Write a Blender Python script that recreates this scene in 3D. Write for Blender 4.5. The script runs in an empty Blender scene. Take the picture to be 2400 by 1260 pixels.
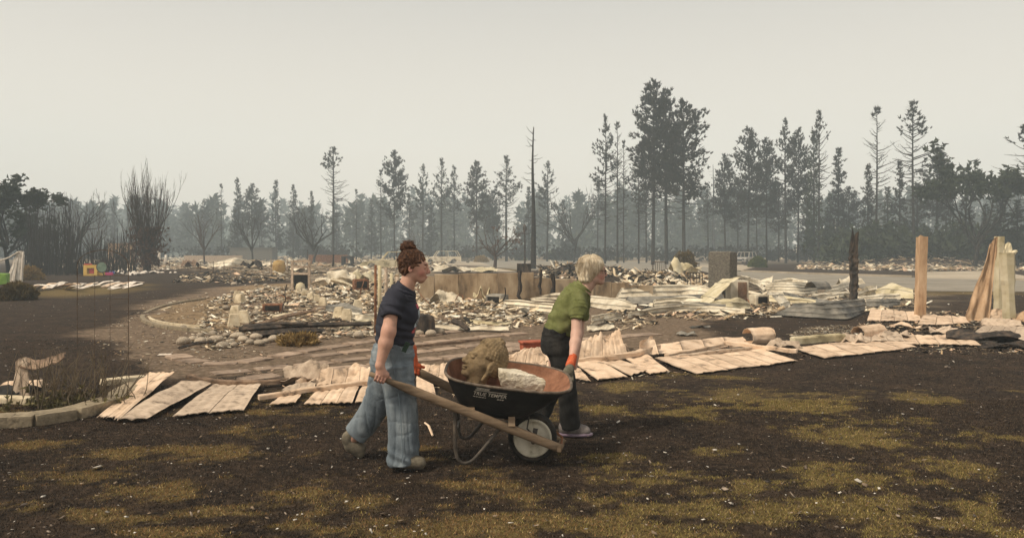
import bpy, math, random
import numpy as np
from mathutils import Vector, Matrix, Euler

# ---------------------------------------------------------------- camera, sky, sun, exposure
SC = bpy.context.scene
COL = SC.collection
F, H, HY = 1733.0, 1.6, 590.0          # focal length in photo pixels, eye height, horizon row

cam_d = bpy.data.cameras.new('camera')
cam = bpy.data.objects.new('camera', cam_d); COL.objects.link(cam)
cam.location = (0, 0, H); cam.rotation_euler = (math.radians(90), 0, 0)
cam_d.sensor_width = 36.0; cam_d.lens = F / 2400 * 36
cam_d.shift_y = -(630 - HY) / 2400
cam_d.clip_start = 0.1; cam_d.clip_end = 4000
SC.camera = cam

SUN_EL, SUN_AZ = math.radians(52), math.radians(-60)
world = bpy.data.worlds.new('World'); SC.world = world; world.use_nodes = True
wn = world.node_tree; wn.nodes.clear()
sky = wn.nodes.new('ShaderNodeTexSky'); sky.sky_type = 'NISHITA'; sky.sun_disc = False
sky.sun_elevation = SUN_EL; sky.sun_rotation = SUN_AZ
sky.air_density = 1.0; sky.dust_density = 6.0; sky.ozone_density = 1.0; sky.altitude = 300
hs = wn.nodes.new('ShaderNodeHueSaturation'); hs.inputs['Saturation'].default_value = 0.05
hs.inputs['Value'].default_value = 1.0
tint = wn.nodes.new('ShaderNodeMix'); tint.data_type = 'RGBA'; tint.blend_type = 'MULTIPLY'
tint.inputs[0].default_value = 1.0; tint.inputs[7].default_value = (1.0, 0.985, 0.955, 1)
flat = wn.nodes.new('ShaderNodeMix'); flat.data_type = 'RGBA'; flat.inputs[0].default_value = 0.82
flat.inputs[7].default_value = (10.0, 8.98, 7.65, 1)
bg = wn.nodes.new('ShaderNodeBackground'); bg.inputs['Strength'].default_value = 0.1
wo = wn.nodes.new('ShaderNodeOutputWorld')
wn.links.new(sky.outputs[0], hs.inputs['Color']); wn.links.new(hs.outputs[0], tint.inputs[6])
wn.links.new(tint.outputs[2], flat.inputs[6])
wtc = wn.nodes.new('ShaderNodeTexCoord'); wsp = wn.nodes.new('ShaderNodeSeparateXYZ'); wrp = wn.nodes.new('ShaderNodeValToRGB')   # smoke: paler low down, greyer overhead
wn.links.new(wtc.outputs['Generated'], wsp.inputs[0]); wn.links.new(wsp.outputs['Z'], wrp.inputs[0])
we = wrp.color_ramp.elements; we[0].position, we[0].color = 0.0, (1.06, 1.04, 1.0, 1); we[1].position, we[1].color = 1.0, (.60, .63, .675, 1)
for q_, c_ in ((.14, (1.02, 1.01, .995, 1)), (.33, (.68, .705, .745, 1))):
    e_ = we.new(q_); e_.color = c_
wml = wn.nodes.new('ShaderNodeMix'); wml.data_type = 'RGBA'; wml.blend_type = 'MULTIPLY'; wml.inputs[0].default_value = 1.0
wn.links.new(flat.outputs[2], wml.inputs[6]); wn.links.new(wrp.outputs[0], wml.inputs[7]); wn.links.new(wml.outputs[2], bg.inputs['Color'])
wn.links.new(bg.outputs[0], wo.inputs['Surface'])

sl = bpy.data.lights.new('sun', 'SUN'); sl.energy = 3.4; sl.angle = math.radians(9); sl.color = (1.0, 0.88, 0.70)
sun = bpy.data.objects.new('sun', sl); COL.objects.link(sun)
sd = Vector((math.sin(SUN_AZ) * math.cos(SUN_EL), -math.cos(SUN_AZ) * math.cos(SUN_EL) * 1.0, math.sin(SUN_EL)))
sun.rotation_euler = (-sd).to_track_quat('-Z', 'Y').to_euler()
sky.sun_rotation = math.atan2(sd.x, sd.y)

SC.view_settings.view_transform = 'Standard'; SC.view_settings.look = 'None'
SC.view_settings.gamma = 1.0; SC.view_settings.use_curve_mapping = False
SC.view_settings.exposure = 0.2
SC.render.engine = 'CYCLES'
cy = SC.cycles
cy.max_bounces = 5; cy.diffuse_bounces = 3; cy.glossy_bounces = 2; cy.transmission_bounces = 2
cy.transparent_max_bounces = 4; cy.volume_bounces = 3
cy.use_denoising = True
try: cy.denoiser = 'OPENIMAGEDENOISE'
except Exception: pass

# ---------------------------------------------------------------- helpers
RNG = np.random.default_rng(7)
random.seed(7)

def P(px, py, d):
    return np.array([(px - 1200) * d / F, d, H - (py - HY) * d / F])
def G(px, py, z=0.0):
    d = F * (H - z) / (py - HY)
    return np.array([(px - 1200) * d / F, d, z])

def hash2(ix, iy, s=0):
    n = (ix.astype(np.int64) * 374761393 + iy.astype(np.int64) * 668265263 + s * 974634777) & 0xffffffff
    n = ((n ^ (n >> 13)) * 1274126177) & 0xffffffff
    return ((n ^ (n >> 16)) & 0xffff) / 65535.0
def vn(x, y, s=0):
    x = np.asarray(x, float); y = np.asarray(y, float)
    ix = np.floor(x); iy = np.floor(y); fx = x - ix; fy = y - iy
    fx = fx * fx * (3 - 2 * fx); fy = fy * fy * (3 - 2 * fy)
    a = hash2(ix, iy, s); b = hash2(ix + 1, iy, s); c = hash2(ix, iy + 1, s); d = hash2(ix + 1, iy + 1, s)
    return (a + (b - a) * fx) * (1 - fy) + (c + (d - c) * fx) * fy
def fbm(x, y, s=0, o=4):
    r = 0; a = 0.5
    for i in range(o):
        r = r + a * vn(np.asarray(x) * 2 ** i, np.asarray(y) * 2 ** i, s + i); a *= 0.5
    return r / (1 - 0.5 ** o)
def n3(p, s=0):
    """cheap smooth 3-d noise in -1..1 from three 2-d slices"""
    return (vn(p[:, 0] + 0.7 * p[:, 2], p[:, 1] + 0.31 * p[:, 2], s) + vn(p[:, 1] - 0.4 * p[:, 0], p[:, 2] + 0.2 * p[:, 1], s + 5)
            + vn(p[:, 2] + 0.5 * p[:, 1], p[:, 0] - 0.3 * p[:, 2], s + 9)) / 1.5 - 1
def sstep(a, b, x):
    t = np.clip((np.asarray(x) - a) / (b - a), 0, 1); return t * t * (3 - 2 * t)

def mk(name, V, Fc, smooth=False, col=None):
    me = bpy.data.meshes.new(name)
    V = np.asarray(V, np.float32)
    if isinstance(Fc, np.ndarray):
        m, k = Fc.shape
        me.vertices.add(len(V)); me.vertices.foreach_set('co', V.ravel())
        me.loops.add(m * k); me.loops.foreach_set('vertex_index', Fc.astype(np.int32).ravel())
        me.polygons.add(m); me.polygons.foreach_set('loop_start', np.arange(0, m * k, k, dtype=np.int32))
        me.update(calc_edges=True); me.validate()
    else:
        me.from_pydata(V.tolist(), [], [list(map(int, f)) for f in Fc]); me.update()
    if smooth:
        me.polygons.foreach_set('use_smooth', np.ones(len(me.polygons), bool))
    if col is not None:
        a = me.color_attributes.new('Col', 'FLOAT_COLOR', 'POINT')
        c = np.ones((len(V), 4), np.float32); c[:, :3] = col
        a.data.foreach_set('color', c.ravel())
    return me
def root_loc(o):
    v = np.zeros(3)
    while o is not None:
        v += np.array(o.location); o = o.parent
    return v
def obj(name, V, Fc, mat, parent=None, smooth=False, col=None):
    V = np.asarray(V, float)
    if parent is not None: V = V - root_loc(parent)
    o = bpy.data.objects.new(name, mk(name, V, Fc, smooth, col))
    if mat is not None: o.data.materials.append(mat)
    o.parent = parent; COL.objects.link(o)
    return o
def tag(o, label=None, cat=None, group=None, kind=None):
    if label: o['label'] = label
    if cat: o['category'] = cat
    if group: o['group'] = group
    if kind: o['kind'] = kind
    return o
def thing(name, label, cat, loc=(0, 0, 0), group=None):
    o = bpy.data.objects.new(name, None); o.location = [float(v) for v in loc]; COL.objects.link(o)
    o.empty_display_size = 0.1
    return tag(o, label, cat, group)
def copy_tree(src, loc, rz=0.0, scale=(1, 1, 1), label=None, group=None):
    c = src.copy(); COL.objects.link(c)
    c.location = [float(v) for v in loc]; c.rotation_euler = (0, 0, rz); c.scale = scale
    if label: c['label'] = label
    if group: c['group'] = group
    for ch in src.children:
        k = ch.copy(); COL.objects.link(k); k.parent = c
        for g in ch.children:
            q = g.copy(); COL.objects.link(q); q.parent = k
    return c

class MB:
    """collects shapes, builds ONE mesh object"""
    def __init__(s): s.V = []; s.F = []; s.n = 0
    def add(s, V, Fc):
        V = np.asarray(V, float)
        s.V.append(V); s.F += [[int(i) + s.n for i in f] for f in Fc]; s.n += len(V); return s
    def box(s, c, size, rot=(0, 0, 0), jit=0.0, taper=1.0):
        hx, hy, hz = np.array(size) / 2
        V = np.array([[x, y, z] for z in (-1, 1) for y in (-1, 1) for x in (-1, 1)], float)
        t = np.where(V[:, 2] > 0, taper, 1.0)
        V = V * [hx, hy, hz]; V[:, 0] *= t; V[:, 1] *= t
        if jit: V += RNG.uniform(-jit, jit, V.shape)
        R = np.array(Euler(rot).to_matrix())
        return s.add(V @ R.T + np.asarray(c, float), [(0, 2, 3, 1), (4, 5, 7, 6), (0, 1, 5, 4), (2, 6, 7, 3), (0, 4, 6, 2), (1, 3, 7, 5)])
    def tube(s, pts, r, n=8, cap=True, flat=1.0):
        pts = np.asarray(pts, float); m = len(pts)
        r = np.broadcast_to(np.asarray(r, float), (m,))
        T = np.gradient(pts, axis=0); T /= np.linalg.norm(T, axis=1)[:, None] + 1e-12
        up = np.array([0, 0, 1.0]) if abs(T[0, 2]) < 0.9 else np.array([1.0, 0, 0])
        V = []
        for i in range(m):
            a = np.cross(T[i], up); a /= np.linalg.norm(a) + 1e-12
            b = np.cross(a, T[i]); up = b
            th = np.arange(n) * 2 * math.pi / n
            V.append(pts[i] + r[i] * (np.cos(th)[:, None] * a + flat * np.sin(th)[:, None] * b))
        Fc = [(i * n + j, i * n + (j + 1) % n, (i + 1) * n + (j + 1) % n, (i + 1) * n + j) for i in range(m - 1) for j in range(n)]
        if cap: Fc += [tuple(range(n - 1, -1, -1)), tuple(range((m - 1) * n, m * n))]
        return s.add(np.concatenate(V), Fc)
    def beam(s, a, b, w, h, up=(0, 0, 1)):
        """square bar from a to b"""
        a = np.asarray(a, float); b = np.asarray(b, float)
        t = b - a; t /= np.linalg.norm(t); u = np.asarray(up, float)
        x = np.cross(t, u); x /= np.linalg.norm(x) + 1e-9; y = np.cross(x, t)
        V = [p + sx * x * w / 2 + sy * y * h / 2 for p in (a, b) for sx, sy in ((-1, -1), (1, -1), (1, 1), (-1, 1))]
        return s.add(V, [(3, 2, 1, 0), (4, 5, 6, 7), (0, 1, 5, 4), (1, 2, 6, 5), (2, 3, 7, 6), (3, 0, 4, 7)])
    def lathe(s, prof, c, n=16, axis='z'):
        th = np.arange(n) * 2 * math.pi / n; V = []
        for r, z in prof:
            q = np.stack([r * np.cos(th), r * np.sin(th), np.full(n, z)], 1)
            if axis == 'y': q = q[:, [0, 2, 1]]
            V.append(q)
        m = len(prof)
        Fc = [(i * n + j, i * n + (j + 1) % n, (i + 1) * n + (j + 1) % n, (i + 1) * n + j) for i in range(m - 1) for j in range(n)]
        Fc += [tuple(range(n - 1, -1, -1)), tuple(range((m - 1) * n, m * n))]
        return s.add(np.concatenate(V) + np.asarray(c, float), Fc)
    def build(s, name, mat, parent=None, smooth=False):
        return obj(name, np.concatenate(s.V), s.F, mat, parent, smooth)

def grid_faces(nu, nv):
    i, j = np.meshgrid(np.arange(nu - 1), np.arange(nv - 1), indexing='ij')
    a = (i * nv + j).ravel()
    return np.stack([a, a + nv, a + nv + 1, a + 1], 1)
def normals(Pg):
    du = np.gradient(Pg, axis=0); dv = np.gradient(Pg, axis=1)
    n = np.cross(du, dv); n /= np.linalg.norm(n, axis=2)[:, :, None] + 1e-12
    return n
def shell(Pg, t):
    """closed thin solid from a grid of points"""
    nu, nv = Pg.shape[:2]; n = normals(Pg)
    top = Pg.reshape(-1, 3); bot = (Pg - n * t).reshape(-1, 3); N = nu * nv
    f = grid_faces(nu, nv); Fc = [f, f[:, ::-1] + N]
    idx = np.arange(N).reshape(nu, nv)
    loop = np.concatenate([idx[:, 0], idx[-1, 1:], idx[-2::-1, -1], idx[0, -2:0:-1]])
    nx = np.roll(loop, -1)
    Fc.append(np.stack([loop, loop + N, nx + N, nx], 1)[:, ::-1])
    return np.concatenate([top, bot]), np.concatenate(Fc)
def resample(pts, n):
    pts = np.asarray(pts, float)
    s = np.concatenate([[0], np.cumsum(np.linalg.norm(np.diff(pts, axis=0), axis=1) + 1e-9)]); s /= s[-1]
    t = np.linspace(0, 1, n)
    q = np.stack([np.interp(t, s, pts[:, k]) for k in range(pts.shape[1])], 1)
    if len(pts) > 2:                                     # round the corners a little
        for _ in range(max(1, n // 8)):
            q[1:-1] = 0.5 * q[1:-1] + 0.25 * (q[:-2] + q[2:])
    return q

# ---------------------------------------------------------------- materials
def nd(nt, t, **k):
    n = nt.nodes.new(t)
    for a, v in k.items(): setattr(n, a, v)
    return n
def M(name, cols, scale=6.0, rough=0.85, bump=0.25, bscale=None, metal=0.0, attr=False, spec=0.25, stretch=(1, 1, 1), pos=None, detail=6, vary=0.12, dist=0.02):
    m = bpy.data.materials.new(name); m.use_nodes = True; nt = m.node_tree
    b = nt.nodes['Principled BSDF']; L = nt.links.new
    b.inputs['Roughness'].default_value = rough; b.inputs['Metallic'].default_value = metal
    b.inputs['Specular IOR Level'].default_value = spec
    tc = nd(nt, 'ShaderNodeTexCoord'); mp = nd(nt, 'ShaderNodeMapping'); mp.inputs['Scale'].default_value = stretch
    L(tc.outputs['Object'], mp.inputs[0])
    oi = nd(nt, 'ShaderNodeObjectInfo')
    ml = nd(nt, 'ShaderNodeMath', operation='MULTIPLY'); ml.inputs[1].default_value = 37.0; L(oi.outputs['Random'], ml.inputs[0])
    L(ml.outputs[0], mp.inputs['Location'])
    nz = nd(nt, 'ShaderNodeTexNoise'); nz.inputs['Scale'].default_value = scale; nz.inputs['Detail'].default_value = detail
    nz.inputs['Roughness'].default_value = 0.65
    L(mp.outputs[0], nz.inputs['Vector'])
    rp = nd(nt, 'ShaderNodeValToRGB'); cr = rp.color_ramp
    k = len(cols); ps = pos or [0.32 + 0.36 * i / max(1, k - 1) for i in range(k)]
    cr.elements[0].position = ps[0]; cr.elements[0].color = (*cols[0], 1)
    cr.elements[1].position = ps[-1]; cr.elements[1].color = (*cols[-1], 1)
    for i in range(1, k - 1):
        e = cr.elements.new(ps[i]); e.color = (*cols[i], 1)
    L(nz.outputs['Fac'], rp.inputs[0]); out = rp.outputs[0]
    if attr:
        at = nd(nt, 'ShaderNodeVertexColor', layer_name='Col')
        mx = nd(nt, 'ShaderNodeMix', data_type='RGBA', blend_type='MULTIPLY'); mx.inputs[0].default_value = 1
        L(out, mx.inputs[6]); L(at.outputs[0], mx.inputs[7]); out = mx.outputs[2]
    if vary:
        mr = nd(nt, 'ShaderNodeMapRange'); mr.inputs['To Min'].default_value = 1 - vary; mr.inputs['To Max'].default_value = 1 + vary
        L(oi.outputs['Random'], mr.inputs[0])
        m2 = nd(nt, 'ShaderNodeVectorMath', operation='SCALE'); L(out, m2.inputs[0]); L(mr.outputs[0], m2.inputs['Scale']); out = m2.outputs[0]
    L(out, b.inputs['Base Color'])
    if bump:
        n2 = nd(nt, 'ShaderNodeTexNoise'); n2.inputs['Scale'].default_value = bscale or scale * 3; n2.inputs['Detail'].default_value = 5
        L(mp.outputs[0], n2.inputs['Vector'])
        bp = nd(nt, 'ShaderNodeBump'); bp.inputs['Strength'].default_value = bump; bp.inputs['Distance'].default_value = dist
        L(n2.outputs['Fac'], bp.inputs['Height']); L(bp.outputs[0], b.inputs['Normal'])
    return m

MAT = {}
def mats():
    A = MAT
    A['vinyl'] = M('melted_vinyl', [(.15, .11, .08), (.57, .405, .275), (.72, .545, .395)], 4, .75, .25, 30, pos=[.33, .44, .62])
    A['vinyl_dirty'] = M('scorched_vinyl', [(.14, .105, .075), (.42, .32, .235), (.56, .44, .33)], 9, .8, .4, 40, pos=[.3, .45, .65])
    A['vinyl_dark'] = M('charred_vinyl', [(.07, .05, .035), (.2, .13, .085), (.34, .24, .16)], 7, .85, .4, 30)
    A['metal'] = M('heat_bleached_sheet_metal', [(.14, .115, .08), (.54, .455, .33), (.72, .64, .50)], 2.2, .6, .12, 8, metal=.0, pos=[.28, .44, .6], spec=.4)
    A['metal_yellow'] = M('yellowed_sheet_metal', [(.22, .18, .10), (.50, .42, .26), (.64, .56, .40)], 1.8, .6, .15, 8, pos=[.3, .45, .62])
    A['metal_dark'] = M('sooty_sheet_metal', [(.05, .048, .042), (.17, .155, .13), (.36, .32, .26)], 1.7, .6, .15, 9, pos=[.35, .52, .72])
    A['concrete'] = M('stained_concrete', [(.05, .035, .022), (.27, .19, .115), (.43, .33, .22)], 1.6, .9, .3, 14, stretch=(1, 1, .45), pos=[.3, .46, .62])
    A['pier'] = M('pale_concrete', [(.32, .25, .16), (.58, .48, .33), (.68, .59, .44)], 6, .9, .3, 30)
    A['chimney'] = M('rough_chimney_stone', [(.075, .068, .056), (.15, .133, .108), (.22, .195, .155)], 14, .95, .9, 22, dist=.05)
    A['block'] = M('edging_stone', [(.13, .105, .07), (.25, .20, .135), (.33, .27, .185)], 10, .95, .5, 40)
    A['paver'] = M('concrete_paver', [(.13, .095, .07), (.30, .215, .155), (.40, .30, .225)], 5, .92, .35, 30, vary=.2)
    A['rock'] = M('weathered_rock', [(.16, .13, .10), (.38, .31, .23), (.55, .46, .36)], 7, .95, .4, 20, vary=.3)
    A['char'] = M('charred_wood', [(.012, .011, .01), (.045, .036, .03), (.12, .085, .06)], 8, .9, .7, 25, stretch=(1, 1, .3))
    A['wood'] = M('weathered_wood', [(.10, .07, .045), (.235, .165, .105), (.34, .25, .165)], 9, .85, .3, 40, stretch=(.12, 1, 1), vary=.05)
    A['wood_tan'] = M('scorched_tan_post', [(.26, .155, .085), (.42, .275, .165), (.52, .37, .24)], 5, .85, .3, 20, stretch=(1, 1, .3))
    A['bark'] = M('burnt_bark', [(.010, .0085, .0075), (.026, .022, .019), (.05, .042, .035)], 3, .95, .3, 10)
    A['bark_red'] = M('brown_bark', [(.03, .02, .015), (.06, .042, .034), (.09, .065, .05)], 3, .95, .3, 10)
    A['needle'] = M('scorched_needles', [(.012, .012, .0095), (.022, .021, .016), (.042, .036, .025)], .6, .9, 0, vary=.3)
    A['needle_green'] = M('dark_green_foliage', [(.014, .019, .010), (.026, .034, .016), (.045, .052, .026)], .6, .9, 0, vary=.25)
    A['leaf_red'] = M('singed_leaves', [(.05, .028, .018), (.1, .055, .035), (.16, .09, .055)], 2, .9, 0)
    A['rust'] = M('rusty_metal', [(.07, .03, .015), (.2, .09, .045), (.34, .17, .09)], 9, .85, .3, 40)
    A['rubble'] = M('ash_rubble', [(.75, .75, .75), (1, 1, 1), (1.1, 1.08, 1.05)], 12, .95, .3, 40, attr=True, vary=0)
    A['black'] = M('soot_black', [(.01, .01, .01), (.022, .02, .018), (.04, .035, .03)], 8, .9, .3)
    A['wire'] = M('rusty_wire', [(.04, .028, .02), (.09, .06, .04), (.14, .1, .07)], 20, .8, 0)
    A['white'] = M('scorched_white', [(.5, .42, .34), (.72, .63, .54), (.8, .74, .66)], 6, .7, .1, 20)
mats()
# ---------------------------------------------------------------- ground
MOUNDS = []      # (x, y, rx, ry, h)
def mound_px(px, py, rx, ry, h):
    p = G(px, py); MOUNDS.append((p[0], p[1], rx, ry, h))
mound_px(640, 715, 3.0, 5.0, .10); mound_px(1090, 735, 2.2, 2.6, .22); mound_px(1180, 745, 2.0, 1.6, .1)
mound_px(830, 690, 2.6, 4.0, .18); mound_px(1350, 640, 4, 3.0, .5)
mound_px(1510, 660, 3.2, 2.0, .45); mound_px(560, 640, 8, 5, .5)
mound_px(2150, 622, 14, 7, .9); mound_px(720, 640, 8, 5, .5); mound_px(1600, 645, 2.5, 2.5, .5)
mound_px(430, 735, 1.4, 2.0, .12)
def gz(x, y):
    x = np.asarray(x, float); y = np.asarray(y, float)
    z = np.zeros(np.broadcast(x, y).shape)
    for mx, my, rx, ry, h in MOUNDS:
        r2 = ((x - mx) / rx) ** 2 + ((y - my) / ry) ** 2
        z = np.maximum(z, h * np.exp(-1.6 * r2 ** 1.2) * (0.7 + 0.6 * vn(x * 1.3, y * 1.3, 3)))
    return z - 0.0
def Gz(px, py):
    p = G(px, py); p[2] = float(gz(p[0], p[1])); return p

def px_of(x, y):
    d = np.maximum(y, 0.3); return 1200 + F * x / d, HY + F * H / d
def blob(X, Y, px, py, rx, ry, ang=0.0):
    """soft world-space ellipse centred where that ground pixel lies; rx, ry in metres"""
    c = G(px, py); dx = X - c[0]; dy = Y - c[1]; ca, sa = math.cos(ang), math.sin(ang)
    u = (dx * ca + dy * sa) / (rx * .8); v = (-dx * sa + dy * ca) / (ry * 1.7)
    return np.exp(-(u * u + v * v) ** 1.5)
GRASS = [(1750, 930, .75, .40, -.2), (1900, 950, .7, .35, -.3), (1620, 965, .5, .2, 0), (2000, 1020, .45, .25, .5), (2150, 930, .4, .2, 0),
         (1960, 1120, .5, .2, .5), (2050, 1180, .45, .18, .6), (2230, 1090, .3, .14, .7), (2310, 1180, .35, .09, .8), (2250, 1235, .3, .08, .8), (2350, 1020, .3, .12, .5),
         (1840, 1200, .35, .12, .3), (1500, 1240, .5, .16, .1), (1330, 1235, .4, .14, .1), (1120, 1230, .35, .12, 0), (1080, 1255, .6, .08, 0), (1550, 1120, .4, .09, .2),
         (1420, 1080, .3, .10, .2), (1130, 1130, .4, .1, 0), (600, 1010, .5, .14, .1), (480, 1060, .5, .12, .1), (300, 1060, .45, .10, 0),
         (180, 1110, .45, .13, .1), (350, 1150, .5, .1, .1), (520, 1190, .45, .09, .15), (240, 1215, .4, .08, .1), (60, 1180, .3, .08, 0), (700, 1150, .35, .09, 0), (120, 1035, .4, .08, 0),
         (700, 1235, .5, .06, 0), (400, 1245, .4, .06, 0), (850, 1175, .3, .08, 0), (1480, 905, .5, .18, 0), (1560, 880, .35, .15, 0), (1700, 885, .5, .15, -.1), (1420, 960, .4, .12, .1), (640, 960, .4, .08, 0), (1250, 1160, .35, .08, .1), (2380, 1250, .2, .1, .6), (2080, 1240, .3, .08, .6), (1680, 1060, .3, .1, .3), (1780, 1130, .3, .08, .4)]
def grass_mask(X, Y):
    wx = X + 0.35 * (fbm(X * 1.5, Y * 1.5, 21) - .5); wy = Y + 0.35 * (fbm(X * 1.5, Y * 1.5, 31) - .5)
    m = np.zeros(X.shape)
    near = (Y < 14) & (Y > 2)
    for g in GRASS:
        m[near] = np.maximum(m[near], blob(wx[near], wy[near], *g))
    streak = fbm(X * 1.3 + Y * .5, Y * 1.1 - X * .6, 41, 4)
    nz = fbm(X * 3.2, Y * 5.0, 11, 4)
    base = np.clip((streak - .54) * 3.0, 0, .55) * near
    m = np.maximum(m, base * (Y < 8.6))
    nf = fbm(X * 11, Y * 15, 17, 3)
    m = np.clip((m * 1.15 + (nf - .5) * 2.2 + (nz - .5) * 2.4 - .26) * 1.2, 0, .9) * np.clip(m * 5, 0, 1)
    return m * near
def poly_mask(X, Y, poly, soft):
    """soft inside test of a ground polygon given in photo pixels"""
    w = np.array([G(a, b)[:2] for a, b in poly]); ins = np.zeros(X.shape, bool); dist = np.full(X.shape, 1e9)
    for i in range(len(w)):
        (x1, y1), (x2, y2) = w[i], w[(i + 1) % len(w)]
        c = ((y1 > Y) != (y2 > Y)) & (X < (x2 - x1) * (Y - y1) / (y2 - y1 + 1e-12) + x1); ins ^= c
        t = np.clip(((X - x1) * (x2 - x1) + (Y - y1) * (y2 - y1)) / ((x2 - x1) ** 2 + (y2 - y1) ** 2 + 1e-9), 0, 1)
        dist = np.minimum(dist, np.hypot(X - x1 - t * (x2 - x1), Y - y1 - t * (y2 - y1)))
    wob = (fbm(X * .9, Y * .9, 71) - .5) * 2.2 + (fbm(X * 4, Y * 4, 73) - .5) * .8
    return sstep(-soft, soft, np.where(ins, dist, -dist) + wob * soft * 1.6)

SOIL = [[(180, 790), (330, 745), (300, 720), (420, 690), (520, 672), (900, 650), (1050, 660), (1700, 745), (1650, 790), (1300, 850), (1000, 880), (600, 890), (360, 890)],
        [(240, 625), (560, 622), (560, 634), (300, 640)]]
SAND = [[(340, 735), (440, 700), (560, 690), (560, 775), (420, 772)], [(520, 672), (690, 662), (700, 676), (520, 682)]]
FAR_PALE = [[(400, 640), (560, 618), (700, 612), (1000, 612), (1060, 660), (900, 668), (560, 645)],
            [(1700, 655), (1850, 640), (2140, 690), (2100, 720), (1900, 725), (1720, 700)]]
GREENL = [[(60, 690), (120, 672), (330, 664), (330, 676), (150, 700)], [(990, 614), (1250, 612), (1250, 607), (990, 606)], [(1160, 634), (1260, 632), (1260, 628), (1160, 628)], [(2180, 690), (2400, 690), (2400, 682), (2200, 682)], [(1700, 641), (1830, 645), (1830, 642), (1720, 638)]]

xs = np.concatenate([-np.geomspace(455, 7.2, 70), np.arange(-7.1, 7.1, .055), np.geomspace(7.2, 455, 70)])
ys = np.concatenate([np.linspace(-40, 3, 12), np.arange(3.1, 13, .05), 13 * np.power(1.012, np.arange(1, 130)), np.geomspace(63, 455, 50)])
XX, YY = np.meshgrid(xs, ys, indexing='ij')
gm = grass_mask(XX, YY)
soil = np.zeros(XX.shape); sand = np.zeros(XX.shape); pale = np.zeros(XX.shape); green = np.zeros(XX.shape)
for p in SOIL: soil = np.maximum(soil, poly_mask(XX, YY, p, .5))
for p in SAND: sand = np.maximum(sand, poly_mask(XX, YY, p, .3))
for p in FAR_PALE: pale = np.maximum(pale, poly_mask(XX, YY, p, 1.5))
for p in GREENL: green = np.maximum(green, poly_mask(XX, YY, p, .5))
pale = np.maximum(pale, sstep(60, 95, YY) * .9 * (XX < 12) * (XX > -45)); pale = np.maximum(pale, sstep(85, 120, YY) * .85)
ZZ = gz(XX, YY) + .018 * (fbm(XX * 4, YY * 4, 5) - .5) * (YY < 30) - .006
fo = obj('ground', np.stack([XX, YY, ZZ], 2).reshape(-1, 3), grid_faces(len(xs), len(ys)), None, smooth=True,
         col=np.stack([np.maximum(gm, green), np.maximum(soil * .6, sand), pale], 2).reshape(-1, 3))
tag(fo, kind='structure')

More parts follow.
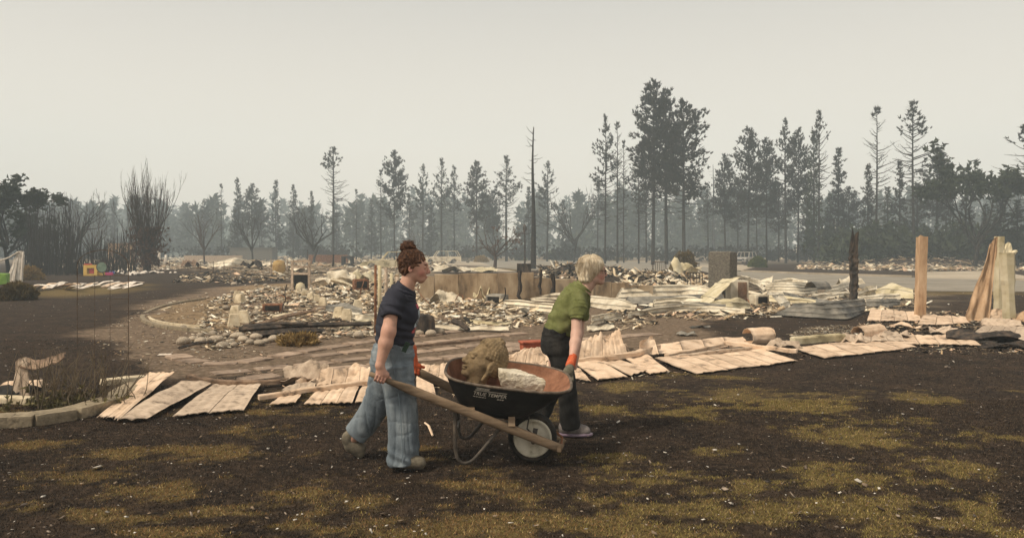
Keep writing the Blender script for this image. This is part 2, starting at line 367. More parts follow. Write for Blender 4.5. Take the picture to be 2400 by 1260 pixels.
def ground_mat():
    m = bpy.data.materials.new('charred_lawn'); m.use_nodes = True; nt = m.node_tree; L = nt.links.new
    b = nt.nodes['Principled BSDF']; b.inputs['Roughness'].default_value = .95; b.inputs['Specular IOR Level'].default_value = .1
    tc = nd(nt, 'ShaderNodeTexCoord'); at = nd(nt, 'ShaderNodeVertexColor', layer_name='Col')
    sp = nd(nt, 'ShaderNodeSeparateColor'); L(at.outputs[0], sp.inputs[0])
    def noise(s, d=6, st=(1, 1, 1), r=.65):
        mp = nd(nt, 'ShaderNodeMapping'); mp.inputs['Scale'].default_value = st; L(tc.outputs['Object'], mp.inputs[0])
        n = nd(nt, 'ShaderNodeTexNoise'); n.inputs['Scale'].default_value = s; n.inputs['Detail'].default_value = d; n.inputs['Roughness'].default_value = r
        L(mp.outputs[0], n.inputs['Vector']); return n.outputs['Fac']
    def ramp(f, cs, ps):
        r = nd(nt, 'ShaderNodeValToRGB'); e = r.color_ramp.elements
        e[0].position, e[0].color = ps[0], (*cs[0], 1); e[1].position, e[1].color = ps[-1], (*cs[-1], 1)
        for c, p in zip(cs[1:-1], ps[1:-1]): q = e.new(p); q.color = (*c, 1)
        L(f, r.inputs[0]); return r.outputs[0]
    def mix(f, a, c):
        x = nd(nt, 'ShaderNodeMix', data_type='RGBA'); L(f, x.inputs[0]); L(a, x.inputs[6]); L(c, x.inputs[7]); return x.outputs[2]
    def thr(f, a, c):
        r = nd(nt, 'ShaderNodeMapRange', interpolation_type='SMOOTHSTEP'); r.inputs['From Min'].default_value = a; r.inputs['From Max'].default_value = c
        L(f, r.inputs[0]); return r.outputs[0]
    def mul(a, c):
        x = nd(nt, 'ShaderNodeMath', operation='MULTIPLY'); L(a, x.inputs[0])
        if isinstance(c, (int, float)): x.inputs[1].default_value = c
        else: L(c, x.inputs[1])
        return x.outputs[0]
    char = ramp(noise(14), [(.009, .007, .0055), (.027, .0195, .0145), (.080, .055, .038)], [.33, .5, .72])
    brown = ramp(noise(2.2), [(.0, .0, .0), (.034, .021, .012)], [.4, .7])
    ad = nd(nt, 'ShaderNodeMix', data_type='RGBA', blend_type='ADD'); ad.inputs[0].default_value = 1; L(char, ad.inputs[6]); L(brown, ad.inputs[7])
    base = ad.outputs[2]
    soilc = ramp(noise(9), [(.07, .050, .034), (.19, .136, .092), (.35, .255, .18)], [.3, .5, .72])
    sandc = ramp(noise(4), [(.09, .06, .035), (.24, .165, .095), (.32, .23, .14)], [.3, .5, .7])
    grassc = ramp(noise(20), [(.06, .043, .017), (.165, .115, .043), (.28, .205, .085)], [.3, .5, .72])
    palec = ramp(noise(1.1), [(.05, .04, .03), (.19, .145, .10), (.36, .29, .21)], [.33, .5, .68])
    s1 = thr(sp.outputs[1], .12, .55); s2 = thr(sp.outputs[1], .66, .95)
    base = mix(mul(s1, .85), base, soilc); base = mix(s2, base, sandc)
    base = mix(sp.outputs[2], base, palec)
    base = mix(mul(sp.outputs[0], .8), base, grassc)
    fleck = thr(noise(75, 2), .70, .76); fl2 = thr(noise(3.0, 3), .42, .62)
    fc = nd(nt, 'ShaderNodeRGB'); fc.outputs[0].default_value = (.34, .28, .22, 1)
    base = mix(mul(mul(fleck, fl2), .65), base, fc.outputs[0])
    L(base, b.inputs['Base Color'])
    bp = nd(nt, 'ShaderNodeBump'); bp.inputs['Strength'].default_value = .9; bp.inputs['Distance'].default_value = .03
    L(noise(45, 6, r=.75), bp.inputs['Height']); L(bp.outputs[0], b.inputs['Normal'])
    return m
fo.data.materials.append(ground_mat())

# short burnt and straw coloured stubble on the lawn
def stubble(n, y0, y1, hmin, hmax, wid, seed):
    r = np.random.default_rng(seed)
    y = np.sqrt(r.uniform(y0 * y0, y1 * y1, n)); x = y * r.uniform(-.74, .74, n)
    m = grass_mask(x, y)
    c = G(0, 900)
    lawn = np.ones(n, bool)
    for p in SOIL: lawn &= poly_mask(x, y, p, .2) < .5
    keep = lawn & (r.random(n) < .62 + .38 * m)
    x, y, m = x[keep], y[keep], m[keep]; n = len(x)
    live = r.random(n) < m * 1.0
    h = r.uniform(hmin, hmax, n) * np.where(live, .62, .5)
    a = r.uniform(0, 2 * math.pi, n); l = r.uniform(.2, 1.3, n) * h; b = r.uniform(0, 2 * math.pi, n)
    z = gz(x, y) + .018 * (fbm(x * 4, y * 4, 5) - .5) - .008
    w = wid * r.uniform(.6, 1.4, n)
    V = np.empty((n, 3, 3))
    V[:, 0] = np.stack([x - w * np.cos(a), y - w * np.sin(a), z], 1); V[:, 1] = np.stack([x + w * np.cos(a), y + w * np.sin(a), z], 1)
    V[:, 2] = np.stack([x + l * np.cos(b), y + l * np.sin(b), z + h], 1)
    t = r.random(n); hue = fbm(x * .5, y * .5, 61)
    olive = np.array([.235, .19, .06]); straw = np.array([.40, .29, .13]); brn = np.array([.24, .135, .06])
    right = sstep(-.3, 1.2, x + .6 * (hue - .5))
    gcol = np.where((t < .25 + .45 * right)[:, None], olive, np.where((t < .78)[:, None], brn * (1 + .3 * right[:, None]), straw)) * r.uniform(.5, 1.25, n)[:, None]
    dcol = np.array([.018, .0135, .0105]) * r.uniform(.3, 2.8, n)[:, None] + (r.random(n) < .18)[:, None] * np.array([.12, .085, .055])
    c = np.where(live[:, None], gcol, dcol)
    return V.reshape(-1, 3), np.repeat(c, 3, 0)
v1, c1 = stubble(420000, 3.6, 8.0, .010, .034, .0026, 1); v2, c2 = stubble(120000, 7.6, 13.5, .012, .035, .004, 2)
gV = np.concatenate([v1, v2]); gC = np.concatenate([c1, c2])
go = obj('lawn_stubble', gV, np.arange(len(gV)).reshape(-1, 3), M('stubble', [(1, 1, 1), (1, 1, 1)], attr=True, bump=0, vary=0, rough=.9, spec=.1), col=gC)
tag(go, 'short burnt and straw coloured grass stubble covering the charred lawn', 'grass', kind='stuff')

# ash flakes, dry leaves and splinters on the lawn and soil
CUBE = np.array([[x, y, z] for z in (-1, 1) for y in (-1, 1) for x in (-1, 1)], float)
CF = np.array([(0, 2, 3, 1), (4, 5, 7, 6), (0, 1, 5, 4), (2, 6, 7, 3), (0, 4, 6, 2), (1, 3, 7, 5)])
def chunks(pos, size, cols, tilt, r, jit=.25):
    """n little irregular slabs as one vertex/face/colour set"""
    n = len(pos); V = np.repeat(CUBE[None], n, 0) * (1 + r.uniform(-jit, jit, (n, 8, 3))) * size[:, None, :] / 2
    a = r.uniform(0, 2 * math.pi, n); t = r.normal(0, 1, n) * tilt; s = r.normal(0, 1, n) * tilt
    def rot(V, i, j, th):
        c, q = np.cos(th)[:, None], np.sin(th)[:, None]
        A = V[:, :, i] * c - V[:, :, j] * q; B = V[:, :, i] * q + V[:, :, j] * c; V[:, :, i] = A; V[:, :, j] = B
    rot(V, 1, 2, t); rot(V, 0, 2, s); rot(V, 0, 1, a)
    V += pos[:, None, :]
    Fc = (CF[None] + 8 * np.arange(n)[:, None, None]).reshape(-1, 4)
    return V.reshape(-1, 3), Fc, np.repeat(cols, 8, 0)
def flakes():
    r = np.random.default_rng(5); n = 4600
    y = np.exp(r.uniform(math.log(3.9), math.log(30), n)); x = y * r.uniform(-.74, .74, n)
    s = np.exp(r.normal(math.log(.0085), .42, n)) * (1 + .045 * y); big = r.random(n) < .02; s[big] *= 1.8
    size = np.stack([s * r.uniform(.6, 1.5, n), s * r.uniform(.5, 1.0, n), s * .1 + .001], 1)
    pos = np.stack([x, y, gz(x, y) + .012 + .3 * size[:, 2]], 1)
    pal = np.array([(.55, .5, .44), (.7, .65, .58), (.26, .19, .13), (.17, .13, .1), (.33, .26, .2), (.075, .06, .05)])
    c = pal[r.choice(6, n, p=[.13, .07, .2, .24, .16, .2])] * r.uniform(.7, 1.15, n)[:, None]
    V, Fc, C = chunks(pos, size, c, .25, r, .6)
    o = obj('ash_flakes', V, Fc, MAT['rubble'], col=C)
    tag(o, 'pale ash flakes, dead leaves and splinters strewn over the black lawn', 'ash', kind='stuff')
flakes()
# ---------------------------------------------------------------- trees
def np_tubes(segs, n=4):
    """segs: list of (points (m,3), radii (m,)) -> one V, F set (quads)"""
    Vs, Fs, off = [], [], 0
    th = np.arange(n) * 2 * math.pi / n
    for pts, r in segs:
        pts = np.asarray(pts, float); m = len(pts); r = np.asarray(r, float)
        T = np.gradient(pts, axis=0); T /= np.linalg.norm(T, axis=1)[:, None] + 1e-9
        up = np.where(np.abs(T[:, 2:3]) < .9, np.array([[0, 0, 1.]]), np.array([[1., 0, 0]]))
        a = np.cross(T, up); a /= np.linalg.norm(a, axis=1)[:, None] + 1e-9; b = np.cross(a, T)
        V = pts[:, None] + r[:, None, None] * (np.cos(th)[None, :, None] * a[:, None] + np.sin(th)[None, :, None] * b[:, None])
        i, j = np.meshgrid(np.arange(m - 1), np.arange(n), indexing='ij'); i = i.ravel(); j = j.ravel(); k = (j + 1) % n
        Fs.append(np.stack([i * n + j, i * n + k, (i + 1) * n + k, (i + 1) * n + j], 1) + off)
        Vs.append(V.reshape(-1, 3)); off += m * n
    return np.concatenate(Vs), np.concatenate(Fs)
def tufts(cen, dirs, L, W, k, r):
    """bursts of narrow triangles (needle tufts / leaf sprays)"""
    n = len(cen); D = np.repeat(dirs, k, 0) * .9 + r.normal(0, .6, (n * k, 3)); D /= np.linalg.norm(D, axis=1)[:, None]
    C = np.repeat(cen, k, 0) + r.normal(0, .1, (n * k, 3)) * L
    l = L * r.uniform(.5, 1.15, (n * k, 1)); S = np.cross(D, r.normal(0, 1, (n * k, 3))); S /= np.linalg.norm(S, axis=1)[:, None]
    V = np.stack([C - S * W, C + S * W, C + D * l], 1).reshape(-1, 3)
    return V, np.arange(len(V)).reshape(-1, 3)

def pine(seed, kind):
    r = np.random.default_rng(seed); h = 25.0
    P_ = dict(dense=(.40, .97, .28, .12, 3.7), sparse=(.52, .72, .28, .105, 3.5), skeleton=(.93, .9, .26, .10, 3.6), full=(.10, .97, .06, .15, 3.3), tuft=(.78, .8, .34, .125, 3.8))[kind]
    cb, dens, bb, rt, wid = P_
    zt = np.linspace(0, h, 9); bend = r.normal(0, .16, 2)
    trunk = np.stack([bend[0] * np.sin(zt / h * 2.5), bend[1] * np.sin(zt / h * 2.0), zt], 1)
    tr = .012 * h * (1 - zt / h) ** .8 * 1.0 + .03
    segs = [(trunk, tr)]; tc, td = [], []
    nb = dict(dense=135, sparse=105, skeleton=100, full=150, tuft=100)[kind]
    for i in range(nb):
        u = bb + (1 - bb) * (i + r.random()) / nb; z = u * h; az = r.uniform(0, 2 * math.pi)
        t = (u - bb) / (1 - bb)
        if kind == 'full': prof = (1 - t) ** .75 * (.85 + .15 * math.sin(9 * t)) + .05
        elif kind == 'dense': prof = min(1, .45 + 2.0 * t) * min(1, (1 - t) * 2.6 + .09) * (.75 + .5 * vn(u * 9, az * .8, seed))
        else: prof = min(1, .6 + 1.1 * t) * min(1, (1 - t) * 1.9 + .07)
        L = wid * prof * r.uniform(.55, 1.15)
        if u < cb: L *= r.uniform(.5, 1.1)
        s = np.linspace(0, 1, 4); slope = -.25 + .75 * t + r.normal(0, .12)
        curve = r.uniform(.0, .45)
        x = L * s; zz = L * (slope * s + curve * s * s)
        base = np.array([np.interp(z, zt, trunk[:, 0]), np.interp(z, zt, trunk[:, 1]), z])
        wig = np.cumsum(r.normal(0, .05 * L, 4)); wig[0] = 0
        pts = base + np.stack([x * math.cos(az) - wig * math.sin(az), x * math.sin(az) + wig * math.cos(az), zz], 1)
        br = (.045 + .012 * L) * (1 - .75 * s) if u > .12 else .04 * (1 - .7 * s)
        segs.append((pts, br))
        ntw = int(1 + L * (1.6 if u < cb else .8))
        for q in range(ntw):                                        # twigs
            f = r.uniform(.35, 1); p0 = base + (pts[-1] - base) * f; dv = np.array([math.cos(az + r.normal(0, .8)), math.sin(az + r.normal(0, .8)), r.normal(.25, .35)])
            segs.append((np.stack([p0, p0 + dv * r.uniform(.25, .7)]), np.array([.022, .008])))
        if u >= cb and r.random() < dens:
            m = max(2, int(L * dict(dense=4.2, sparse=2.6, full=4.2, skeleton=2.0, tuft=2.6)[kind]))
            f = r.uniform(.32, 1.05, m) if kind != 'tuft' else r.uniform(.6, 1.05, m)
            c = base + f[:, None] * (pts[-1] - base) + r.normal(0, .16 + .04 * L, (m, 3))
            tc.append(c); dd = (pts[-1] - base) / max(L, .1) + np.array([0, 0, .55]); td.append(np.repeat(dd[None], m, 0))
    top = trunk[-1] + r.normal(0, .2, (6, 3)) - np.array([0, 0, .3]); tc.append(top); td.append(np.repeat([[0, 0, 1.]], 6, 0))
    V, Fq = np_tubes(segs, 4)
    tV, tF = tufts(np.concatenate(tc), np.concatenate(td), .58, .10, 8, r)
    return V, Fq, tV, tF, h
def grow(r, p, d, L, rad, depth, segs, tips, up, spread, ratio, nkids):
    m = 4; pts = [p]; q = p.copy(); dd = d.copy()
    for i in range(m - 1):
        dd = dd + r.normal(0, .10, 3) + np.array([0, 0, up * .18]); dd /= np.linalg.norm(dd)
        q = q + dd * L / (m - 1); pts.append(q.copy())
    segs.append((np.array(pts), np.linspace(rad, rad * .6, m)))
    if depth == 0: tips.append(q); return
    for i in range(nkids if depth > 1 else nkids + 1):
        f = r.uniform(.35, 1.0) if i else 1.0
        pp = pts[0] + (pts[-1] - pts[0]) * f if i else q
        nd_ = dd + r.normal(0, 1, 3) * spread; nd_[2] += up * .35; nd_ /= np.linalg.norm(nd_)
        grow(r, pp, nd_, L * ratio * r.uniform(.75, 1.15), rad * .58, depth - 1, segs, tips, up, spread, ratio, nkids)
def broadleaf(seed, kind):
    r = np.random.default_rng(seed); segs, tips = [], []
    if kind == 'fan':                                            # many steep stems rising from one base
        h = 12.0
        for i in range(64):
            az = r.uniform(0, 2 * math.pi); ln = r.uniform(0, 1) ** .6 * .75
            d = np.array([math.cos(az) * ln, math.sin(az) * ln, 1.0]); d /= np.linalg.norm(d)
            p0 = np.array([r.normal(0, .25), r.normal(0, .25), r.uniform(.2, 2.8)])
            grow(r, p0, d, r.uniform(3.4, 4.8) * (1.1 - .55 * ln), .05, 3, segs, tips, .95, .13, .60, 2)
        segs.append((np.array([[0, 0, 0], [0, .05, 1.6], [0, 0, 3.2]]), np.array([.42, .33, .2])))
    elif kind == 'round':                                        # low round crown
        h = 6.0
        segs.append((np.array([[0, 0, 0], [.05, 0, .8], [0, .05, 1.5]]), np.array([.2, .17, .15])))
        for i in range(9):
            az = i * 2 * math.pi / 9 + r.normal(0, .2); d = np.array([math.cos(az), math.sin(az), r.uniform(.35, 1.5)]); d /= np.linalg.norm(d)
            grow(r, np.array([0, 0, r.uniform(.9, 1.5)]), d, 1.55, .075, 3, segs, tips, .12, .38, .72, 2)
    else:                                                        # spreading bare crown
        h = 11.0
        grow(r, np.array([0, 0, 0.]), np.array([0, 0, 1.]), 3.0, .22, 0, segs, tips, 0, .2, .7, 3)
        for i in range(8):
            az = r.uniform(0, 2 * math.pi); d = np.array([math.cos(az), math.sin(az), r.uniform(.6, 2.2)]); d /= np.linalg.norm(d)
            grow(r, np.array([0, 0, r.uniform(1.6, 3.0)]), d, 3.0, .13, 4, segs, tips, .3, .32, .7, 2)
    V, Fq = np_tubes(segs, 3)
    tips = np.array(tips)
    top = V[:, 2].max(); V = V * (h / top); tips = tips * (h / top)
    return V, Fq, tips, h

TREES = {}
def proto(key, parts, h):
    """parts: list of (name, V, F, material); kept as meshes until first placed"""
    TREES[key] = ([(n, mk(n, V, Fc), m) for n, V, Fc, m in parts], h)
sd_ = 100
for kind, cnt in (('dense', 3), ('sparse', 3), ('skeleton', 2), ('full', 3), ('tuft', 2)):
    for i in range(cnt):
        V, Fq, tV, tF, h = pine(sd_, kind); sd_ += 1
        proto(f'{kind}{i}', [('trunk', V, Fq, MAT['bark']), ('crown', tV, tF, MAT['needle_green' if kind == 'full' and i == 2 else 'needle'])], h)
for i in range(3):
    V, Fq, tips, h = broadleaf(40 + i, 'spread')
    proto(f'bare{i}', [('trunk', V, Fq, MAT['bark_red' if i == 1 else 'bark'])], h)
r_ = np.random.default_rng(77)
V, Fq, tips, h = broadleaf(51, 'fan'); proto('fan', [('trunk', V, Fq, MAT['bark_red'])], h)
tv = np.concatenate([r_.normal(0, .75, (420, 2)), r_.uniform(.6, 4.6, (420, 1))], 1)
tV, tF = tufts(tv, np.repeat([[0, 0, .3]], 420, 0), .4, .07, 7, r_)
TREES['fan'][0].append(('crown', mk('crown', tV, tF), MAT['leaf_red']))
V, Fq, tips, h = broadleaf(52, 'round'); sel = tips[(tips[:, 0] > -.4) | (r_.random(len(tips)) < .25)]
tV, tF = tufts(np.concatenate([sel, sel + r_.normal(0, .18, sel.shape)]), np.zeros((2 * len(sel), 3)), .22, .055, 5, r_)
proto('round', [('trunk', V, Fq, MAT['bark_red']), ('crown', tV, tF, MAT['leaf_red'])], h)
for i in range(3):
    V, Fq, tips, h = broadleaf(60 + i, 'spread')
    sel = tips if i != 2 else tips[tips[:, 2] > 6.5]
    c = np.concatenate([sel + r_.normal(0, .3, sel.shape) for _ in range((8, 6, 7)[i])])
    tV, tF = tufts(c, np.zeros((len(c), 3)), .42, .13, 6, r_)
    proto(f'leafy{i}', [('trunk', V, Fq, MAT['bark']), ('crown', tV, tF, MAT['needle_green'])], h)

def tree(name, key, px, top, d, label, group=None, wide=1.0, rz=None, cat='tree'):
    parts, h = TREES[key]; x = (px - 1200) * d / F; hh = (HY - top) * d / F + H; s = hh / h
    t = thing(name, label, cat, (x, d, 0), group)
    t.scale = (s * wide, s * wide, s); t.rotation_euler = (0, 0, rz if rz is not None else random.uniform(0, 6.28))
    for n, me, m in parts:
        o = bpy.data.objects.new(n, me)
        if not me.materials: me.materials.append(m)
        o.parent = t; COL.objects.link(o)
    return t
GP = 'scorched pines standing behind the burnt neighbourhood'
PL = {'dense': 'lower scorched pine with a thick dark crown between taller pines',
      'sparse': 'lower scorched pine with a thin see-through crown between taller pines',
      'skeleton': 'dead burnt pine stripped to bare curved branches with a tufted tip',
      'full': 'dark filler conifer with foliage down to the ground among taller trees',
      'tuft': 'burnt pine with bare limbs and tufts remaining near its top'}
PINES = [  # px, top row, metres away, prototype, width
    (780, 348, 118, 'tuft0', 1.05), (925, 357, 125, 'dense0', .82), (893, 400, 130, 'skeleton0', .9), (990, 390, 132, 'sparse0', .8), (1035, 373, 128, 'sparse1', .8),
    (1065, 392, 134, 'sparse2', .75), (1117, 380, 122, 'dense1', .85), (1187, 367, 126, 'sparse1', 1.05), (1282, 383, 124, 'sparse0', .95), (648, 425, 150, 'full0', .9),
    (687, 435, 150, 'full1', 1.0), (555, 420, 145, 'full0', .85), (592, 433, 142, 'dense2', .95), (520, 432, 140, 'skeleton1', .8), (730, 450, 135, 'full1', .9), (835, 445, 135, 'skeleton0', .8),
    (1418, 278, 100, 'sparse2', .72), (1447, 288, 104, 'skeleton1', .6), (1462, 332, 108, 'skeleton0', .6), (1530, 195, 92, 'dense0', .92), (1562, 214, 96, 'dense1', .85), (1603, 238, 90, 'dense2', 1.0),
    (1497, 345, 100, 'sparse0', .8), (1515, 395, 112, 'sparse1', .8), (1700, 365, 112, 'dense2', .8), (1730, 420, 125, 'dense0', .9), (1752, 303, 105, 'dense1', .9), (1797, 328, 108, 'dense0', .85), (1842, 284, 104, 'sparse2', .7),
    (1870, 305, 107, 'dense2', .75), (1918, 264, 98, 'tuft1', .62), (1908, 310, 101, 'full2', .75), (1965, 350, 108, 'full1', 1.15), (2052, 253, 92, 'skeleton1', .85), (2143, 242, 88, 'tuft1', .95), (2035, 388, 96, 'full0', 1.0),
    (2107, 380, 100, 'full1', 1.0), (2195, 350, 98, 'dense1', 1.1), (2345, 420, 84, 'full2', 1.4), (2405, 296, 80, 'tuft0', 1.2), (2270, 440, 92, 'full0', 1.5), (1660, 430, 120, 'sparse1', 1.0), (268, 476, 165, 'full0', 1.0),
    (1400, 430, 135, 'sparse2', 1.0), (1240, 440, 140, 'full1', 1.0), (1155, 450, 140, 'dense2', 1.0), (960, 460, 145, 'sparse0', 1.1), (1010, 470, 150, 'full0', 1.2), (870, 470, 150, 'full1', 1.1), (1320, 470, 150, 'full0', 1.2),
    (2080, 440, 104, 'full2', 1.4), (1990, 440, 110, 'dense0', 1.2), (2150, 430, 100, 'full2', 1.4), (2225, 470, 95, 'full1', 1.6), (2310, 480, 88, 'full2', 1.7), (2385, 470, 78, 'full2', 1.8), (1825, 430, 118, 'dense1', 1.1), (1890, 440, 118, 'full1', 1.2), (1945, 455, 116, 'full2', 1.3), (1775, 450, 122, 'sparse0', 1.2), (615, 480, 155, 'dense1', 1.1), (700, 490, 155, 'sparse2', 1.1), (480, 470, 155, 'sparse0', 1.1), (790, 500, 155, 'full0', 1.2)]
PN = {780: 'lone tall pine with a tufted top and bare drooping limbs above the crooked bare tree', 925: 'pine with a thick dark crown directly behind the woman with the bun', 893: 'thin stripped pine beside the thick-crowned pine behind the woman with the bun',
      990: 'thin-crowned pine just past the thick pine behind the hair bun', 1035: 'straight airy pine between the two women, taller than the airy pines beside it', 1065: 'short airy pine beside the straight airy pine between the two women', 1117: 'compact dark-crowned pine behind the small round singed tree',
      1187: 'broad airy pine between the round singed tree and the limbless trunk', 1282: 'thin pine close beside the tall limbless trunk, past the lamp post', 1418: 'airy tall pine beside two stripped trunks above the woman in green', 1447: 'taller of two stripped trunks next to the airy pine above the woman in green', 1462: 'shorter of two stripped trunks next to the airy pine above the woman in green',
      1530: 'tallest pine of all, its thick dark crown above the metal garden chair', 1562: 'tall dark pine whose crown merges with the tallest pine', 1603: 'tall dark pine with a wide crown behind the round clipped bush', 1497: 'short thin pine at the foot of the tallest pine', 1700: 'small dark pine next to the blunt blackened pole trunk',
      1752: 'dark full-crowned pine behind the bleached white car wreck', 1797: 'dark pine between the full-crowned pine and the airy-topped pine', 1842: 'airy-topped pine with thin upper limbs among the dark pines', 1870: 'narrow dark pine between the airy-topped pine and the slender tufted spire', 1918: 'slender spire-like pine with a tufted tip among the dark pines',
      1908: 'dark green conifer wrapped round the slender tufted spire', 1965: 'broad dark conifer behind the black charred post', 2052: 'stripped pine with curved bare ribs and a tufted tip above the dark conifers', 2143: 'bare-limbed pine with scattered tufts behind the upright tan fence post', 2035: 'dense dark conifer at the foot of the stripped rib-branched pine',
      2107: 'dark conifer between the stripped ribbed pine and the tan fence post', 2195: 'broad dark pine between the tan fence post and the umbrella-crowned tree', 2345: 'dense green conifer behind the melted fence corner', 2405: 'bare tufted pine past the melted fence corner at the wood edge', 268: 'faint hazy conifer between the wide bare tree and the fan-shaped tree',
      648: 'narrow hazy conifer with a pointed tip beside a blunter one', 687: 'blunt hazy conifer beside the narrow pointed one', 555: 'pointed hazy conifer behind the collapsed pale roof', 592: 'hazy pine behind the square dark grey ruin', 520: 'stripped hazy pine behind the small reddish bare tree', 730: 'dark conifer behind the bare crooked tree', 835: 'small stripped pine next to the lone tall pine'}
for px, top, d, key, w in PINES:
    k = key[:-1]
    tree('conifer_tree' if k == 'full' else 'pine_tree', key, px, top, d, PN.get(px, PL[k]), GP if k != 'full' else 'dark conifers behind the burnt neighbourhood', w)
tree('bare_tree', 'fan', 345, 366, 58, 'tall burnt fan-shaped tree with many steep bare branches', rz=.4, wide=1.0)
tree('bare_tree', 'bare0', 165, 440, 72, 'wide bare burnt tree beside the tall fan-shaped tree', wide=1.1, rz=1)
tree('bare_tree', 'bare1', 215, 470, 66, 'thin bare burnt tree beside the toy playhouse', wide=.7, rz=2)
tree('bare_tree', 'bare1', 480, 478, 88, 'small bare tree with reddish bark behind the collapsed pale roof', wide=.85, rz=.5)
tree('bare_tree', 'bare2', 735, 470, 95, 'bare crooked tree with spreading limbs beneath the tall lone pine', wide=1.3, rz=2.2)
tree('bare_tree', 'bare0', 592, 480, 100, 'bare burnt tree in front of the square dark ruin', wide=1.0, rz=4)
tree('bare_tree', 'bare2', 1345, 430, 112, 'bare tree with a few singed leaves beyond the road bend', wide=.8, rz=.2)
tree('bare_tree', 'bare1', 968, 520, 110, 'small bare tree with fine twigs behind the woman in the navy shirt', wide=.9, rz=3)
tree('leafy_tree', 'leafy0', 18, 412, 58, 'dark leafy tree overhanging the fallen white fence', wide=1.25, rz=1.1)
tree('leafy_tree', 'leafy1', 60, 500, 70, 'low dark leafy tree behind the burnt hedge stems', wide=1.5, rz=.1)
tree('leafy_tree', 'leafy2', 2285, 332, 74, 'tall leafy tree with a flat umbrella-like crown among the dark conifers', wide=1.05, rz=.6)
tree('singed_tree', 'round', 1160, 508, 72, 'small round tree with red-brown singed leaves beside the road', wide=1.0, rz=0)

def dead_snag(px, top, base, label, r0, twigs, seed, name='dead_tree'):
    b = G(px, base); d = b[1]; hh = (HY - top) * d / F + H; r = np.random.default_rng(seed)
    z = np.linspace(0, hh, 10); x = b[0] + .10 * np.sin(z * .5) * z / hh
    t = thing(name, label, 'tree', b)
    V, Fq = np_tubes([(np.stack([x, np.full(10, d), z], 1), np.linspace(r0, .045, 10))], 8); obj('trunk', V, Fq, MAT['bark'], t, True)
    segs = []
    for i in range(twigs):
        zz = hh * r.uniform(.3, .97); a = r.uniform(0, 6.28); L = r.uniform(.3, 1.4); p0 = np.array([np.interp(zz, z, x), d, zz])
        dv = np.array([math.cos(a), math.sin(a), r.uniform(-.2, .6)]); segs.append((np.stack([p0, p0 + dv * L * .6, p0 + dv * L + [0, 0, .15]]), np.array([.035, .025, .01])))
    V, Fq = np_tubes(segs, 3); tag(obj('twigs', V, Fq, MAT['bark'], t), kind='stuff')
dead_snag(1250, 298, 630, 'tall limbless burnt trunk rising beside the lamp post', .27, 26, 3)
dead_snag(1672, 386, 606, 'blunt blackened pole trunk between the tall pines', .42, 6, 4)

# far wood that reads as one hazy mass
def far_wood():
    r = np.random.default_rng(9); segs, C, D = [], [], []
    for i in range(330):
        d = r.uniform(190, 330); px = r.uniform(-60, 2460); x = (px - 1200) * d / F
        top = 470 + 45 * fbm(px * .01, d * .01, 4) - 22 + r.normal(0, 14) + (14 if px < 900 else 0); h = (HY - top) * d / F + H
        segs.append((np.array([[x, d, 0], [x, d, h * .6], [x, d, h]]), np.array([.3, .2, .05])))
        n = 46; u = r.uniform(.12, 1, n); w = 3.4 * (1 - u) ** .7 + .3; a = r.uniform(0, 6.28, n); q = np.sqrt(r.random(n))
        C.append(np.stack([x + w * q * np.cos(a), d + w * q * np.sin(a), u * h], 1)); D.append(np.stack([np.cos(a) * .6, np.sin(a) * .6, np.full(n, .3)], 1))
    V, Fq = np_tubes(segs, 4); tV, tF = tufts(np.concatenate(C), np.concatenate(D), 2.1, .55, 4, r)
    o = obj('distant_wood', np.concatenate([V, tV]), [list(f) for f in Fq] + [list(f) for f in (tF + len(V))], MAT['needle_green'])
    tag(o, 'hazy wood of distant conifers behind the scorched pines', 'wood', kind='stuff')
far_wood()
# blackened thicket of thin stems on the left
def thicket():
    r = np.random.default_rng(12); segs = []
    for i in range(520):
        px = r.uniform(62, 320) if r.random() < .7 else r.uniform(70, 180); d = r.uniform(50, 66); x = (px - 1200) * d / F; h = r.uniform(1.2, 4.6) * (1.25 if px < 180 else .75)
        l = r.normal(0, .12, 2); segs.append((np.array([[x, d, 0], [x + l[0] * h * .5, d + l[1] * h * .5, h * .5], [x + l[0] * h * .6, d + l[1] * h, h]]), np.array([.035, .026, .008])))
        if r.random() < .6:
            p = np.array([x + l[0] * h * .5, d, h * .55]); segs.append((np.stack([p, p + [r.normal(0, .4), 0, r.uniform(.3, .9)]]), np.array([.02, .008])))
    V, Fq = np_tubes(segs, 3); tag(obj('burnt_thicket', V, Fq, MAT['bark']), 'thicket of thin blackened upright stems beside the toy playhouse', 'thicket', kind='stuff')
thicket()
# low scrub at the foot of the trees
def scrub(name, label, px0, px1, d0, d1, n, hmax, mat, seed):
    r = np.random.default_rng(seed); C = []
    for i in range(n):
        d = r.uniform(d0, d1); x = (r.uniform(px0, px1) - 1200) * d / F; h = r.uniform(.4, 1) * hmax; m = 40
        v = r.normal(0, 1, (m, 3)); v /= np.linalg.norm(v, axis=1)[:, None]; v *= r.random((m, 1)) ** .4
        C.append(np.array([x, d, h * .5]) + v * [h * .8, h * .8, h * .5])
    C = np.concatenate(C); C[:, 2] = np.abs(C[:, 2]); V, Fc = tufts(C, np.repeat([[0, 0, .3]], len(C), 0), hmax * .16, hmax * .04, 6, r)
    tag(obj(name, V, Fc, mat), label, 'scrub', kind='stuff')
scrub('scrub', 'dark green scrub filling the foot of the trees on the dry slope', 1950, 2460, 84, 108, 90, 5.5, MAT['needle_green'], 21)
scrub('scrub', 'brown singed scrub under the far pines past the road', 1280, 1960, 120, 150, 80, 3.2, MAT['needle'], 22)
scrub('scrub', 'dim singed scrub under the far trees beyond the ruins', -40, 1250, 130, 170, 90, 3.4, MAT['needle'], 23)

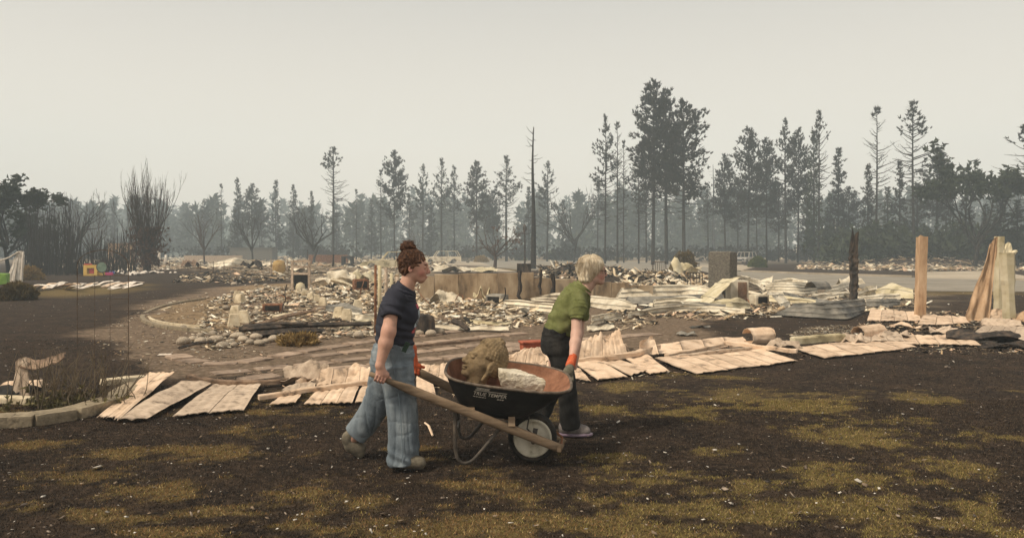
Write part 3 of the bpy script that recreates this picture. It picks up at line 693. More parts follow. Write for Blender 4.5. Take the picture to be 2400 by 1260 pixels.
# wooded ridge far beyond
def ridge():
    x = np.linspace(-440, 150, 60); rows = []
    prof = 21 * np.exp(-((x + 270) / 150) ** 2) + 4 + 5 * fbm(x * .02, x * 0, 2) + 2 * fbm(x * .18, x * 0, 7)
    for k, (y, f) in enumerate(((345, 0), (365, .55), (390, .92), (405, 1.0), (440, 0))): rows.append(np.stack([x, np.full(60, float(y)), prof * f - 1], 1))
    Pg = np.stack(rows, 1); o = obj('hill', Pg.reshape(-1, 3), grid_faces(60, 5), MAT['needle_green'], smooth=True); tag(o, kind='structure')
ridge()
# smoke haze
hb = MB(); hb.box((0, 205, 36), (930, 520, 78)); hz = hb.build('haze', None)
tag(hz, 'thin wildfire smoke haze hanging over the whole place', 'haze', kind='stuff')
hm = bpy.data.materials.new('smoke_haze'); hm.use_nodes = True; hn = hm.node_tree; hn.nodes.clear()
pv = hn.nodes.new('ShaderNodeVolumePrincipled'); ho = hn.nodes.new('ShaderNodeOutputMaterial')
pv.inputs['Color'].default_value = (.80, .92, 1.0, 1); pv.inputs['Density'].default_value = .0020; pv.inputs['Anisotropy'].default_value = .0
hn.links.new(pv.outputs[0], ho.inputs['Volume']); hz.data.materials.append(hm)
# ---------------------------------------------------------------- road and kerbs
def sheet_poly(name, poly, z, mat, n=None):
    V = []
    for a, b in poly:
        p = G(a, b); V.append([p[0], p[1], z + float(gz(p[0], p[1])) * 0])
    o = obj(name, np.array(V), [list(range(len(V)))[::-1]], mat); return tag(o, kind='structure')
ASPH = M('ash_dusted_asphalt', [(.17, .148, .118), (.235, .205, .163), (.29, .255, .205)], .5, .95, .15, 20, vary=0, detail=9)
CONC = M('pale_driveway', [(.26, .21, .15), (.38, .315, .235), (.46, .385, .295)], .6, .95, .15, 14, vary=0, detail=9)
NEAR_E = [(1060, 619), (1120, 623), (1220, 632), (1460, 641), (1620, 645), (1720, 650), (1860, 668), (2180, 682), (2460, 684)]
FAR_E = [(2460, 659), (2143, 650), (1900, 643), (1734, 636), (1690, 626), (1600, 616.5), (1540, 614), (1400, 611.5), (1180, 609.5), (1060, 609.5)]
sheet_poly('road', NEAR_E + FAR_E, .006, ASPH)
sheet_poly('driveway', [(2150, 651.5), (2330, 656), (2460, 656), (2330, 634), (2170, 637)], .012, CONC)
sheet_poly('driveway', [(1640, 624), (1735, 634), (1790, 622), (1640, 616)], .012, CONC)
sheet_poly('driveway', [(985, 620), (1150, 622), (1120, 613), (1010, 613)], .012, CONC)
sheet_poly('driveway', [(985, 637), (1215, 637), (1150, 626), (985, 629)], .014, CONC)
def kerb(pts, w, label):
    p = np.array([G(a, b) for a, b in pts]); m = MB()
    for i in range(len(p) - 1): m.beam(p[i] + [0, 0, .05], p[i + 1] + [0, 0, .05], w, .14)
    tag(m.build('kerb', CONC), kind='structure')
kerb([(2460, 658.5), (2350, 655.5)], .35, ''); kerb([(2140, 649.6), (1900, 642.6), (1740, 636)], .3, '')
kerb([(1640, 616), (1540, 613.6), (1400, 611.2), (1180, 609.2)], .35, '')
# ---------------------------------------------------------------- rubble
PALC = np.array([(.66, .52, .35), (.78, .67, .50), (.44, .31, .18), (.27, .205, .135), (.12, .09, .06), (.028, .023, .018), (.64, .44, .30), (.82, .75, .62)])
def rubble(name, label, poly, n, s0, s1, p, seed, lift=.0, flatness=.22, tilt=.35, ref=20., long=2.2):
    n = int(n * 2.6); s0 *= .42; s1 *= .72; flatness *= .38; lift *= .5; tilt *= .7; long *= 1.3
    r = np.random.default_rng(seed); w = np.array([G(a, b)[:2] for a, b in poly]); out = []
    lo, hi = w.min(0), w.max(0); lo[1] = max(lo[1], 2)
    k = 0
    while sum(map(len, out)) < n and k < 60:
        y = np.exp(r.uniform(math.log(lo[1]), math.log(hi[1]), n)); x = r.uniform(lo[0], hi[0], n); k += 1
        ins = np.zeros(n, bool)
        for i in range(len(w)):
            (x1, y1), (x2, y2) = w[i], w[(i + 1) % len(w)]
            ins ^= ((y1 > y) != (y2 > y)) & (x < (x2 - x1) * (y - y1) / (y2 - y1 + 1e-12) + x1)
        out.append(np.stack([x[ins], y[ins]], 1))
    q = np.concatenate(out)[:n]; q = q[fbm(q[:, 0] * 20 / ref, q[:, 1] * 10 / ref, seed) + r.normal(0, .12, len(q)) > .36]; n = len(q)
    sc = (q[:, 1] / ref) ** .75
    s = s0 * (s1 / s0) ** (r.random(n) ** 1.5) * sc
    size = np.stack([s * r.uniform(1, long, n), s * r.uniform(.5, 1.1, n), s * flatness * r.uniform(.4, 2.2, n)], 1)
    hgt = np.abs(r.normal(0, .5, n)) * lift * fbm(q[:, 0] * .8, q[:, 1] * .8, seed + 2)
    pos = np.stack([q[:, 0], q[:, 1], gz(q[:, 0], q[:, 1]) + size[:, 2] * .3 + hgt], 1)
    c = PALC[r.choice(8, n, p=np.array(p) / sum(p))] * r.uniform(.75, 1.2, n)[:, None]
    V, Fc, C = chunks(pos, size, c, tilt, r, .35)
    return tag(obj(name, V, Fc, MAT['rubble'], col=C), label, 'rubble', kind='stuff')
rubble('rubble', 'broad field of pale burnt rubble around the foundations of the far lots', [(400, 640), (430, 612), (700, 601), (1050, 601), (1060, 616), (960, 640), (700, 650)], 5200, .08, .42, (3, 3, 2, 1.5, 1, 1.2, 1, 1.5), 31, .7, ref=40)
rubble('rubble', 'pale rubble strip below the chain-link fence beyond the road', [(1860, 630), (1900, 617), (2460, 612), (2460, 634), (2160, 636)], 3000, .07, .36, (4, 3, 2, 1.5, .6, .6, 2, 1), 32, .5, ref=40)
rubble('rubble', 'scattered pale rubble behind the burnt thicket', [(60, 622), (60, 606), (500, 604), (480, 640), (280, 636)], 2000, .07, .34, (2, 3, 2, 1.5, 1, 1.2, 1.5, 3), 33, .4, ref=40)
rubble('rubble', 'low hazy rubble among the far tree trunks', [(1250, 607), (2000, 608), (1960, 601), (1250, 600)], 1600, .10, .4, (3, 3, 2, 1, .6, .6, 2, 2), 34, .5, ref=60)
rubble('rubble', 'thick ash and splintered rubble inside the stone-edged house bed', [(440, 800), (500, 700), (620, 672), (880, 668), (980, 690), (980, 760), (860, 790), (640, 800), (500, 822)], 7800, .016, .15, (4, 5, 2.5, 2, 1.8, 2.2, 2.5, 3), 35, .10, .16, .3, 18)
rubble('rubble', 'heaped pale rubble in front of the concrete foundation wall', [(960, 700), (1010, 682), (1120, 690), (1260, 735), (1280, 760), (1180, 772), (1040, 770), (960, 745)], 5200, .02, .2, (4, 5, 2, 1.6, 1, 1.2, 1.5, 4), 36, .14, .2, .4, 18)
rubble('rubble', 'pale splintered rubble heaped around the pier blocks and pipes', [(690, 690), (760, 655), (900, 640), (985, 650), (985, 700), (860, 722), (740, 716)], 4200, .025, .24, (4, 4, 2, 2, 1.3, 1.6, 1, 2.5), 37, .22, .2, .4, 22)
rubble('rubble', 'sooty tangle of burnt rubble on top of the foundation wall', [(1260, 655), (1270, 632), (1370, 628), (1480, 640), (1470, 662)], 1900, .03, .26, (1, 1, 1.5, 2, 3, 5, .6, .6), 38, .4, .22, .6, 26, 4)
rubble('rubble', 'pale rubble heap beside the metal garden chair', [(1440, 672), (1490, 650), (1640, 645), (1690, 668), (1640, 690), (1480, 690)], 2400, .03, .28, (4, 4, 2, 1.5, 1, 1.4, 1, 1.5), 39, .35, .2, .5, 26, 4)
rubble('rubble', 'bleached rubble spilling under the crumpled roofing sheets', [(1380, 770), (1440, 715), (1700, 690), (1880, 690), (2150, 680), (2180, 720), (1900, 740), (1780, 745), (1600, 755), (1460, 775)], 1900, .02, .2, (4, 4, 2, 2, 1.5, 2.5, 1, 2), 40, .16, .2, .4, 18, 3)
rubble('rubble', 'small tan fragments around the melted fence posts', [(1990, 800), (2020, 740), (2250, 728), (2460, 745), (2460, 830), (2150, 830)], 1500, .012, .09, (1, 1, 2.5, 2, 2, 4, 3, .4), 41, .06, .2, .4, 14, 3)
rubble('rubble', 'burnt fragments in the gaps between the fallen fence panels', [(420, 900), (640, 860), (900, 855), (1300, 830), (1700, 790), (2000, 780), (2100, 820), (1700, 870), (1100, 930), (700, 935)], 900, .008, .05, (1, 1, 2, 2, 2.5, 5, 1.5, .3), 42, .01, .2, .2, 9, 3)
rubble('rubble', 'dark sooty scraps along the far side of the black lawn', [(400, 662), (430, 645), (700, 640), (700, 656), (560, 664)], 700, .04, .26, (1, 1, 1.5, 1.5, 2, 4, .8, .5), 43, .1, .2, .4, 36, 3)
rubble('rubble', 'grey twig litter on the black lawn beside the long beige gutter', [(1850, 785), (1880, 768), (1990, 760), (2020, 775), (1900, 795)], 420, .012, .03, (.5, 1, 1, 3, 1, 1, 0, 2), 44, .02, .3, .2, 14, 9)
rubble('rubble', 'thin litter of chips over the brown soil beside the stepping path', [(200, 800), (330, 720), (480, 690), (480, 770), (640, 830), (400, 880)], 900, .008, .05, (1, 1.5, 1.5, 2, 1, 2, 1, 1.5), 45, .0, .3, .2, 14, 2)

# ---------------------------------------------------------------- sheets of metal and crumpled scraps
def crumple(name, label, c, size, mat, seed, cat='scrap', group=None, t=.006, fold=1.0, rz=None, nu=18, nv=14, parent=None):
    """a sheet folded and buckled about its ground point c, size = (length, depth, height)"""
    r = np.random.default_rng(seed); u = np.linspace(-1, 1, nu); v = np.linspace(-1, 1, nv); U, Vv = np.meshgrid(u, v, indexing='ij')
    a = r.uniform(0, 6.28); k = r.uniform(2.2, 4.0)
    ridge = 1 - np.abs(((U * math.cos(a) + Vv * math.sin(a)) * k * .5 + r.random()) % 2 - 1)
    n1 = fbm(U * 1.6 + seed, Vv * 1.6 + 3, seed); n2 = fbm(U * 1.6 + 9, Vv * 1.6 + seed, seed + 3)
    Z = size[2] * (ridge * .65 + n1 * .75 * fold - .3) * np.clip(1.4 - (U ** 2 + Vv ** 2) * .5, .25, 1)
    Z -= Z.min()
    X = U * size[0] / 2 * (1 - .25 * n2) + .25 * size[0] * (n1 - .5) * fold; Y = Vv * size[1] / 2 + .35 * size[1] * (n2 - .5) * fold
    q = r.uniform(-.5, .5) if rz is None else rz; ca, sa = math.cos(q), math.sin(q)
    Pg = np.stack([c[0] + X * ca - Y * sa, c[1] + X * sa + Y * ca, c[2] + Z + .004], 2)
    V, Fc = shell(Pg, t); o = obj(name, V, Fc, mat, parent, True)
    return tag(o, label, cat, group) if parent is None else o
def sheet(name, label, low, up, delta, mat, zl=.03, ribs=3, rib=.012, t=.01, nu=34, nv=25, buck=.05, seed=0, cat='roofing sheet', group=None):
    """low / up: edge polylines in photo pixels; low lies zl above the ground, up stands delta metres further away"""
    A = np.array([G(a, b, zl) for a, b in low]); A[:, 2] += gz(A[:, 0], A[:, 1]) * .0
    A = resample(A, nu); up = resample(np.array(up, float), nu)
    B = np.array([P(a, b, A[i, 1] + delta) for i, (a, b) in enumerate(up)])
    v = np.linspace(0, 1, nv)
    Pg = A[:, None] * (1 - v)[None, :, None] + B[:, None] * v[None, :, None]
    n = normals(Pg); uu = np.linspace(0, 1, nu)[:, None] + 0 * v[None]; vv = v[None] + 0 * uu
    if np.mean(n[:, :, 2]) + np.mean(-n[:, :, 1]) < 0: n = -n
    bow = np.sin(vv * math.pi) * .045 * np.linalg.norm(B - A, axis=1).mean()
    bk = buck * 2 * (fbm(uu * 4 + seed, vv * 2.0, seed) - .5)
    ph = (vv * ribs) % 1.0; rb = rib * np.exp(-((ph - .5) / .09) ** 2) if ribs else 0
    Pg = Pg + n * (bow * .6 + bk + rb)[:, :, None]
    V, Fc = shell(Pg, t); o = tag(obj(name, V, Fc, mat, None, True), label, cat, group)
    for k in range(ribs):                                # raised lap seams, coloured dark to make up for faint rib shading
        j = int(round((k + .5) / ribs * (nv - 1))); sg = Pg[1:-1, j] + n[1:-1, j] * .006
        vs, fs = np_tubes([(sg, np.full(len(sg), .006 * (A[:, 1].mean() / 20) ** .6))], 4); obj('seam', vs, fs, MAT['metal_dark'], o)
    return o

GS = 'heat-buckled roofing sheets piled in the ruin'
SH = [
 ('long rust-streaked sheet bridging the middle of the roofing pile', [(1530, 716), (1600, 713), (1680, 716)], [(1532, 708), (1600, 700), (1684, 707)], .3, 'metal', 2),
 ('thin cream strip curving over the top of the roofing pile', [(1560, 690), (1640, 682), (1720, 690), (1780, 700)], [(1560, 684), (1640, 673), (1722, 680), (1784, 693)], .3, 'metal', 1),
 ('narrow yellowed strip sloping under the sloping ribbed sheet', [(1770, 705), (1840, 708), (1910, 716)], [(1772, 697), (1842, 698), (1912, 708)], .3, 'metal_yellow', 1),
 ('pale strip running from the ribbed sheet toward the charred post', [(1900, 703), (1950, 700), (1992, 696)], [(1900, 694), (1950, 690), (1992, 688)], .3, 'metal', 1),
 ('dark strip wedged under the leaning yellow-stained sheet', [(1560, 724), (1640, 722), (1700, 728)], [(1562, 718), (1640, 713), (1702, 720)], .25, 'metal_dark', 0),  # plain dark strip below the paler sheet
 ('short pale sheet tipped against the foot of the chimney block', [(1640, 692), (1665, 690), (1690, 694)], [(1650, 672), (1672, 664), (1694, 668)], .4, 'metal', 2),
 ('creased sheet on the far side of the roofing pile', [(1810, 676), (1850, 674), (1895, 676)], [(1812, 663), (1850, 656), (1893, 664)], .5, 'metal', 2),
 ('flat pale sheet on the rubble past the charred post', [(2010, 708), (2060, 706), (2110, 702)], [(2014, 700), (2060, 694), (2108, 693)], .5, 'metal', 1),
 ('long pale roofing sheet lying in front of the concrete foundation wall', [(1113, 723), (1224, 732), (1300, 739)], [(1111, 706), (1214, 702), (1305, 713)], .25, 'metal', 3),
 ('arched pale roofing sheet rising behind the woman in green', [(1245, 704), (1310, 706), (1377, 716), (1440, 727), (1488, 727)], [(1243, 701), (1300, 684), (1377, 691), (1465, 704), (1492, 723)], .3, 'metal', 2),
 ('narrow pale sheet on the ground past the green shirt', [(1385, 762), (1430, 752), (1462, 746)], [(1385, 745), (1425, 738), (1455, 741)], .35, 'metal', 2),
 ('long wavy pale sheet above the dark ash heap', [(1470, 746), (1500, 737), (1560, 731), (1660, 729), (1746, 735)], [(1474, 742), (1537, 721), (1600, 718), (1660, 719), (1746, 728)], .45, 'metal', 2),
 ('broad rippled roofing sheet beside the chimney block', [(1438, 704), (1528, 702), (1600, 700), (1665, 703)], [(1457, 679), (1557, 673), (1643, 673), (1682, 685)], .5, 'metal', 3),
 ('dark underside sheet beneath the broad rippled roofing sheet', [(1460, 712), (1560, 712), (1650, 708), (1700, 706)], [(1470, 702), (1560, 698), (1640, 694), (1690, 690)], .4, 'metal_dark', 0),  # darker sheet set below the rippled one
 ('yellow-stained sheet leaning up against the ribbed heater box', [(1628, 712), (1643, 718), (1658, 721)], [(1694, 659), (1712, 657), (1733, 655)], 1.2, 'metal_yellow', 2),
 ('bent cream sheet at the foot of the ribbed heater box', [(1660, 722), (1710, 726), (1758, 723)], [(1668, 711), (1729, 702), (1758, 715)], .3, 'metal_yellow', 1),
 ('arched strip of sheet draped over the ribbed heater box', [(1650, 676), (1686, 664), (1735, 662), (1775, 674), (1790, 690)], [(1653, 670), (1686, 653), (1735, 651), (1782, 664), (1796, 684)], .5, 'metal', 1),
 ('ribbed roofing sheet sloping beside the ribbed heater box', [(1788, 688), (1830, 691), (1880, 693), (1915, 687)], [(1798, 668), (1830, 664), (1870, 666), (1912, 673)], .9, 'metal', 5),
 ('small raised sheet with a folded corner behind the ribbed roofing sheet', [(1735, 660), (1775, 668), (1808, 668)], [(1737, 651), (1790, 662), (1812, 651)], .6, 'metal', 2),
 ('diagonal pale strip sliding down beside the rubble', [(1836, 726), (1846, 722), (1858, 717)], [(1796, 693), (1810, 691), (1826, 690)], .9, 'metal', 2),
 ('large soot-blackened sheet lying on the black lawn', [(1814, 738), (1900, 743), (1988, 748), (2025, 731)], [(1868, 716), (1930, 714), (1980, 709), (2028, 704)], .55, 'metal_dark', 3),
 ('dark curled sheet edge above the soot-blackened sheet', [(1838, 696), (1890, 711), (1945, 719), (1985, 712)], [(1836, 690), (1890, 702), (1945, 712), (1990, 706)], .3, 'metal_dark', 0),
 ('cream sheet slanting behind the black charred post', [(1932, 690), (1965, 684), (1992, 674)], [(1934, 680), (1965, 671), (1992, 665)], .5, 'metal', 2),
 ('curled cream sheet beside the black charred post', [(2008, 698), (2030, 692), (2052, 690)], [(2010, 689), (2032, 676), (2054, 674)], .35, 'metal', 1),
 ('peaked yellowed sheet between the black post and the tan post', [(2052, 692), (2095, 698), (2142, 700)], [(2056, 684), (2090, 668), (2140, 685)], .5, 'metal_yellow', 1),
 ('flat sooty sheet on the black lawn beside the tan post', [(2030, 716), (2070, 719), (2110, 716)], [(2030, 707), (2070, 706), (2108, 707)], .3, 'metal_dark', 1),
 ('low pale sheet across the rubble above the ash heap', [(1490, 690), (1560, 694), (1620, 690)], [(1490, 684), (1560, 684), (1620, 682)], .7, 'metal', 2),
 ('thin sheet lying by the woman in green at the edge of the black ash', [(1375, 775), (1400, 773), (1440, 770)], [(1375, 765), (1400, 762), (1436, 763)], .3, 'metal', 1),
 ('flat pale board lying at the front of the rubble heap', [(1020, 768), (1090, 772), (1193, 775)], [(1010, 760), (1090, 764), (1190, 766)], .2, 'metal', 1),
 ('bent pale sheet lying across the rubble heap', [(1105, 757), (1150, 763), (1200, 759)], [(1100, 748), (1150, 752), (1196, 752)], .25, 'metal_yellow', 1),
 ('torn pale sheet on the slope of the rubble heap', [(1180, 750), (1220, 752), (1258, 746)], [(1190, 739), (1220, 737), (1255, 738)], .3, 'metal', 1),
 ('grey folded sheet metal beside the row of pier blocks', [(762, 728), (800, 735), (850, 740)], [(768, 714), (810, 708), (848, 722)], .4, 'metal_dark', 1),
 ('flat scorched sheet leaning in the house bed near the pier blocks', [(790, 742), (840, 752), (880, 748)], [(800, 728), (840, 734), (880, 736)], .4, 'metal', 1),
 ('cream curved strip bridging the rubble beside the rusty pipe', [(800, 770), (840, 760), (880, 748)], [(800, 764), (840, 752), (880, 742)], .2, 'metal_yellow', 0),
 ('collapsed pale roof slope behind the dark lawn', [(455, 636), (510, 639), (580, 637)], [(470, 622), (556, 603), (600, 615)], 1.6, 'metal', 4),
 ('low pale roof edge leaning on the collapsed pale roof', [(560, 624), (600, 624), (628, 622)], [(545, 606), (590, 612), (628, 618)], .8, 'metal', 2),
]
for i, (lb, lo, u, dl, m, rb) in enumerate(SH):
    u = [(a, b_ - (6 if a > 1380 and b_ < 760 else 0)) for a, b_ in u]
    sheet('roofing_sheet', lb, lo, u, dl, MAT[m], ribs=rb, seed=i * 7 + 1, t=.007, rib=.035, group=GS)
CR = [
 ('brown crumpled sheet at the end of the collapsed pale roof', 446, 640, (1.5, .8, .8), 'vinyl_dark'), ('black peaked scrap heap behind the dark lawn', 592, 642, (1.6, .9, .8), 'char'),
 ('twisted pale scrap peak behind the round bush by the garden chair', 1600, 652, (2.2, 1.0, 1.3), 'metal_yellow'), ('crumpled cream sheet leaning on the foundation wall', 1085, 700, (1.1, .6, .62), 'metal_yellow'),
 ('upright buckled cream scrap at the foot of the foundation wall', 1130, 706, (.6, .4, .65), 'metal_yellow'), ('buckled pale scrap on the heap next to the stump', 1040, 715, (1.1, .6, .55), 'metal'),
 ('pale scrap cone on the sand by the garden chair', 1490, 655, (1.2, .5, .45), 'metal_yellow'), ('twisted sheet beneath the parked wreck', 800, 668, (1.6, .8, .8), 'metal'),
 ('warped sheet standing in rubble behind the pipes', 850, 664, (1.3, .7, .8), 'metal_yellow'), ('crumpled pale scrap beside the fireplace frame', 760, 672, (1.2, .7, .5), 'metal'),
 ('curled pale scrap on the rubble beside the concrete foundation wall', 1010, 690, (1.0, .5, .5), 'metal'), ('dark scrap lying on the ash below the roofing sheets', 1608, 785, (.42, .3, .10), 'metal_dark'),
 ('small curved dark scrap at the edge of the black ash', 1640, 768, (.5, .1, .06), 'metal_dark'), ('cream scrap on the sandy strip behind the fireplace frame', 700, 644, (1.4, .8, .5), 'metal'),
 ('heap of pale sheet at the far end of the collapsed pale roof', 640, 636, (2.2, 1.2, .7), 'metal'), ('flat pale sheet heap before the wrecked pickup', 880, 648, (2.0, 1.0, .5), 'metal'),
 ('long pale scrap on the slab behind the foundation wall', 1060, 640, (3.5, 1.4, .6), 'metal'), ('yellowed scrap on the slab behind the foundation wall', 1130, 638, (2.5, 1.2, .5), 'metal_yellow'),
 ('pale rubble scrap between chimney block and road', 1745, 664, (1.6, .8, .4), 'metal'), ('pale bent scrap behind the black charred post', 1990, 672, (1.4, .6, .5), 'metal'),
]
for i, (lb, a, b, sz, m) in enumerate(CR):
    crumple('crumpled_sheet', lb, Gz(a, b), sz, MAT[m], 200 + i, 'scrap', 'crumpled scraps in the rubble')

# ---------------------------------------------------------------- wrecked cars
def burnt_car(name, label, px, py, yaw, L, Hh, mat, pickup=False, cat='car', W=1.85, flip=False):
    b = G(px, py); t = thing(name, label, cat, b); ca, sa = math.cos(yaw), math.sin(yaw)
    def tf(v):
        v = np.asarray(v, float).reshape(-1, 3); return np.stack([b[0] + v[:, 0] * ca - v[:, 1] * sa, b[1] + v[:, 0] * sa + v[:, 1] * ca, v[:, 2]], 1)
    h0 = .28; hb_ = Hh * .55; x0, x1 = -L / 2, L / 2; wx = (x0 + .17 * L, x1 - .2 * L); wr = .40
    prof = [(x0, h0)]
    for cx in wx:
        prof += [(cx + wr * math.cos(q), h0 - .02 + wr * math.sin(q)) for q in np.linspace(math.pi, 0, 8)]
    prof += [(x1, h0), (x1 - .03, hb_ * .95), (x1 - .3, hb_), (x0 + .32 * L, hb_), (x0 + .05 * L, hb_ * .82), (x0, hb_ * .6)]
    n = len(prof); V = [(x, s * W / 2, z) for s in (-1, 1) for x, z in prof]
    Fc = [list(range(n)), list(range(2 * n - 1, n - 1, -1))] + [[i, i + n, (i + 1) % n + n, (i + 1) % n] for i in range(n)]
    V = tf(V); V[:, 2] += .02 * np.sin(np.arange(len(V)) * 2.1)
    body = obj('body', V, Fc, mat, t)
    r0, r1 = x0 + .40 * L, (x0 + .66 * L if pickup else x1 - .10 * L)
    m = MB(); m.add(tf([(r0, -W * .42, Hh), (r1, -W * .42, Hh), (r1, W * .42, Hh - .03), (r0, W * .42, Hh), (r0, -W * .42, Hh - .06), (r1, -W * .42, Hh - .06), (r1, W * .42, Hh - .09), (r0, W * .42, Hh - .06)]),
                    [(0, 1, 2, 3), (7, 6, 5, 4), (0, 4, 5, 1), (1, 5, 6, 2), (2, 6, 7, 3), (3, 7, 4, 0)]); m.build('roof', mat, t)
    for s in (-1, 1):
        xs_ = [(x0 + .30 * L, r0), ((r0 + r1) / 2, (r0 + r1) / 2 - .05), (r1 + .08 * L * (not pickup) + .02, r1)]
        for xb, xt in xs_:
            m = MB(); m.tube(tf([(xb, s * W * .48, hb_ - .03), (xt, s * W * .42, Hh - .04)]), .05, 6); m.build('pillar', mat, t)
    m = MB(); m.box(tf([((r0 + r1) / 2, 0, hb_ - .12)])[0], ((r1 - r0) * .9, W * .7, .3), (0, 0, yaw)); m.build('burnt_interior', MAT['black'], t)
    for cx in wx:
        for s in (-1, 1):
            m = MB(); m.lathe([(.06, -.07), (.22, -.09), (.25, -.09), (.25, .09), (.21, .09), (.2, .03), (.08, .03)], (0, 0, 0), 14, 'y')
            Vw = np.concatenate(m.V) + [cx, s * (W / 2 - .12), .25]; obj('wheel', tf(Vw), m.F, MAT['metal_dark'], t)
    for s in (-1, 1):
        m = MB(); m.box(tf([(x0 + .0, s * W * .34, hb_ * .66)])[0], (.06, .32, .16), (0, 0, yaw)); m.build('headlight', MAT['black'], t)
    m = MB(); m.box(tf([(x0 + .012, 0, hb_ * .55)])[0], (.06, W * .5, .2), (0, 0, yaw)); m.build('grille', MAT['black'], t)
burnt_car('wrecked_pickup', 'burnt-out yellowed pickup wreck behind the woman with the hair bun', 925, 631.5, .12, 6.0, 1.62, MAT['metal_yellow'])
burnt_car('wrecked_car', 'burnt-out pale car wreck with a lifted hood beside the round singed tree', 1035, 617, .25, 5.2, 1.75, MAT['metal'], W=1.9)
burnt_car('wrecked_trailer', 'low dark burnt-out vehicle shell parked next to the pale car wreck', 1080, 615.5, .1, 3.4, 1.25, MAT['metal_dark'], True, W=1.8)
burnt_car('wrecked_car', 'bleached white car wreck beyond the chimney block', 1746, 617, .9, 4.6, 1.6, MAT['white'])
burnt_car('wrecked_car', 'white car wreck half hidden among the far tree trunks', 1620, 612, .1, 4.6, 1.55, MAT['white'])

# ---------------------------------------------------------------- far ruins, posts, lamp
def boxy(name, label, px, py, w, dpt, h, mat, cat, group=None, holes=(), rz=0.0, cap=None, rough=.03):
    """a ruin wall with real openings: holes = (x0, x1, z0, z1) as fractions of its front"""
    b = Gz(px, py); t = thing(name, label, cat, b, group)
    xsb = sorted({0, 1, *[v for h_ in holes for v in h_[:2]]}); zsb = sorted({0, 1, *[v for h_ in holes for v in h_[2:]]})
    m = MB(); ca, sa = math.cos(rz), math.sin(rz)
    for i in range(len(xsb) - 1):
        for j in range(len(zsb) - 1):
            xm, zm = (xsb[i] + xsb[i + 1]) / 2, (zsb[j] + zsb[j + 1]) / 2
            if any(q[0] < xm < q[1] and q[2] < zm < q[3] for q in holes): continue
            lx = (xm - .5) * w; m.box((b[0] + lx * ca, b[1] + lx * sa, b[2] + zm * h), ((xsb[i + 1] - xsb[i]) * w, dpt, (zsb[j + 1] - zsb[j]) * h), (0, 0, rz), rough * .3)
    m.build('wall', mat, t)
    if cap:
        m = MB(); m.box((b[0], b[1], b[2] + h + .03), (w * 1.04, dpt * 1.1, .07), (0, 0, rz), .02); m.build('top_course', cap, t)
    return t
boxy('ruined_wall', 'yellow-tan ruined wall with dark openings behind the toy playhouse', 285, 622, 3.0, .4, 2.6, MAT['wood_tan'], 'wall', holes=((.2, .4, .35, .7), (.6, .85, .1, .6)))
boxy('ruined_wall', 'square dark grey ruin among the far bare trees', 595, 611, 7.5, 3.0, 2.3, MAT['chimney'], 'ruin', cap=MAT['chimney'])
boxy('ruined_wall', 'low reddish brick ruin behind the scattered rubble', 770, 618, 5.2, .6, 1.2, MAT['rust'], 'ruin')
boxy('ruined_wall', 'long low tan ruin wall in front of the small reddish bare tree', 500, 617, 8.0, .5, 1.1, MAT['vinyl_dirty'], 'ruin')
boxy('ruined_building', 'long low ruin with faded red roof beyond the road', 1390, 601.5, 16, 4, 2.6, MAT['vinyl_dirty'], 'building', cap=M('faded_red_roof', [(.2, .07, .05), (.3, .11, .08), (.36, .15, .11)], 1, .9, .2))
boxy('ruined_building', 'pale low ruin glimpsed between the far trunks on the dry slope', 1880, 602, 14, 4, 2.4, MAT['vinyl_dirty'], 'building')
boxy('ruined_wall', 'small reddish debris box by the chain-link fence', 1975, 614, .9, .8, 1.0, MAT['wood_tan'], 'box')
boxy('appliance', 'charred square appliance standing in the far rubble', 815, 622, 1.3, .9, 1.1, MAT['black'], 'appliance', holes=((.25, .8, .25, .8),))
def pole(name, label, px, top, base, r0, mat, cat='post', group=None, lean=0.0, n=8):
    b = Gz(px, base); hh = P(px, top, b[1])[2]; m = MB()
    m.tube([b - [0, 0, .05], [b[0] + lean * .5, b[1], hh * .5], [b[0] + lean, b[1], hh]], [r0, r0 * .97, r0 * .9], n)
    return tag(m.build(name, mat, None, True), label, cat, group)
b = G(1230, 629); t = thing('lamp_post', 'thin dark lamp post beside the tall limbless trunk', 'lamp post', b); hh = P(1230, 540, b[1])[2]
m = MB(); m.tube([b, b + [0, 0, hh]], [.1, .06], 8); m.build('pole', MAT['char'], t)
m = MB(); m.beam(b + [-.45, 0, hh - .3], b + [.45, 0, hh - .3], .05, .05); m.build('crossarm', MAT['char'], t)
m = MB(); m.lathe([(.05, 0), (.18, .1), (.2, .45), (.1, .6), (.02, .68)], b + [0, 0, hh - .1], 10); m.build('lantern', MAT['char'], t)
b = G(1228, 660); m = MB(); m.box(b + [0, 0, .6], (.75, .35, .75)); tag(m.build('burnt_cabinet', MAT['char'], None), 'charred cabinet at the foot of the tall limbless trunk', 'cabinet')
for i, (a, tp, bs, lb) in enumerate([(372, 588, 626, 'tall white melted post remnant in the white debris row'), (388, 597, 622, 'short curled white post remnant in the white debris row'), (325, 597, 618, 'stubby white remnant behind the thin wire fence'),
        (1006, 585, 612, 'thin charred stake beside the low reddish brick ruin'), (720, 585, 622, 'charred stake rising above the fireplace frame'), (780, 596, 640, 'thin charred stake in the far rubble'), (1957, 520, 612, 'thin pale flagpole beyond the black post'), (1866, 575, 610, 'white sign post among the far trunks'), (1916, 560, 604, 'pale sign pole among the far trunks')]):
    pole('post', lb, a, tp, bs, .16 if 'white' in lb and 'sign' not in lb else .07, MAT['white'] if ('white' in lb or 'pale' in lb) else MAT['char'], lean=.05)
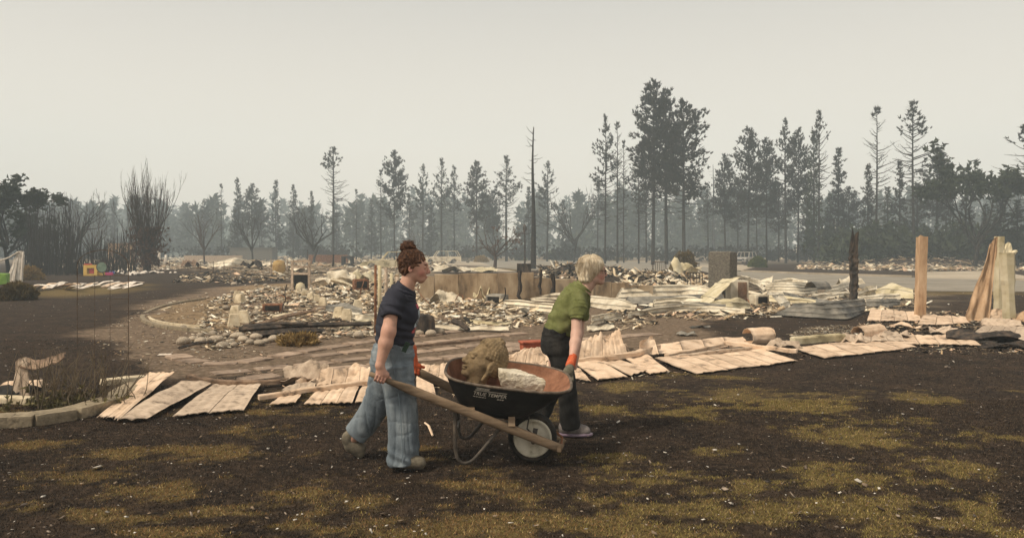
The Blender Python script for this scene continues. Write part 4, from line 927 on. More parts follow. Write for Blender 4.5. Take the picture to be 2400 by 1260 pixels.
# chain-link fence far right
fb = G(2110, 616); ft = thing('chain_link_fence', 'sagging chain-link fence along the dark trees', 'fence', fb)
zt = 2.1
for px in (2110, 2168, 2222, 2280, 2340, 2400, 2455):
    q = G(px, 616); m = MB(); m.tube([q, q + [0, 0, zt]], .04, 6); m.build('post', MAT['rust'], ft)
m = MB(); a_, b_ = G(2110, 616), G(2455, 616); m.tube([a_ + [0, 0, zt], b_ + [0, 0, zt]], .03, 6); m.build('top_rail', MAT['rust'], ft)
segs = []
for k in range(90):
    x = a_[0] + (b_[0] - a_[0]) * k / 90
    for s in (-1, 1): segs.append((np.array([[x, a_[1] + .02 * s, 0], [x + s * zt * .7, a_[1] + .02 * s, zt]]), np.array([.007, .007])))
V, Fq = np_tubes(segs, 3); tag(obj('wire_mesh', V, Fq, MAT['wire'], ft), kind='stuff')
# thin wire fence on the left lawn
fb = G(350, 648); ft = thing('wire_fence', 'low wire fence on thin stakes behind the dark lawn', 'fence', fb)
st = [G(px, py) for px, py in ((358, 640), (398, 641), (440, 642), (470, 643), (500, 645), (525, 647), (440, 660))]
for q in st[:6]: m = MB(); m.tube([q, q + [0, 0, .95]], .02, 5); m.build('stake', MAT['wire'], ft)
for k in range(5):
    m = MB(); m.tube([st[k] + [0, 0, .85], (st[k] + st[k + 1]) / 2 + [0, 0, .8], st[k + 1] + [0, 0, .85]], .008, 4); m.build('wire', MAT['wire'], ft)

# ---------------------------------------------------------------- shrubs
def shrub(name, label, px, py, w, h, mat, seed, n=900, leaf=.06, cat='bush', group=None, up=.5):
    r = np.random.default_rng(seed); b = Gz(px, py); t = thing(name, label, cat, b, group)
    v = r.normal(0, 1, (n, 3)); v /= np.linalg.norm(v, axis=1)[:, None]; v[:, 2] = np.abs(v[:, 2]); v *= (r.random((n, 1)) ** .35)
    lump = 1 + .35 * (n3(v * 2.5, seed)); C = b + v * np.array([w / 2, w / 2, h]) * lump[:, None] * .92
    V, Fc = tufts(C, v + [0, 0, up], leaf * 2.2, leaf * .5, 6, r); obj('foliage', V, Fc, mat, t)
    segs = []
    for i in range(14):
        a = r.uniform(0, 6.28); e = b + [math.cos(a) * w * .35, math.sin(a) * w * .35, h * r.uniform(.4, .9)]; segs.append((np.stack([b, (b + e) / 2 + [0, 0, .05], e]), np.array([.025, .018, .008])))
    V, Fc = np_tubes(segs, 3); tag(obj('stems', V, Fc, MAT['bark_red'], t), kind='stuff')
OL = M('olive_leaves', [(.07, .055, .02), (.14, .10, .04), (.2, .14, .06)], 5, .9, 0); GRN = M('green_leaves', [(.05, .065, .015), (.10, .12, .03), (.16, .17, .05)], 5, .9, 0)
YLW = M('yellow_brown_leaves', [(.16, .10, .03), (.26, .17, .06), (.34, .24, .1)], 5, .9, 0)
shrub('round_bush', 'round olive bush singed at the edge beside the melted white post', 38, 702, 1.25, .62, OL, 301, 1500, .05)
shrub('round_bush', 'large round brown clipped bush behind the twisted scrap peak', 1606, 643, 1.9, 1.5, OL, 302, 1500, .06)
shrub('round_bush', 'round green bush at the road edge beside the chimney block', 1776, 626, 2.0, 1.15, GRN, 303, 900, .09)
shrub('round_bush', 'bright green clipped shrub on the far verge beside the tall limbless trunk', 1220, 610, 2.6, 1.0, GRN, 304, 600, .1)
shrub('round_bush', 'taller yellow-green shrub on the far verge beside the limbless trunk', 1294, 609, 2.3, 2.0, GRN, 305, 600, .1)
shrub('round_bush', 'dry yellow-brown shrub beside the dark burnt-out shell', 1128, 614, 2.6, 1.1, YLW, 306, 600, .09)
shrub('round_bush', 'small brown shrub on the verge beyond the road kerb', 1455, 612, 2.2, .7, OL, 307, 400, .09)
shrub('round_bush', 'green-brown weedy shrub below the thicket', 70, 655, 1.6, .8, YLW, 308, 600, .07)
shrub('round_bush', 'bushy green sapling beneath the pale flagpole', 1925, 612, 3.0, 2.4, GRN, 309, 700, .12)
shrub('dry_tuft', 'tuft of dry rust-brown grass on the house bed edge', 700, 806, .75, .16, YLW, 310, 260, .05, 'dry grass')
# ---------------------------------------------------------------- foundation wall, chimney, posts
D0 = 24.5
fw = thing('foundation_wall', 'long stained concrete foundation wall behind the wheelbarrow', 'wall', P(1230, 0, D0) * [1, 1, 0])
for a, b_, top in [(985, 1018, 647), (1018, 1075, 643), (1075, 1118, 640), (1118, 1168, 640), (1168, 1214, 639), (1214, 1250, 638), (1250, 1300, 652), (1300, 1345, 654), (1345, 1390, 657), (1390, 1432, 661), (1432, 1472, 662), (1472, 1530, 668)]:
    x0, x1, z = (a - 1200) * D0 / F, (b_ - 1200) * D0 / F, P(0, top, D0)[2]
    m = MB(); m.box(((x0 + x1) / 2, D0 + RNG.uniform(-.01, .03), z / 2), (x1 - x0 - .006, .22, z), (0, 0, RNG.normal(0, .008)), .012); m.build('panel', MAT['concrete'], fw)
m = MB(); m.box(((985 + 1250) / 2 * D0 / F - 1200 * D0 / F, D0 + .02, .04), ((1530 - 985) * D0 / F * 1.0, .3, .08)); m.build('footing', MAT['concrete'], fw)
for px, tp, bs, w in ((1219, 634, 698, .11), (1265, 630, 668, .08), (1296, 640, 690, .14)):
    b = P(px, bs, D0 - .3); m = MB(); z1 = P(px, tp, D0 - .3)[2]; zz = np.linspace(max(0, b[2] - .3), z1, 7)
    m.tube(np.stack([b[0] + RNG.normal(0, .03, 7), np.full(7, b[1]), zz], 1), w * RNG.uniform(.45, .75, 7), 6); tag(m.build('charred_stud', MAT['char'], None), 'charred stud standing against the concrete foundation wall', 'post', 'charred studs against the foundation wall')

def rough_block(name, label, c, size, rz, mat, n=9, amp=.02, seed=0, cat='block', parent=None, taper=1.0):
    """block with broken, uneven faces"""
    V, Fc, off = [], [], 0; u = np.linspace(-1, 1, n)
    for ax in range(3):
        for s in (-1, 1):
            A, B = np.meshgrid(u, u, indexing='ij'); q = np.zeros((n, n, 3)); o = [k for k in range(3) if k != ax]
            q[:, :, ax] = s; q[:, :, o[0]] = A; q[:, :, o[1]] = B; V.append(q.reshape(-1, 3)); f = grid_faces(n, n)
            Fc.append((f if (s > 0) == (ax != 1) else f[:, ::-1]) + off); off += n * n
    V = np.concatenate(V); key = np.round(V, 3)
    V = V * (1 - .03 * (np.abs(V) > .99).sum(1, keepdims=True).clip(1, 3) + .03)
    V = V * np.array(size) / 2
    V += amp * np.stack([n3(key * 3.1 + seed + 7 * k, seed + k) for k in range(3)], 1)
    tp = 1 - (1 - taper) * (key[:, 2:3] + 1) / 2; V[:, :2] *= tp
    ca, sa = math.cos(rz), math.sin(rz); V = np.stack([V[:, 0] * ca - V[:, 1] * sa, V[:, 0] * sa + V[:, 1] * ca, V[:, 2]], 1) + np.asarray(c, float)
    o = obj(name, V, np.concatenate(Fc), mat, parent); return tag(o, label, cat) if parent is None else o
bp = G(1694, 692); rough_block('chimney_block', 'rough grey-brown chimney block standing above the piled roofing sheets', bp + [0, 0, .8], (.86, .62, 1.62), -.72, MAT['chimney'], 13, .025, 3, 'chimney')
hb0 = G(1732, 711); ht = thing('heater_box', 'ribbed cream heater box buried in the piled roofing sheets', 'heater', hb0)
m = MB(); m.box(hb0 + [0, .2, .36], (.58, .4, .70), (0, 0, .1)); m.build('casing', MAT['metal'], ht)
for k in range(8): m = MB(); m.box(hb0 + [-.02 + .036 * k, -.012 + .003 * k, .38], (.012, .03, .56), (0, 0, .1)); m.build('slat', MAT['rust'], ht)
# garden chair
cb = G(1546, 660); ct = thing('garden_chair', 'dark metal garden chair with a slatted back beside the twisted scrap peak', 'chair', cb)
m = MB(); m.beam(cb + [-.32, 0, .45], cb + [.4, 0, .45], .5, .05); m.build('seat', MAT['char'], ct)
for sx in (-.34, .4):
    m = MB(); m.tube([cb + [sx, .22, 0], cb + [sx, .24, .5], cb + [sx, .3, 1.05]], .022, 6); m.build('leg', MAT['char'], ct)
    m = MB(); m.tube([cb + [sx, -.22, 0], cb + [sx, -.2, .62], cb + [sx, -.12, .68], cb + [sx, .26, .68]], .022, 6); m.build('leg', MAT['char'], ct)
m = MB(); m.tube([cb + [-.34, .3, 1.05], cb + [.4, .3, 1.05]], .024, 6); m.build('top_rail', MAT['char'], ct)
for k in range(7): m = MB(); m.tube([cb + [-.26 + .1 * k, .25, .5], cb + [-.26 + .1 * k, .3, 1.04]], .014, 5); m.build('slat', MAT['char'], ct)
cb = G(1628, 676); ct = thing('garden_chair', 'low tipped metal chair frame beside the chimney block', 'chair', cb)
for k in range(6): m = MB(); m.tube([cb + [-.3 + .13 * k, 0, .05], cb + [-.3 + .13 * k, .05, .7]], .016, 5); m.build('slat', MAT['char'], ct)
for z in (.1, .7): m = MB(); m.tube([cb + [-.34, 0, z], cb + [.4, 0, z]], .022, 5); m.build('rail', MAT['char'], ct)

def post(name, label, px, top, base, w, mat, seed, lean=0., n=14, jag=.06, cat='post', d2=None):
    b = G(px, base); hh = P(px, top, b[1])[2]; r = np.random.default_rng(seed); z = np.linspace(-.03, hh, n); V = []
    c = np.array([(-1, -1), (0, -1.04), (1, -1), (1.04, 0), (1, 1), (0, 1.04), (-1, 1), (-1.04, 0)], float) * w / 2
    for i, zz in enumerate(z):
        q = c * (1 + r.normal(0, jag * .5, (8, 1))) + r.normal(0, jag * w * .3, 2); t = max(zz / hh, 0)
        zt_ = zz + (r.normal(0, jag * 1.2, 8) if i == n - 1 else np.zeros(8)); V.append(np.stack([b[0] + q[:, 0] + lean * t, b[1] + q[:, 1], zt_], 1))
    Fc = [[i * 8 + j, i * 8 + (j + 1) % 8, (i + 1) * 8 + (j + 1) % 8, (i + 1) * 8 + j] for i in range(n - 1) for j in range(8)] + [[(n - 1) * 8 + j for j in range(8)]]
    return tag(obj(name, np.concatenate(V), Fc, mat, None), label, cat)
post('charred_post', 'black charred post stump standing in the roofing sheets', 2000, 583, 707, .20, MAT['char'], 5, .02, 18, .22)
post('fence_post', 'upright tan scorched fence post standing alone', 2156, 555, 746, .185, MAT['wood_tan'], 6, .05, 14, .03)
mt = thing('melted_fence_corner', 'melted cream fence corner of fused posts and sagging panels', 'fence', G(2330, 752))
def ribbon_px(name, low, up, mat, parent, dlow, dup, amp=.04, seed=0, nu=16, nv=30, t=.02, label=None, cat=None, group=None, ribs=0):
    A = np.array([P(a, b_, dlow) for a, b_ in low]); B = np.array([P(a, b_, dup) for a, b_ in up]); A = resample(A, nu); B = resample(B, nu); v = np.linspace(0, 1, nv)
    Pg = A[:, None] * (1 - v)[None, :, None] + B[:, None] * v[None, :, None]; U, Vv = np.meshgrid(np.linspace(0, 1, nu), v, indexing='ij')
    n = normals(Pg); Pg = Pg + n * (amp * 2 * (fbm(U * 5 + seed, Vv * 2.5, seed) - .5) + (.012 * np.sin(U * ribs * 6.283) if ribs else 0))[:, :, None]
    V, Fc = shell(Pg, t); o = obj(name, V, Fc, mat, parent, True)
    return tag(o, label, cat, group) if parent is None else o
def mpost(px0, px1, top, base, mat, seed, lean):
    d = G(0, base)[1]; w = (px1 - px0) * d / F; r = np.random.default_rng(seed); hh = P(0, top, d)[2]; xb = ((px0 + px1) / 2 - 1200) * d / F; n = 16; z = np.linspace(0, hh, n); V = []
    th = np.arange(12) * 2 * math.pi / 12; sq = np.maximum(np.abs(np.cos(th)), np.abs(np.sin(th)))
    for i, zz in enumerate(z):
        f = zz / hh; wob = 1 + .16 * math.sin(5 * f + seed) * (seed % 2) + r.normal(0, .03)
        V.append(np.stack([xb + lean * f + w / 2 * wob * np.cos(th) / sq, d + w * .45 * np.sin(th) / sq, zz + 0 * th], 1))
    Fc = [[i * 12 + j, i * 12 + (j + 1) % 12, (i + 1) * 12 + (j + 1) % 12, (i + 1) * 12 + j] for i in range(n - 1) for j in range(12)] + [[(n - 1) * 12 + j for j in range(12)]]
    obj('post', np.concatenate(V), Fc, mat, mt)
mpost(2331, 2350, 554, 740, MAT['metal_yellow'], 2, .02)
mpost(2353, 2379, 592, 756, MAT['metal_yellow'], 3, -.06)
dd = G(0, 752)[1]
ribbon_px('sagging_panel', [(2258, 752), (2285, 752), (2318, 750)], [(2322, 575), (2328, 560), (2338, 554)], MAT['wood_tan'], mt, dd, dd + .25, .10, 4, ribs=3)
ribbon_px('sagging_panel', [(2318, 752), (2345, 757), (2375, 752)], [(2322, 726), (2338, 722), (2362, 728)], MAT['vinyl'], mt, dd - .1, dd + .05, .06, 6)
ribbon_px('drooping_flap', [(2352, 600), (2362, 612), (2376, 606)], [(2356, 572), (2364, 566), (2372, 574)], MAT['metal_yellow'], mt, dd - .05, dd + .05, .03, 8)
m = MB(); m.tube([P(2368, 600, dd), P(2378, 590, dd), P(2383, 588, dd)], [.06, .05, .03], 8); m.build('melted_knob', MAT['metal_yellow'], mt, True)

# ---------------------------------------------------------------- stepping path, edging, rocks, pier blocks
path = bpy.data.objects.new('path', None); COL.objects.link(path); tag(path, kind='structure')
pm = None
def paver_row(pts, step, size, seed):
    w = np.array([G(a, b_)[:2] for a, b_ in pts]); L = np.concatenate([[0], np.cumsum(np.linalg.norm(np.diff(w, axis=0), axis=1))]); r = np.random.default_rng(seed); s = step / 2
    while s < L[-1]:
        x, y = np.interp(s, L, w[:, 0]), np.interp(s, L, w[:, 1]); x2, y2 = np.interp(s + .2, L, w[:, 0]), np.interp(s + .2, L, w[:, 1])
        a = math.atan2(y2 - y, x2 - x) if s + .2 < L[-1] else 0; l = size[0] * r.uniform(.9, 1.03)
        rough_block('paver', None, (x + r.normal(0, .01), y + r.normal(0, .015), r.uniform(-.026, -.012)), (l, size[1] * r.uniform(.92, 1.05), .07), a + r.normal(0, .03), MAT['paver'], 4, .008, int(r.integers(999)), parent=path); s += step * r.uniform(.97, 1.06)
paver_row([(408, 832), (430, 842), (480, 851), (540, 851), (610, 842), (680, 829), (760, 815), (870, 800), (980, 786), (1090, 775)], .56, (.50, .34), 1)
paver_row([(488, 876), (600, 866), (745, 852), (870, 838), (975, 826), (1080, 813), (1180, 803)], .58, (.52, .34), 2)
paver_row([(560, 892), (700, 874), (880, 856), (975, 846), (1060, 837), (1150, 826), (1240, 814)], .60, (.54, .34), 3)
paver_row([(720, 836), (880, 818), (975, 806), (1060, 797), (1150, 788), (1250, 780)], .58, (.52, .32), 4)
paver_row([(1180, 812), (1280, 800), (1390, 794), (1480, 786), (1560, 780)], .72, (.69, .42), 5)
eb = thing('garden_edging', 'low curved concrete edging round the sandy bed', 'edging', G(340, 745))
pts = np.array([G(a, b_) for a, b_ in ((505, 779), (450, 778), (395, 772), (345, 761), (328, 749), (338, 737), (378, 720), (430, 709), (480, 702))]); w = resample(pts, 17)
for k in range(16): m = MB(); m.beam(w[k] + [0, 0, .02], w[k + 1] * .985 + w[k] * .015 + [0, 0, .02], .10, .09); m.build('block', MAT['block'], eb)
w2 = resample(np.array([G(a, b_) for a, b_ in ((470, 768), (410, 764), (362, 755), (345, 746), (360, 735), (400, 722))]), 13)
for k in range(12): m = MB(); m.beam(w2[k] + [0, 0, .015], w2[k + 1] * .985 + w2[k] * .015 + [0, 0, .015], .06, .07); m.build('block', MAT['pier'], eb)
kb = thing('block_edging', 'curved grey edging blocks round the dead shrub bed', 'edging', G(120, 995))
kp = [(-60, 1008), (10, 1003), (60, 1000), (150, 986), (240, 960), (312, 918)]
for (a, b_), (c, d_) in zip(kp[:-1], kp[1:]):
    p, q = G(a, b_), G(c, d_); mid = (p + q) / 2; L = np.linalg.norm(q - p)
    rough_block('block', None, mid + [0, .12, .042], (L + .03, .24, .115), math.atan2(q[1] - p[1], q[0] - p[0]), MAT['block'], 7, .007, a % 50, parent=kb)
for i, ((a, b_), (c, d_)) in enumerate([((-60, 945), (60, 948)), ((225, 905), (330, 893))]):
    p, q = G(a, b_), G(c, d_); mid = (p + q) / 2; L = np.linalg.norm(q - p)
    rough_block('block', None, mid + [0, .1, .025], (L, .16, .07), math.atan2(q[1] - p[1], q[0] - p[0]), MAT['pier'], 6, .01, 5 + i, parent=kb)

def rock_mesh(seed):
    r = np.random.default_rng(seed); nu, nv = 10, 7; th = np.linspace(0, 2 * math.pi, nu, endpoint=False); ph = np.linspace(.12, math.pi - .12, nv)
    V = np.array([[math.cos(t) * math.sin(p), math.sin(t) * math.sin(p), math.cos(p)] for p in ph for t in th]); V *= (1 + .28 * n3(V * 1.4 + seed, seed))[:, None]
    Fc = [[i * nu + j, (i + 1) * nu + j, (i + 1) * nu + (j + 1) % nu, i * nu + (j + 1) % nu] for i in range(nv - 1) for j in range(nu)] + [list(range(nu)), list(range((nv - 1) * nu, nv * nu))[::-1]]
    me = mk('rock', V, Fc, True); me.materials.append(MAT['rock']); return me
RM = [rock_mesh(s) for s in range(6)]
ROCKS = [(430, 806), (452, 800), (470, 806), (487, 803), (505, 800), (522, 815), (540, 806), (548, 812), (570, 801), (586, 806), (608, 808), (622, 803), (642, 800), (660, 798), (470, 790), (500, 786), (530, 788), (556, 792), (600, 793),
         (487, 699), (502, 704), (519, 710), (525, 694), (545, 686), (592, 686), (636, 688), (652, 679), (484, 690), (548, 668), (575, 670), (600, 670), (622, 671), (646, 676), (735, 776), (760, 782), (822, 786), (840, 790), (855, 783), (985, 785), (1010, 786), (1030, 782), (430, 770), (560, 755), (700, 770), (640, 765), (600, 742), (530, 730), (860, 712), (930, 700), (1000, 706)]
r_ = np.random.default_rng(4)
for i, (a, b_) in enumerate(ROCKS):
    p = Gz(a, b_); s = r_.uniform(.045, .105) * (1.2 if p[1] > 20 else 1.0); o = bpy.data.objects.new('rock', RM[i % 6]); COL.objects.link(o)
    o.location = (p[0], p[1], p[2] + s * .45); o.scale = (s * r_.uniform(.9, 1.4), s, s * r_.uniform(.6, .85)); o.rotation_euler = (0, 0, r_.uniform(0, 6))
    tag(o, 'rounded tan rock edging the burnt house bed', 'rock', 'rocks edging the burnt house bed')
for i, (a, b_) in enumerate([(556, 702), (563, 716), (553, 744), (571, 756), (548, 764), (700, 692), (714, 699), (728, 707), (743, 713), (757, 720), (795, 744), (813, 751), (838, 727)]):
    p = Gz(a, b_); s = r_.uniform(.7, .95)
    o = rough_block('pier_block', 'tapered pale concrete pier block standing in the ash', p + [0, 0, .14 * s], (.30 * s, .30 * s, .30 * s), r_.uniform(-.5, .5), MAT['pier'], 5, .008, i, 'pier block', taper=.62); o['group'] = 'pier blocks of the burnt house'
# charred beams lying across the house bed
for lb, p0, p1, w, z0, z1, mt_ in [('long charred beam lying along the front of the house bed', (560, 772), (870, 758), .12, .1, .12, 'char'), ('dark charred beam behind the long charred beam', (570, 765), (720, 758), .09, .1, .2, 'char'),
        ('arched scorched timber lying in the house bed', (590, 764), (735, 727), .10, .1, .25, 'vinyl_dark'), ('broad sooty plank beneath the arched timber', (590, 786), (760, 775), .16, .04, .05, 'char'), ('charred plank slanting across the rubble heap', (1062, 752), (1098, 772), .14, .2, .05, 'char'),
        ('slanted tan plank beside the fireplace frame', (775, 655), (830, 672), .2, .5, .2, 'pier'), ('pale stick lying by the walking woman', (996, 990), (1014, 1020), .02, .012, .012, 'vinyl'), ('thin charred plank by the stump', (745, 758), (800, 748), .06, .15, .2, 'char'),
        ('pale plank on the slope of the house bed', (640, 742), (700, 738), .1, .08, .08, 'pier'), ('charred timber at the edge of the stepping path', (420, 815), (500, 800), .06, .04, .05, 'char')]:
    m = MB(); a, c = G(*p0, z0), G(*p1, z1); mid = (a + c) / 2 + [0, 0, .03]; m.tube([a, mid, c], [w * .6, w * .62, w * .5], 4, flat=.7); tag(m.build('beam', MAT[mt_], None), lb, 'beam')
# fireplace frame
fb = G(705, 681); ft = thing('fireplace_frame', 'rusty open fireplace frame with a dark firebox standing in the ash', 'fireplace', fb)
for s in (-.35, .35): m = MB(); m.box(fb + [s, 0, .62], (.085, .12, 1.26), (0, 0, 0), .01); m.build('leg', MAT['vinyl_dirty'], ft)
for z, h_ in ((1.22, .10), (.98, .10), (.70, .08)): m = MB(); m.box(fb + [0, .01, z], (.62, .12, h_), (0, 0, 0), .008); m.build('crossbar', MAT['vinyl_dirty'], ft)
m = MB(); m.box(fb + [0, .22, .35], (.6, .3, .62)); m.build('firebox', MAT['black'], ft)
m = MB(); m.lathe([(.19, 0), (.2, .15), (.16, .28), (.06, .34), (.01, .35)], fb + [0, -.06, .0], 14); m.build('pot', MAT['metal_yellow'], ft, True)
tb = G(654, 645); tt = thing('water_tank', 'rust-yellow burnt tank between two thin posts in the far rubble', 'tank', tb)
m = MB(); m.lathe([(.3, 0), (.42, .15), (.44, .7), (.36, .95), (.1, 1.05)], tb, 14); m.build('tank_body', M('rust_yellow', [(.25, .14, .04), (.42, .26, .09), (.5, .36, .17)], 4, .85, .2), tt, True)
for s in (-.55, .55): m = MB(); m.tube([tb + [s, 0, 0], tb + [s, 0, 1.1]], .04, 5); m.build('post', MAT['vinyl_dirty'], tt)
# pipes
for lb, px, tp, bs, rr, mtn in [('tall thin rusty pipe standing behind the woman in the navy shirt', 880, 621, 782, .027, 'rust'), ('thick yellowed pipe standing next to the thin rusty pipe', 890, 622, 745, .05, 'metal_yellow'), ('second yellowed pipe with a capped top in the pipe cluster', 905, 627, 735, .045, 'vinyl_dirty'), ('short pale pipe in the pipe cluster', 918, 640, 720, .05, 'metal_yellow'), ('short rusty pipe stub in the pipe cluster', 931, 648, 712, .06, 'vinyl_dirty')]:
    pole('pipe', lb, px, tp, bs, rr, MAT[mtn], 'pipe')
# stump
sb = G(994, 783); r = np.random.default_rng(8); prof = [(.19, 0), (.215, .08), (.21, .2), (.2, .3), (.17, .36), (.1, .385), (.02, .39)]; m = MB(); m.lathe(prof, (0, 0, 0), 26); V = np.concatenate(m.V); V *= (1 + .09 * n3(V * 16, 3))[:, None]
tag(obj('stump', V + sb, m.F, MAT['char']), 'round blackened stump behind the woman in the navy shirt', 'stump')
# twisted rods, brick lumps and rusted appliances in the rubble
r = np.random.default_rng(91)
for lb, pts_ in (('twisted rusty rod sticking out of the heap before the foundation wall', ((1010, 735), (1055, 722), (1150, 742), (1195, 728), (1085, 712))), ('twisted rusty rod sticking out of the stone-edged house bed', ((620, 720), (655, 745), (690, 715), (840, 705), (590, 705), (860, 735))), ('twisted rusty rod sticking out of the roofing pile', ((1560, 715), (1765, 720), (1890, 712), (1940, 700), (1480, 725)))):
    for a, b_ in pts_:
        p = Gz(a, b_); q = [p]; dv = np.array([r.normal(0, .6), r.normal(0, .4), .8])
        for _ in range(7): dv = dv + r.normal(0, .45, 3) - [0, 0, .12]; dv /= np.linalg.norm(dv); q.append(q[-1] + dv * r.uniform(.08, .16))
        m = MB(); m.tube(resample(q, 18), r.uniform(.010, .018), 5); tag(m.build('twisted_rod', MAT['rust' if r.random() < .6 else 'char'], None, True), lb, 'rod', lb.split(' out of ')[1].join(['rods in ', '']))
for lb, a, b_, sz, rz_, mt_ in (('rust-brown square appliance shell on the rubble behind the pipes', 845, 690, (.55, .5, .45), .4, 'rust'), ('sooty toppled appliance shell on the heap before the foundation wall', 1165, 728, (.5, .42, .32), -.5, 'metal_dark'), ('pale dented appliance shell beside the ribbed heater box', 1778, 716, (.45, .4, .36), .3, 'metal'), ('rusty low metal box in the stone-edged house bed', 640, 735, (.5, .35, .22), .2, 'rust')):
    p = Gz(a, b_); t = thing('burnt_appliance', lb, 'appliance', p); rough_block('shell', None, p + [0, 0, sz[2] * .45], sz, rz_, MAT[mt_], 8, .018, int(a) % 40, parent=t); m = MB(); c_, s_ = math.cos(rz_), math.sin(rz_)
    m.box(p + [s_ * sz[1] * .5, -c_ * sz[1] * .5, sz[2] * .5], (sz[0] * .7, .03, sz[2] * .55), (0, 0, rz_)); m.build('dark_opening_plate', MAT['black'], t)  # black plate on the solid shell, coloured as the shade inside an opening
# terracotta planter
pb = G(1252, 829); TER = M('terracotta', [(.22, .05, .025), (.36, .09, .045), (.42, .14, .08)], 7, .85, .25, 30); pt = thing('planter', 'red terracotta planter box behind the woman in green', 'planter', pb)
rough_block('box', None, pb + [0, 0, .09], (.40, .2, .17), .28, TER, 5, .004, 2, parent=pt, taper=1.1); rough_block('rim', None, pb + [0, 0, .19], (.47, .25, .035), .28, TER, 5, .003, 3, parent=pt)
for k in range(5):
    m = MB(); m.lathe([(.035, 0), (.028, .008), (.012, .014)], (0, 0, 0), 10, 'y'); V = np.concatenate(m.V) * [1, -1, 1]; lx = -.15 + .075 * k; obj('relief', V + pb + [lx * math.cos(.28) + .1 * math.sin(.28), lx * math.sin(.28) - .1 * math.cos(.28), .095], [f[::-1] for f in m.F], TER, pt)

# ---------------------------------------------------------------- left: toys, white fence, trellis, dead shrub
YEL = M('yellow_plastic', [(.5, .3, .05), (.62, .4, .09), (.66, .46, .14)], 3, .6, 0); RED = M('red_plastic', [(.4, .04, .03), (.5, .06, .05), (.55, .1, .08)], 3, .6, 0); BLU = M('blue_plastic', [(.05, .09, .3), (.08, .14, .4), (.1, .2, .45)], 3, .6, 0); PNK = M('magenta_plastic', [(.5, .04, .14), (.6, .06, .2), (.6, .1, .24)], 3, .6, 0)
tb = G(222, 646); tt = thing('toy_playhouse', 'yellow plastic toy playhouse with red trim melted on the lawn edge', 'toy', tb)
m = MB()
for x0, x1, z0, z1 in ((-.62, -.4, 0, .72), (-.4, .1, .52, .72), (-.4, .1, 0, .12), (.1, .3, 0, .66), (.3, .62, .3, .6)): m.box(tb + [(x0 + x1) / 2, 0, (z0 + z1) / 2], (x1 - x0, .5, z1 - z0), (0, 0, 0), .01)
m.build('wall', YEL, tt); m = MB(); m.box(tb + [-.15, -.1, .32], (.3, .08, .3)); m.build('window', RED, tt); m = MB(); m.box(tb + [-.45, -.01, .76], (.3, .46, .1)); m.build('roof', RED, tt); m = MB(); m.box(tb + [.46, -.02, .12], (.34, .3, .22)); m.build('step', YEL, tt)
m = MB(); q = G(250, 645); m.box(q + [0, 0, .1], (.75, .3, .18), (0, 0, .1), .02); tag(m.build('toy_slide', PNK, None), 'magenta plastic toy piece beside the yellow playhouse', 'toy')
m = MB(); q = G(263, 643); m.box(q + [0, 0, .12], (.3, .3, .22), (0, 0, .3), .02); tag(m.build('toy_block', BLU, None), 'blue plastic toy block beside the magenta toy piece', 'toy')
q = G(239, 647.5); tt = thing('round_tabletop', 'round green glass tabletop propped upright before the playhouse', 'table top', q); c = P(239, 625.5, q[1])
m = MB(); m.lathe([(.05, -.02), (.31, -.02), (.31, .02), (.05, .02)], (0, 0, 0), 24, 'y'); obj('glass_disc', np.concatenate(m.V) + c, m.F, M('green_glass', [(.07, .12, .075), (.13, .19, .13), (.19, .26, .19)], 3, .35, 0, spec=.5), tt)
th = np.linspace(0, 2 * math.pi, 29); m = MB(); m.tube(np.stack([c[0] + .34 * np.cos(th), np.full(29, c[1]), c[2] + .34 * np.sin(th)], 1), .035, 6, cap=False); m.build('rim', MAT['char'], tt); m = MB(); m.tube([c + [0, .05, -.3], [c[0], c[1] + .3, 0]], .03, 5); m.build('prop', MAT['char'], tt)
q = G(6, 666); m = MB(); m.box(q + [0, 0, .28], (.5, .5, .55), (0, 0, .2), .05); tag(m.build('plastic_bin', M('lime_plastic', [(.12, .24, .03), (.2, .36, .05), (.26, .42, .09)], 4, .6, 0), None), 'lime green plastic bin by the melted white post', 'bin')
dd = G(0, 664)[1]; wt = thing('melted_post', 'melted white fence post with a sagging rail', 'post', G(40, 664))
ribbon_px('post_sleeve', [(28, 664), (40, 665), (49, 664)], [(38, 590), (46, 587), (55, 590)], MAT['white'], wt, dd, dd + .05, .04, 2, t=.1); ribbon_px('bent_sleeve', [(12, 664), (22, 666), (32, 664)], [(34, 604), (38, 600), (42, 604)], MAT['white'], wt, dd - .1, dd, .05, 3, t=.03)
m = MB(); m.tube([P(-30, 612, dd), P(0, 611, dd), P(22, 603, dd), P(44, 590, dd)], .06, 6, flat=.6); m.build('rail', MAT['white'], wt)
wf = thing('fallen_fence', 'fallen white fence boards along the dark lawn behind the round olive bush', 'fence', G(190, 675))
r = np.random.default_rng(15)
for k in range(22):
    a = 62 + k * 11.5 + r.normal(0, 4); y0 = 678 - .028 * (a - 60) + r.normal(0, 2); p = G(a, y0, .03); q = G(a + r.uniform(18, 46), y0 - r.uniform(6, 13), .05 + r.uniform(0, .25)); m = MB(); mid = (p + q) / 2 + [0, 0, r.uniform(0, .12)]; m.tube([p, mid, q], [.13, .14, .11], 4, flat=.25); m.build('board', MAT['white' if k % 3 else 'vinyl'], wf)
p, q = G(258, 677, .02), G(292, 671, .04); m = MB(); m.tube([p, (p + q) / 2, q], .14, 4, flat=.25); m.build('board', MAT['white'], wf)
for k in range(16):
    a = 285 + k * 11; p = G(a, 640 - .1 * k + r.normal(0, 1.5), .1); crumple('melted_white_scrap', 'melted white fence scrap in the row behind the wire fence', p * [1, 1, 0], (r.uniform(.5, 1.1), .4, r.uniform(.2, .5)), MAT['white'], 500 + k, 'scrap', 'white melted scraps behind the wire fence', nu=9, nv=7)
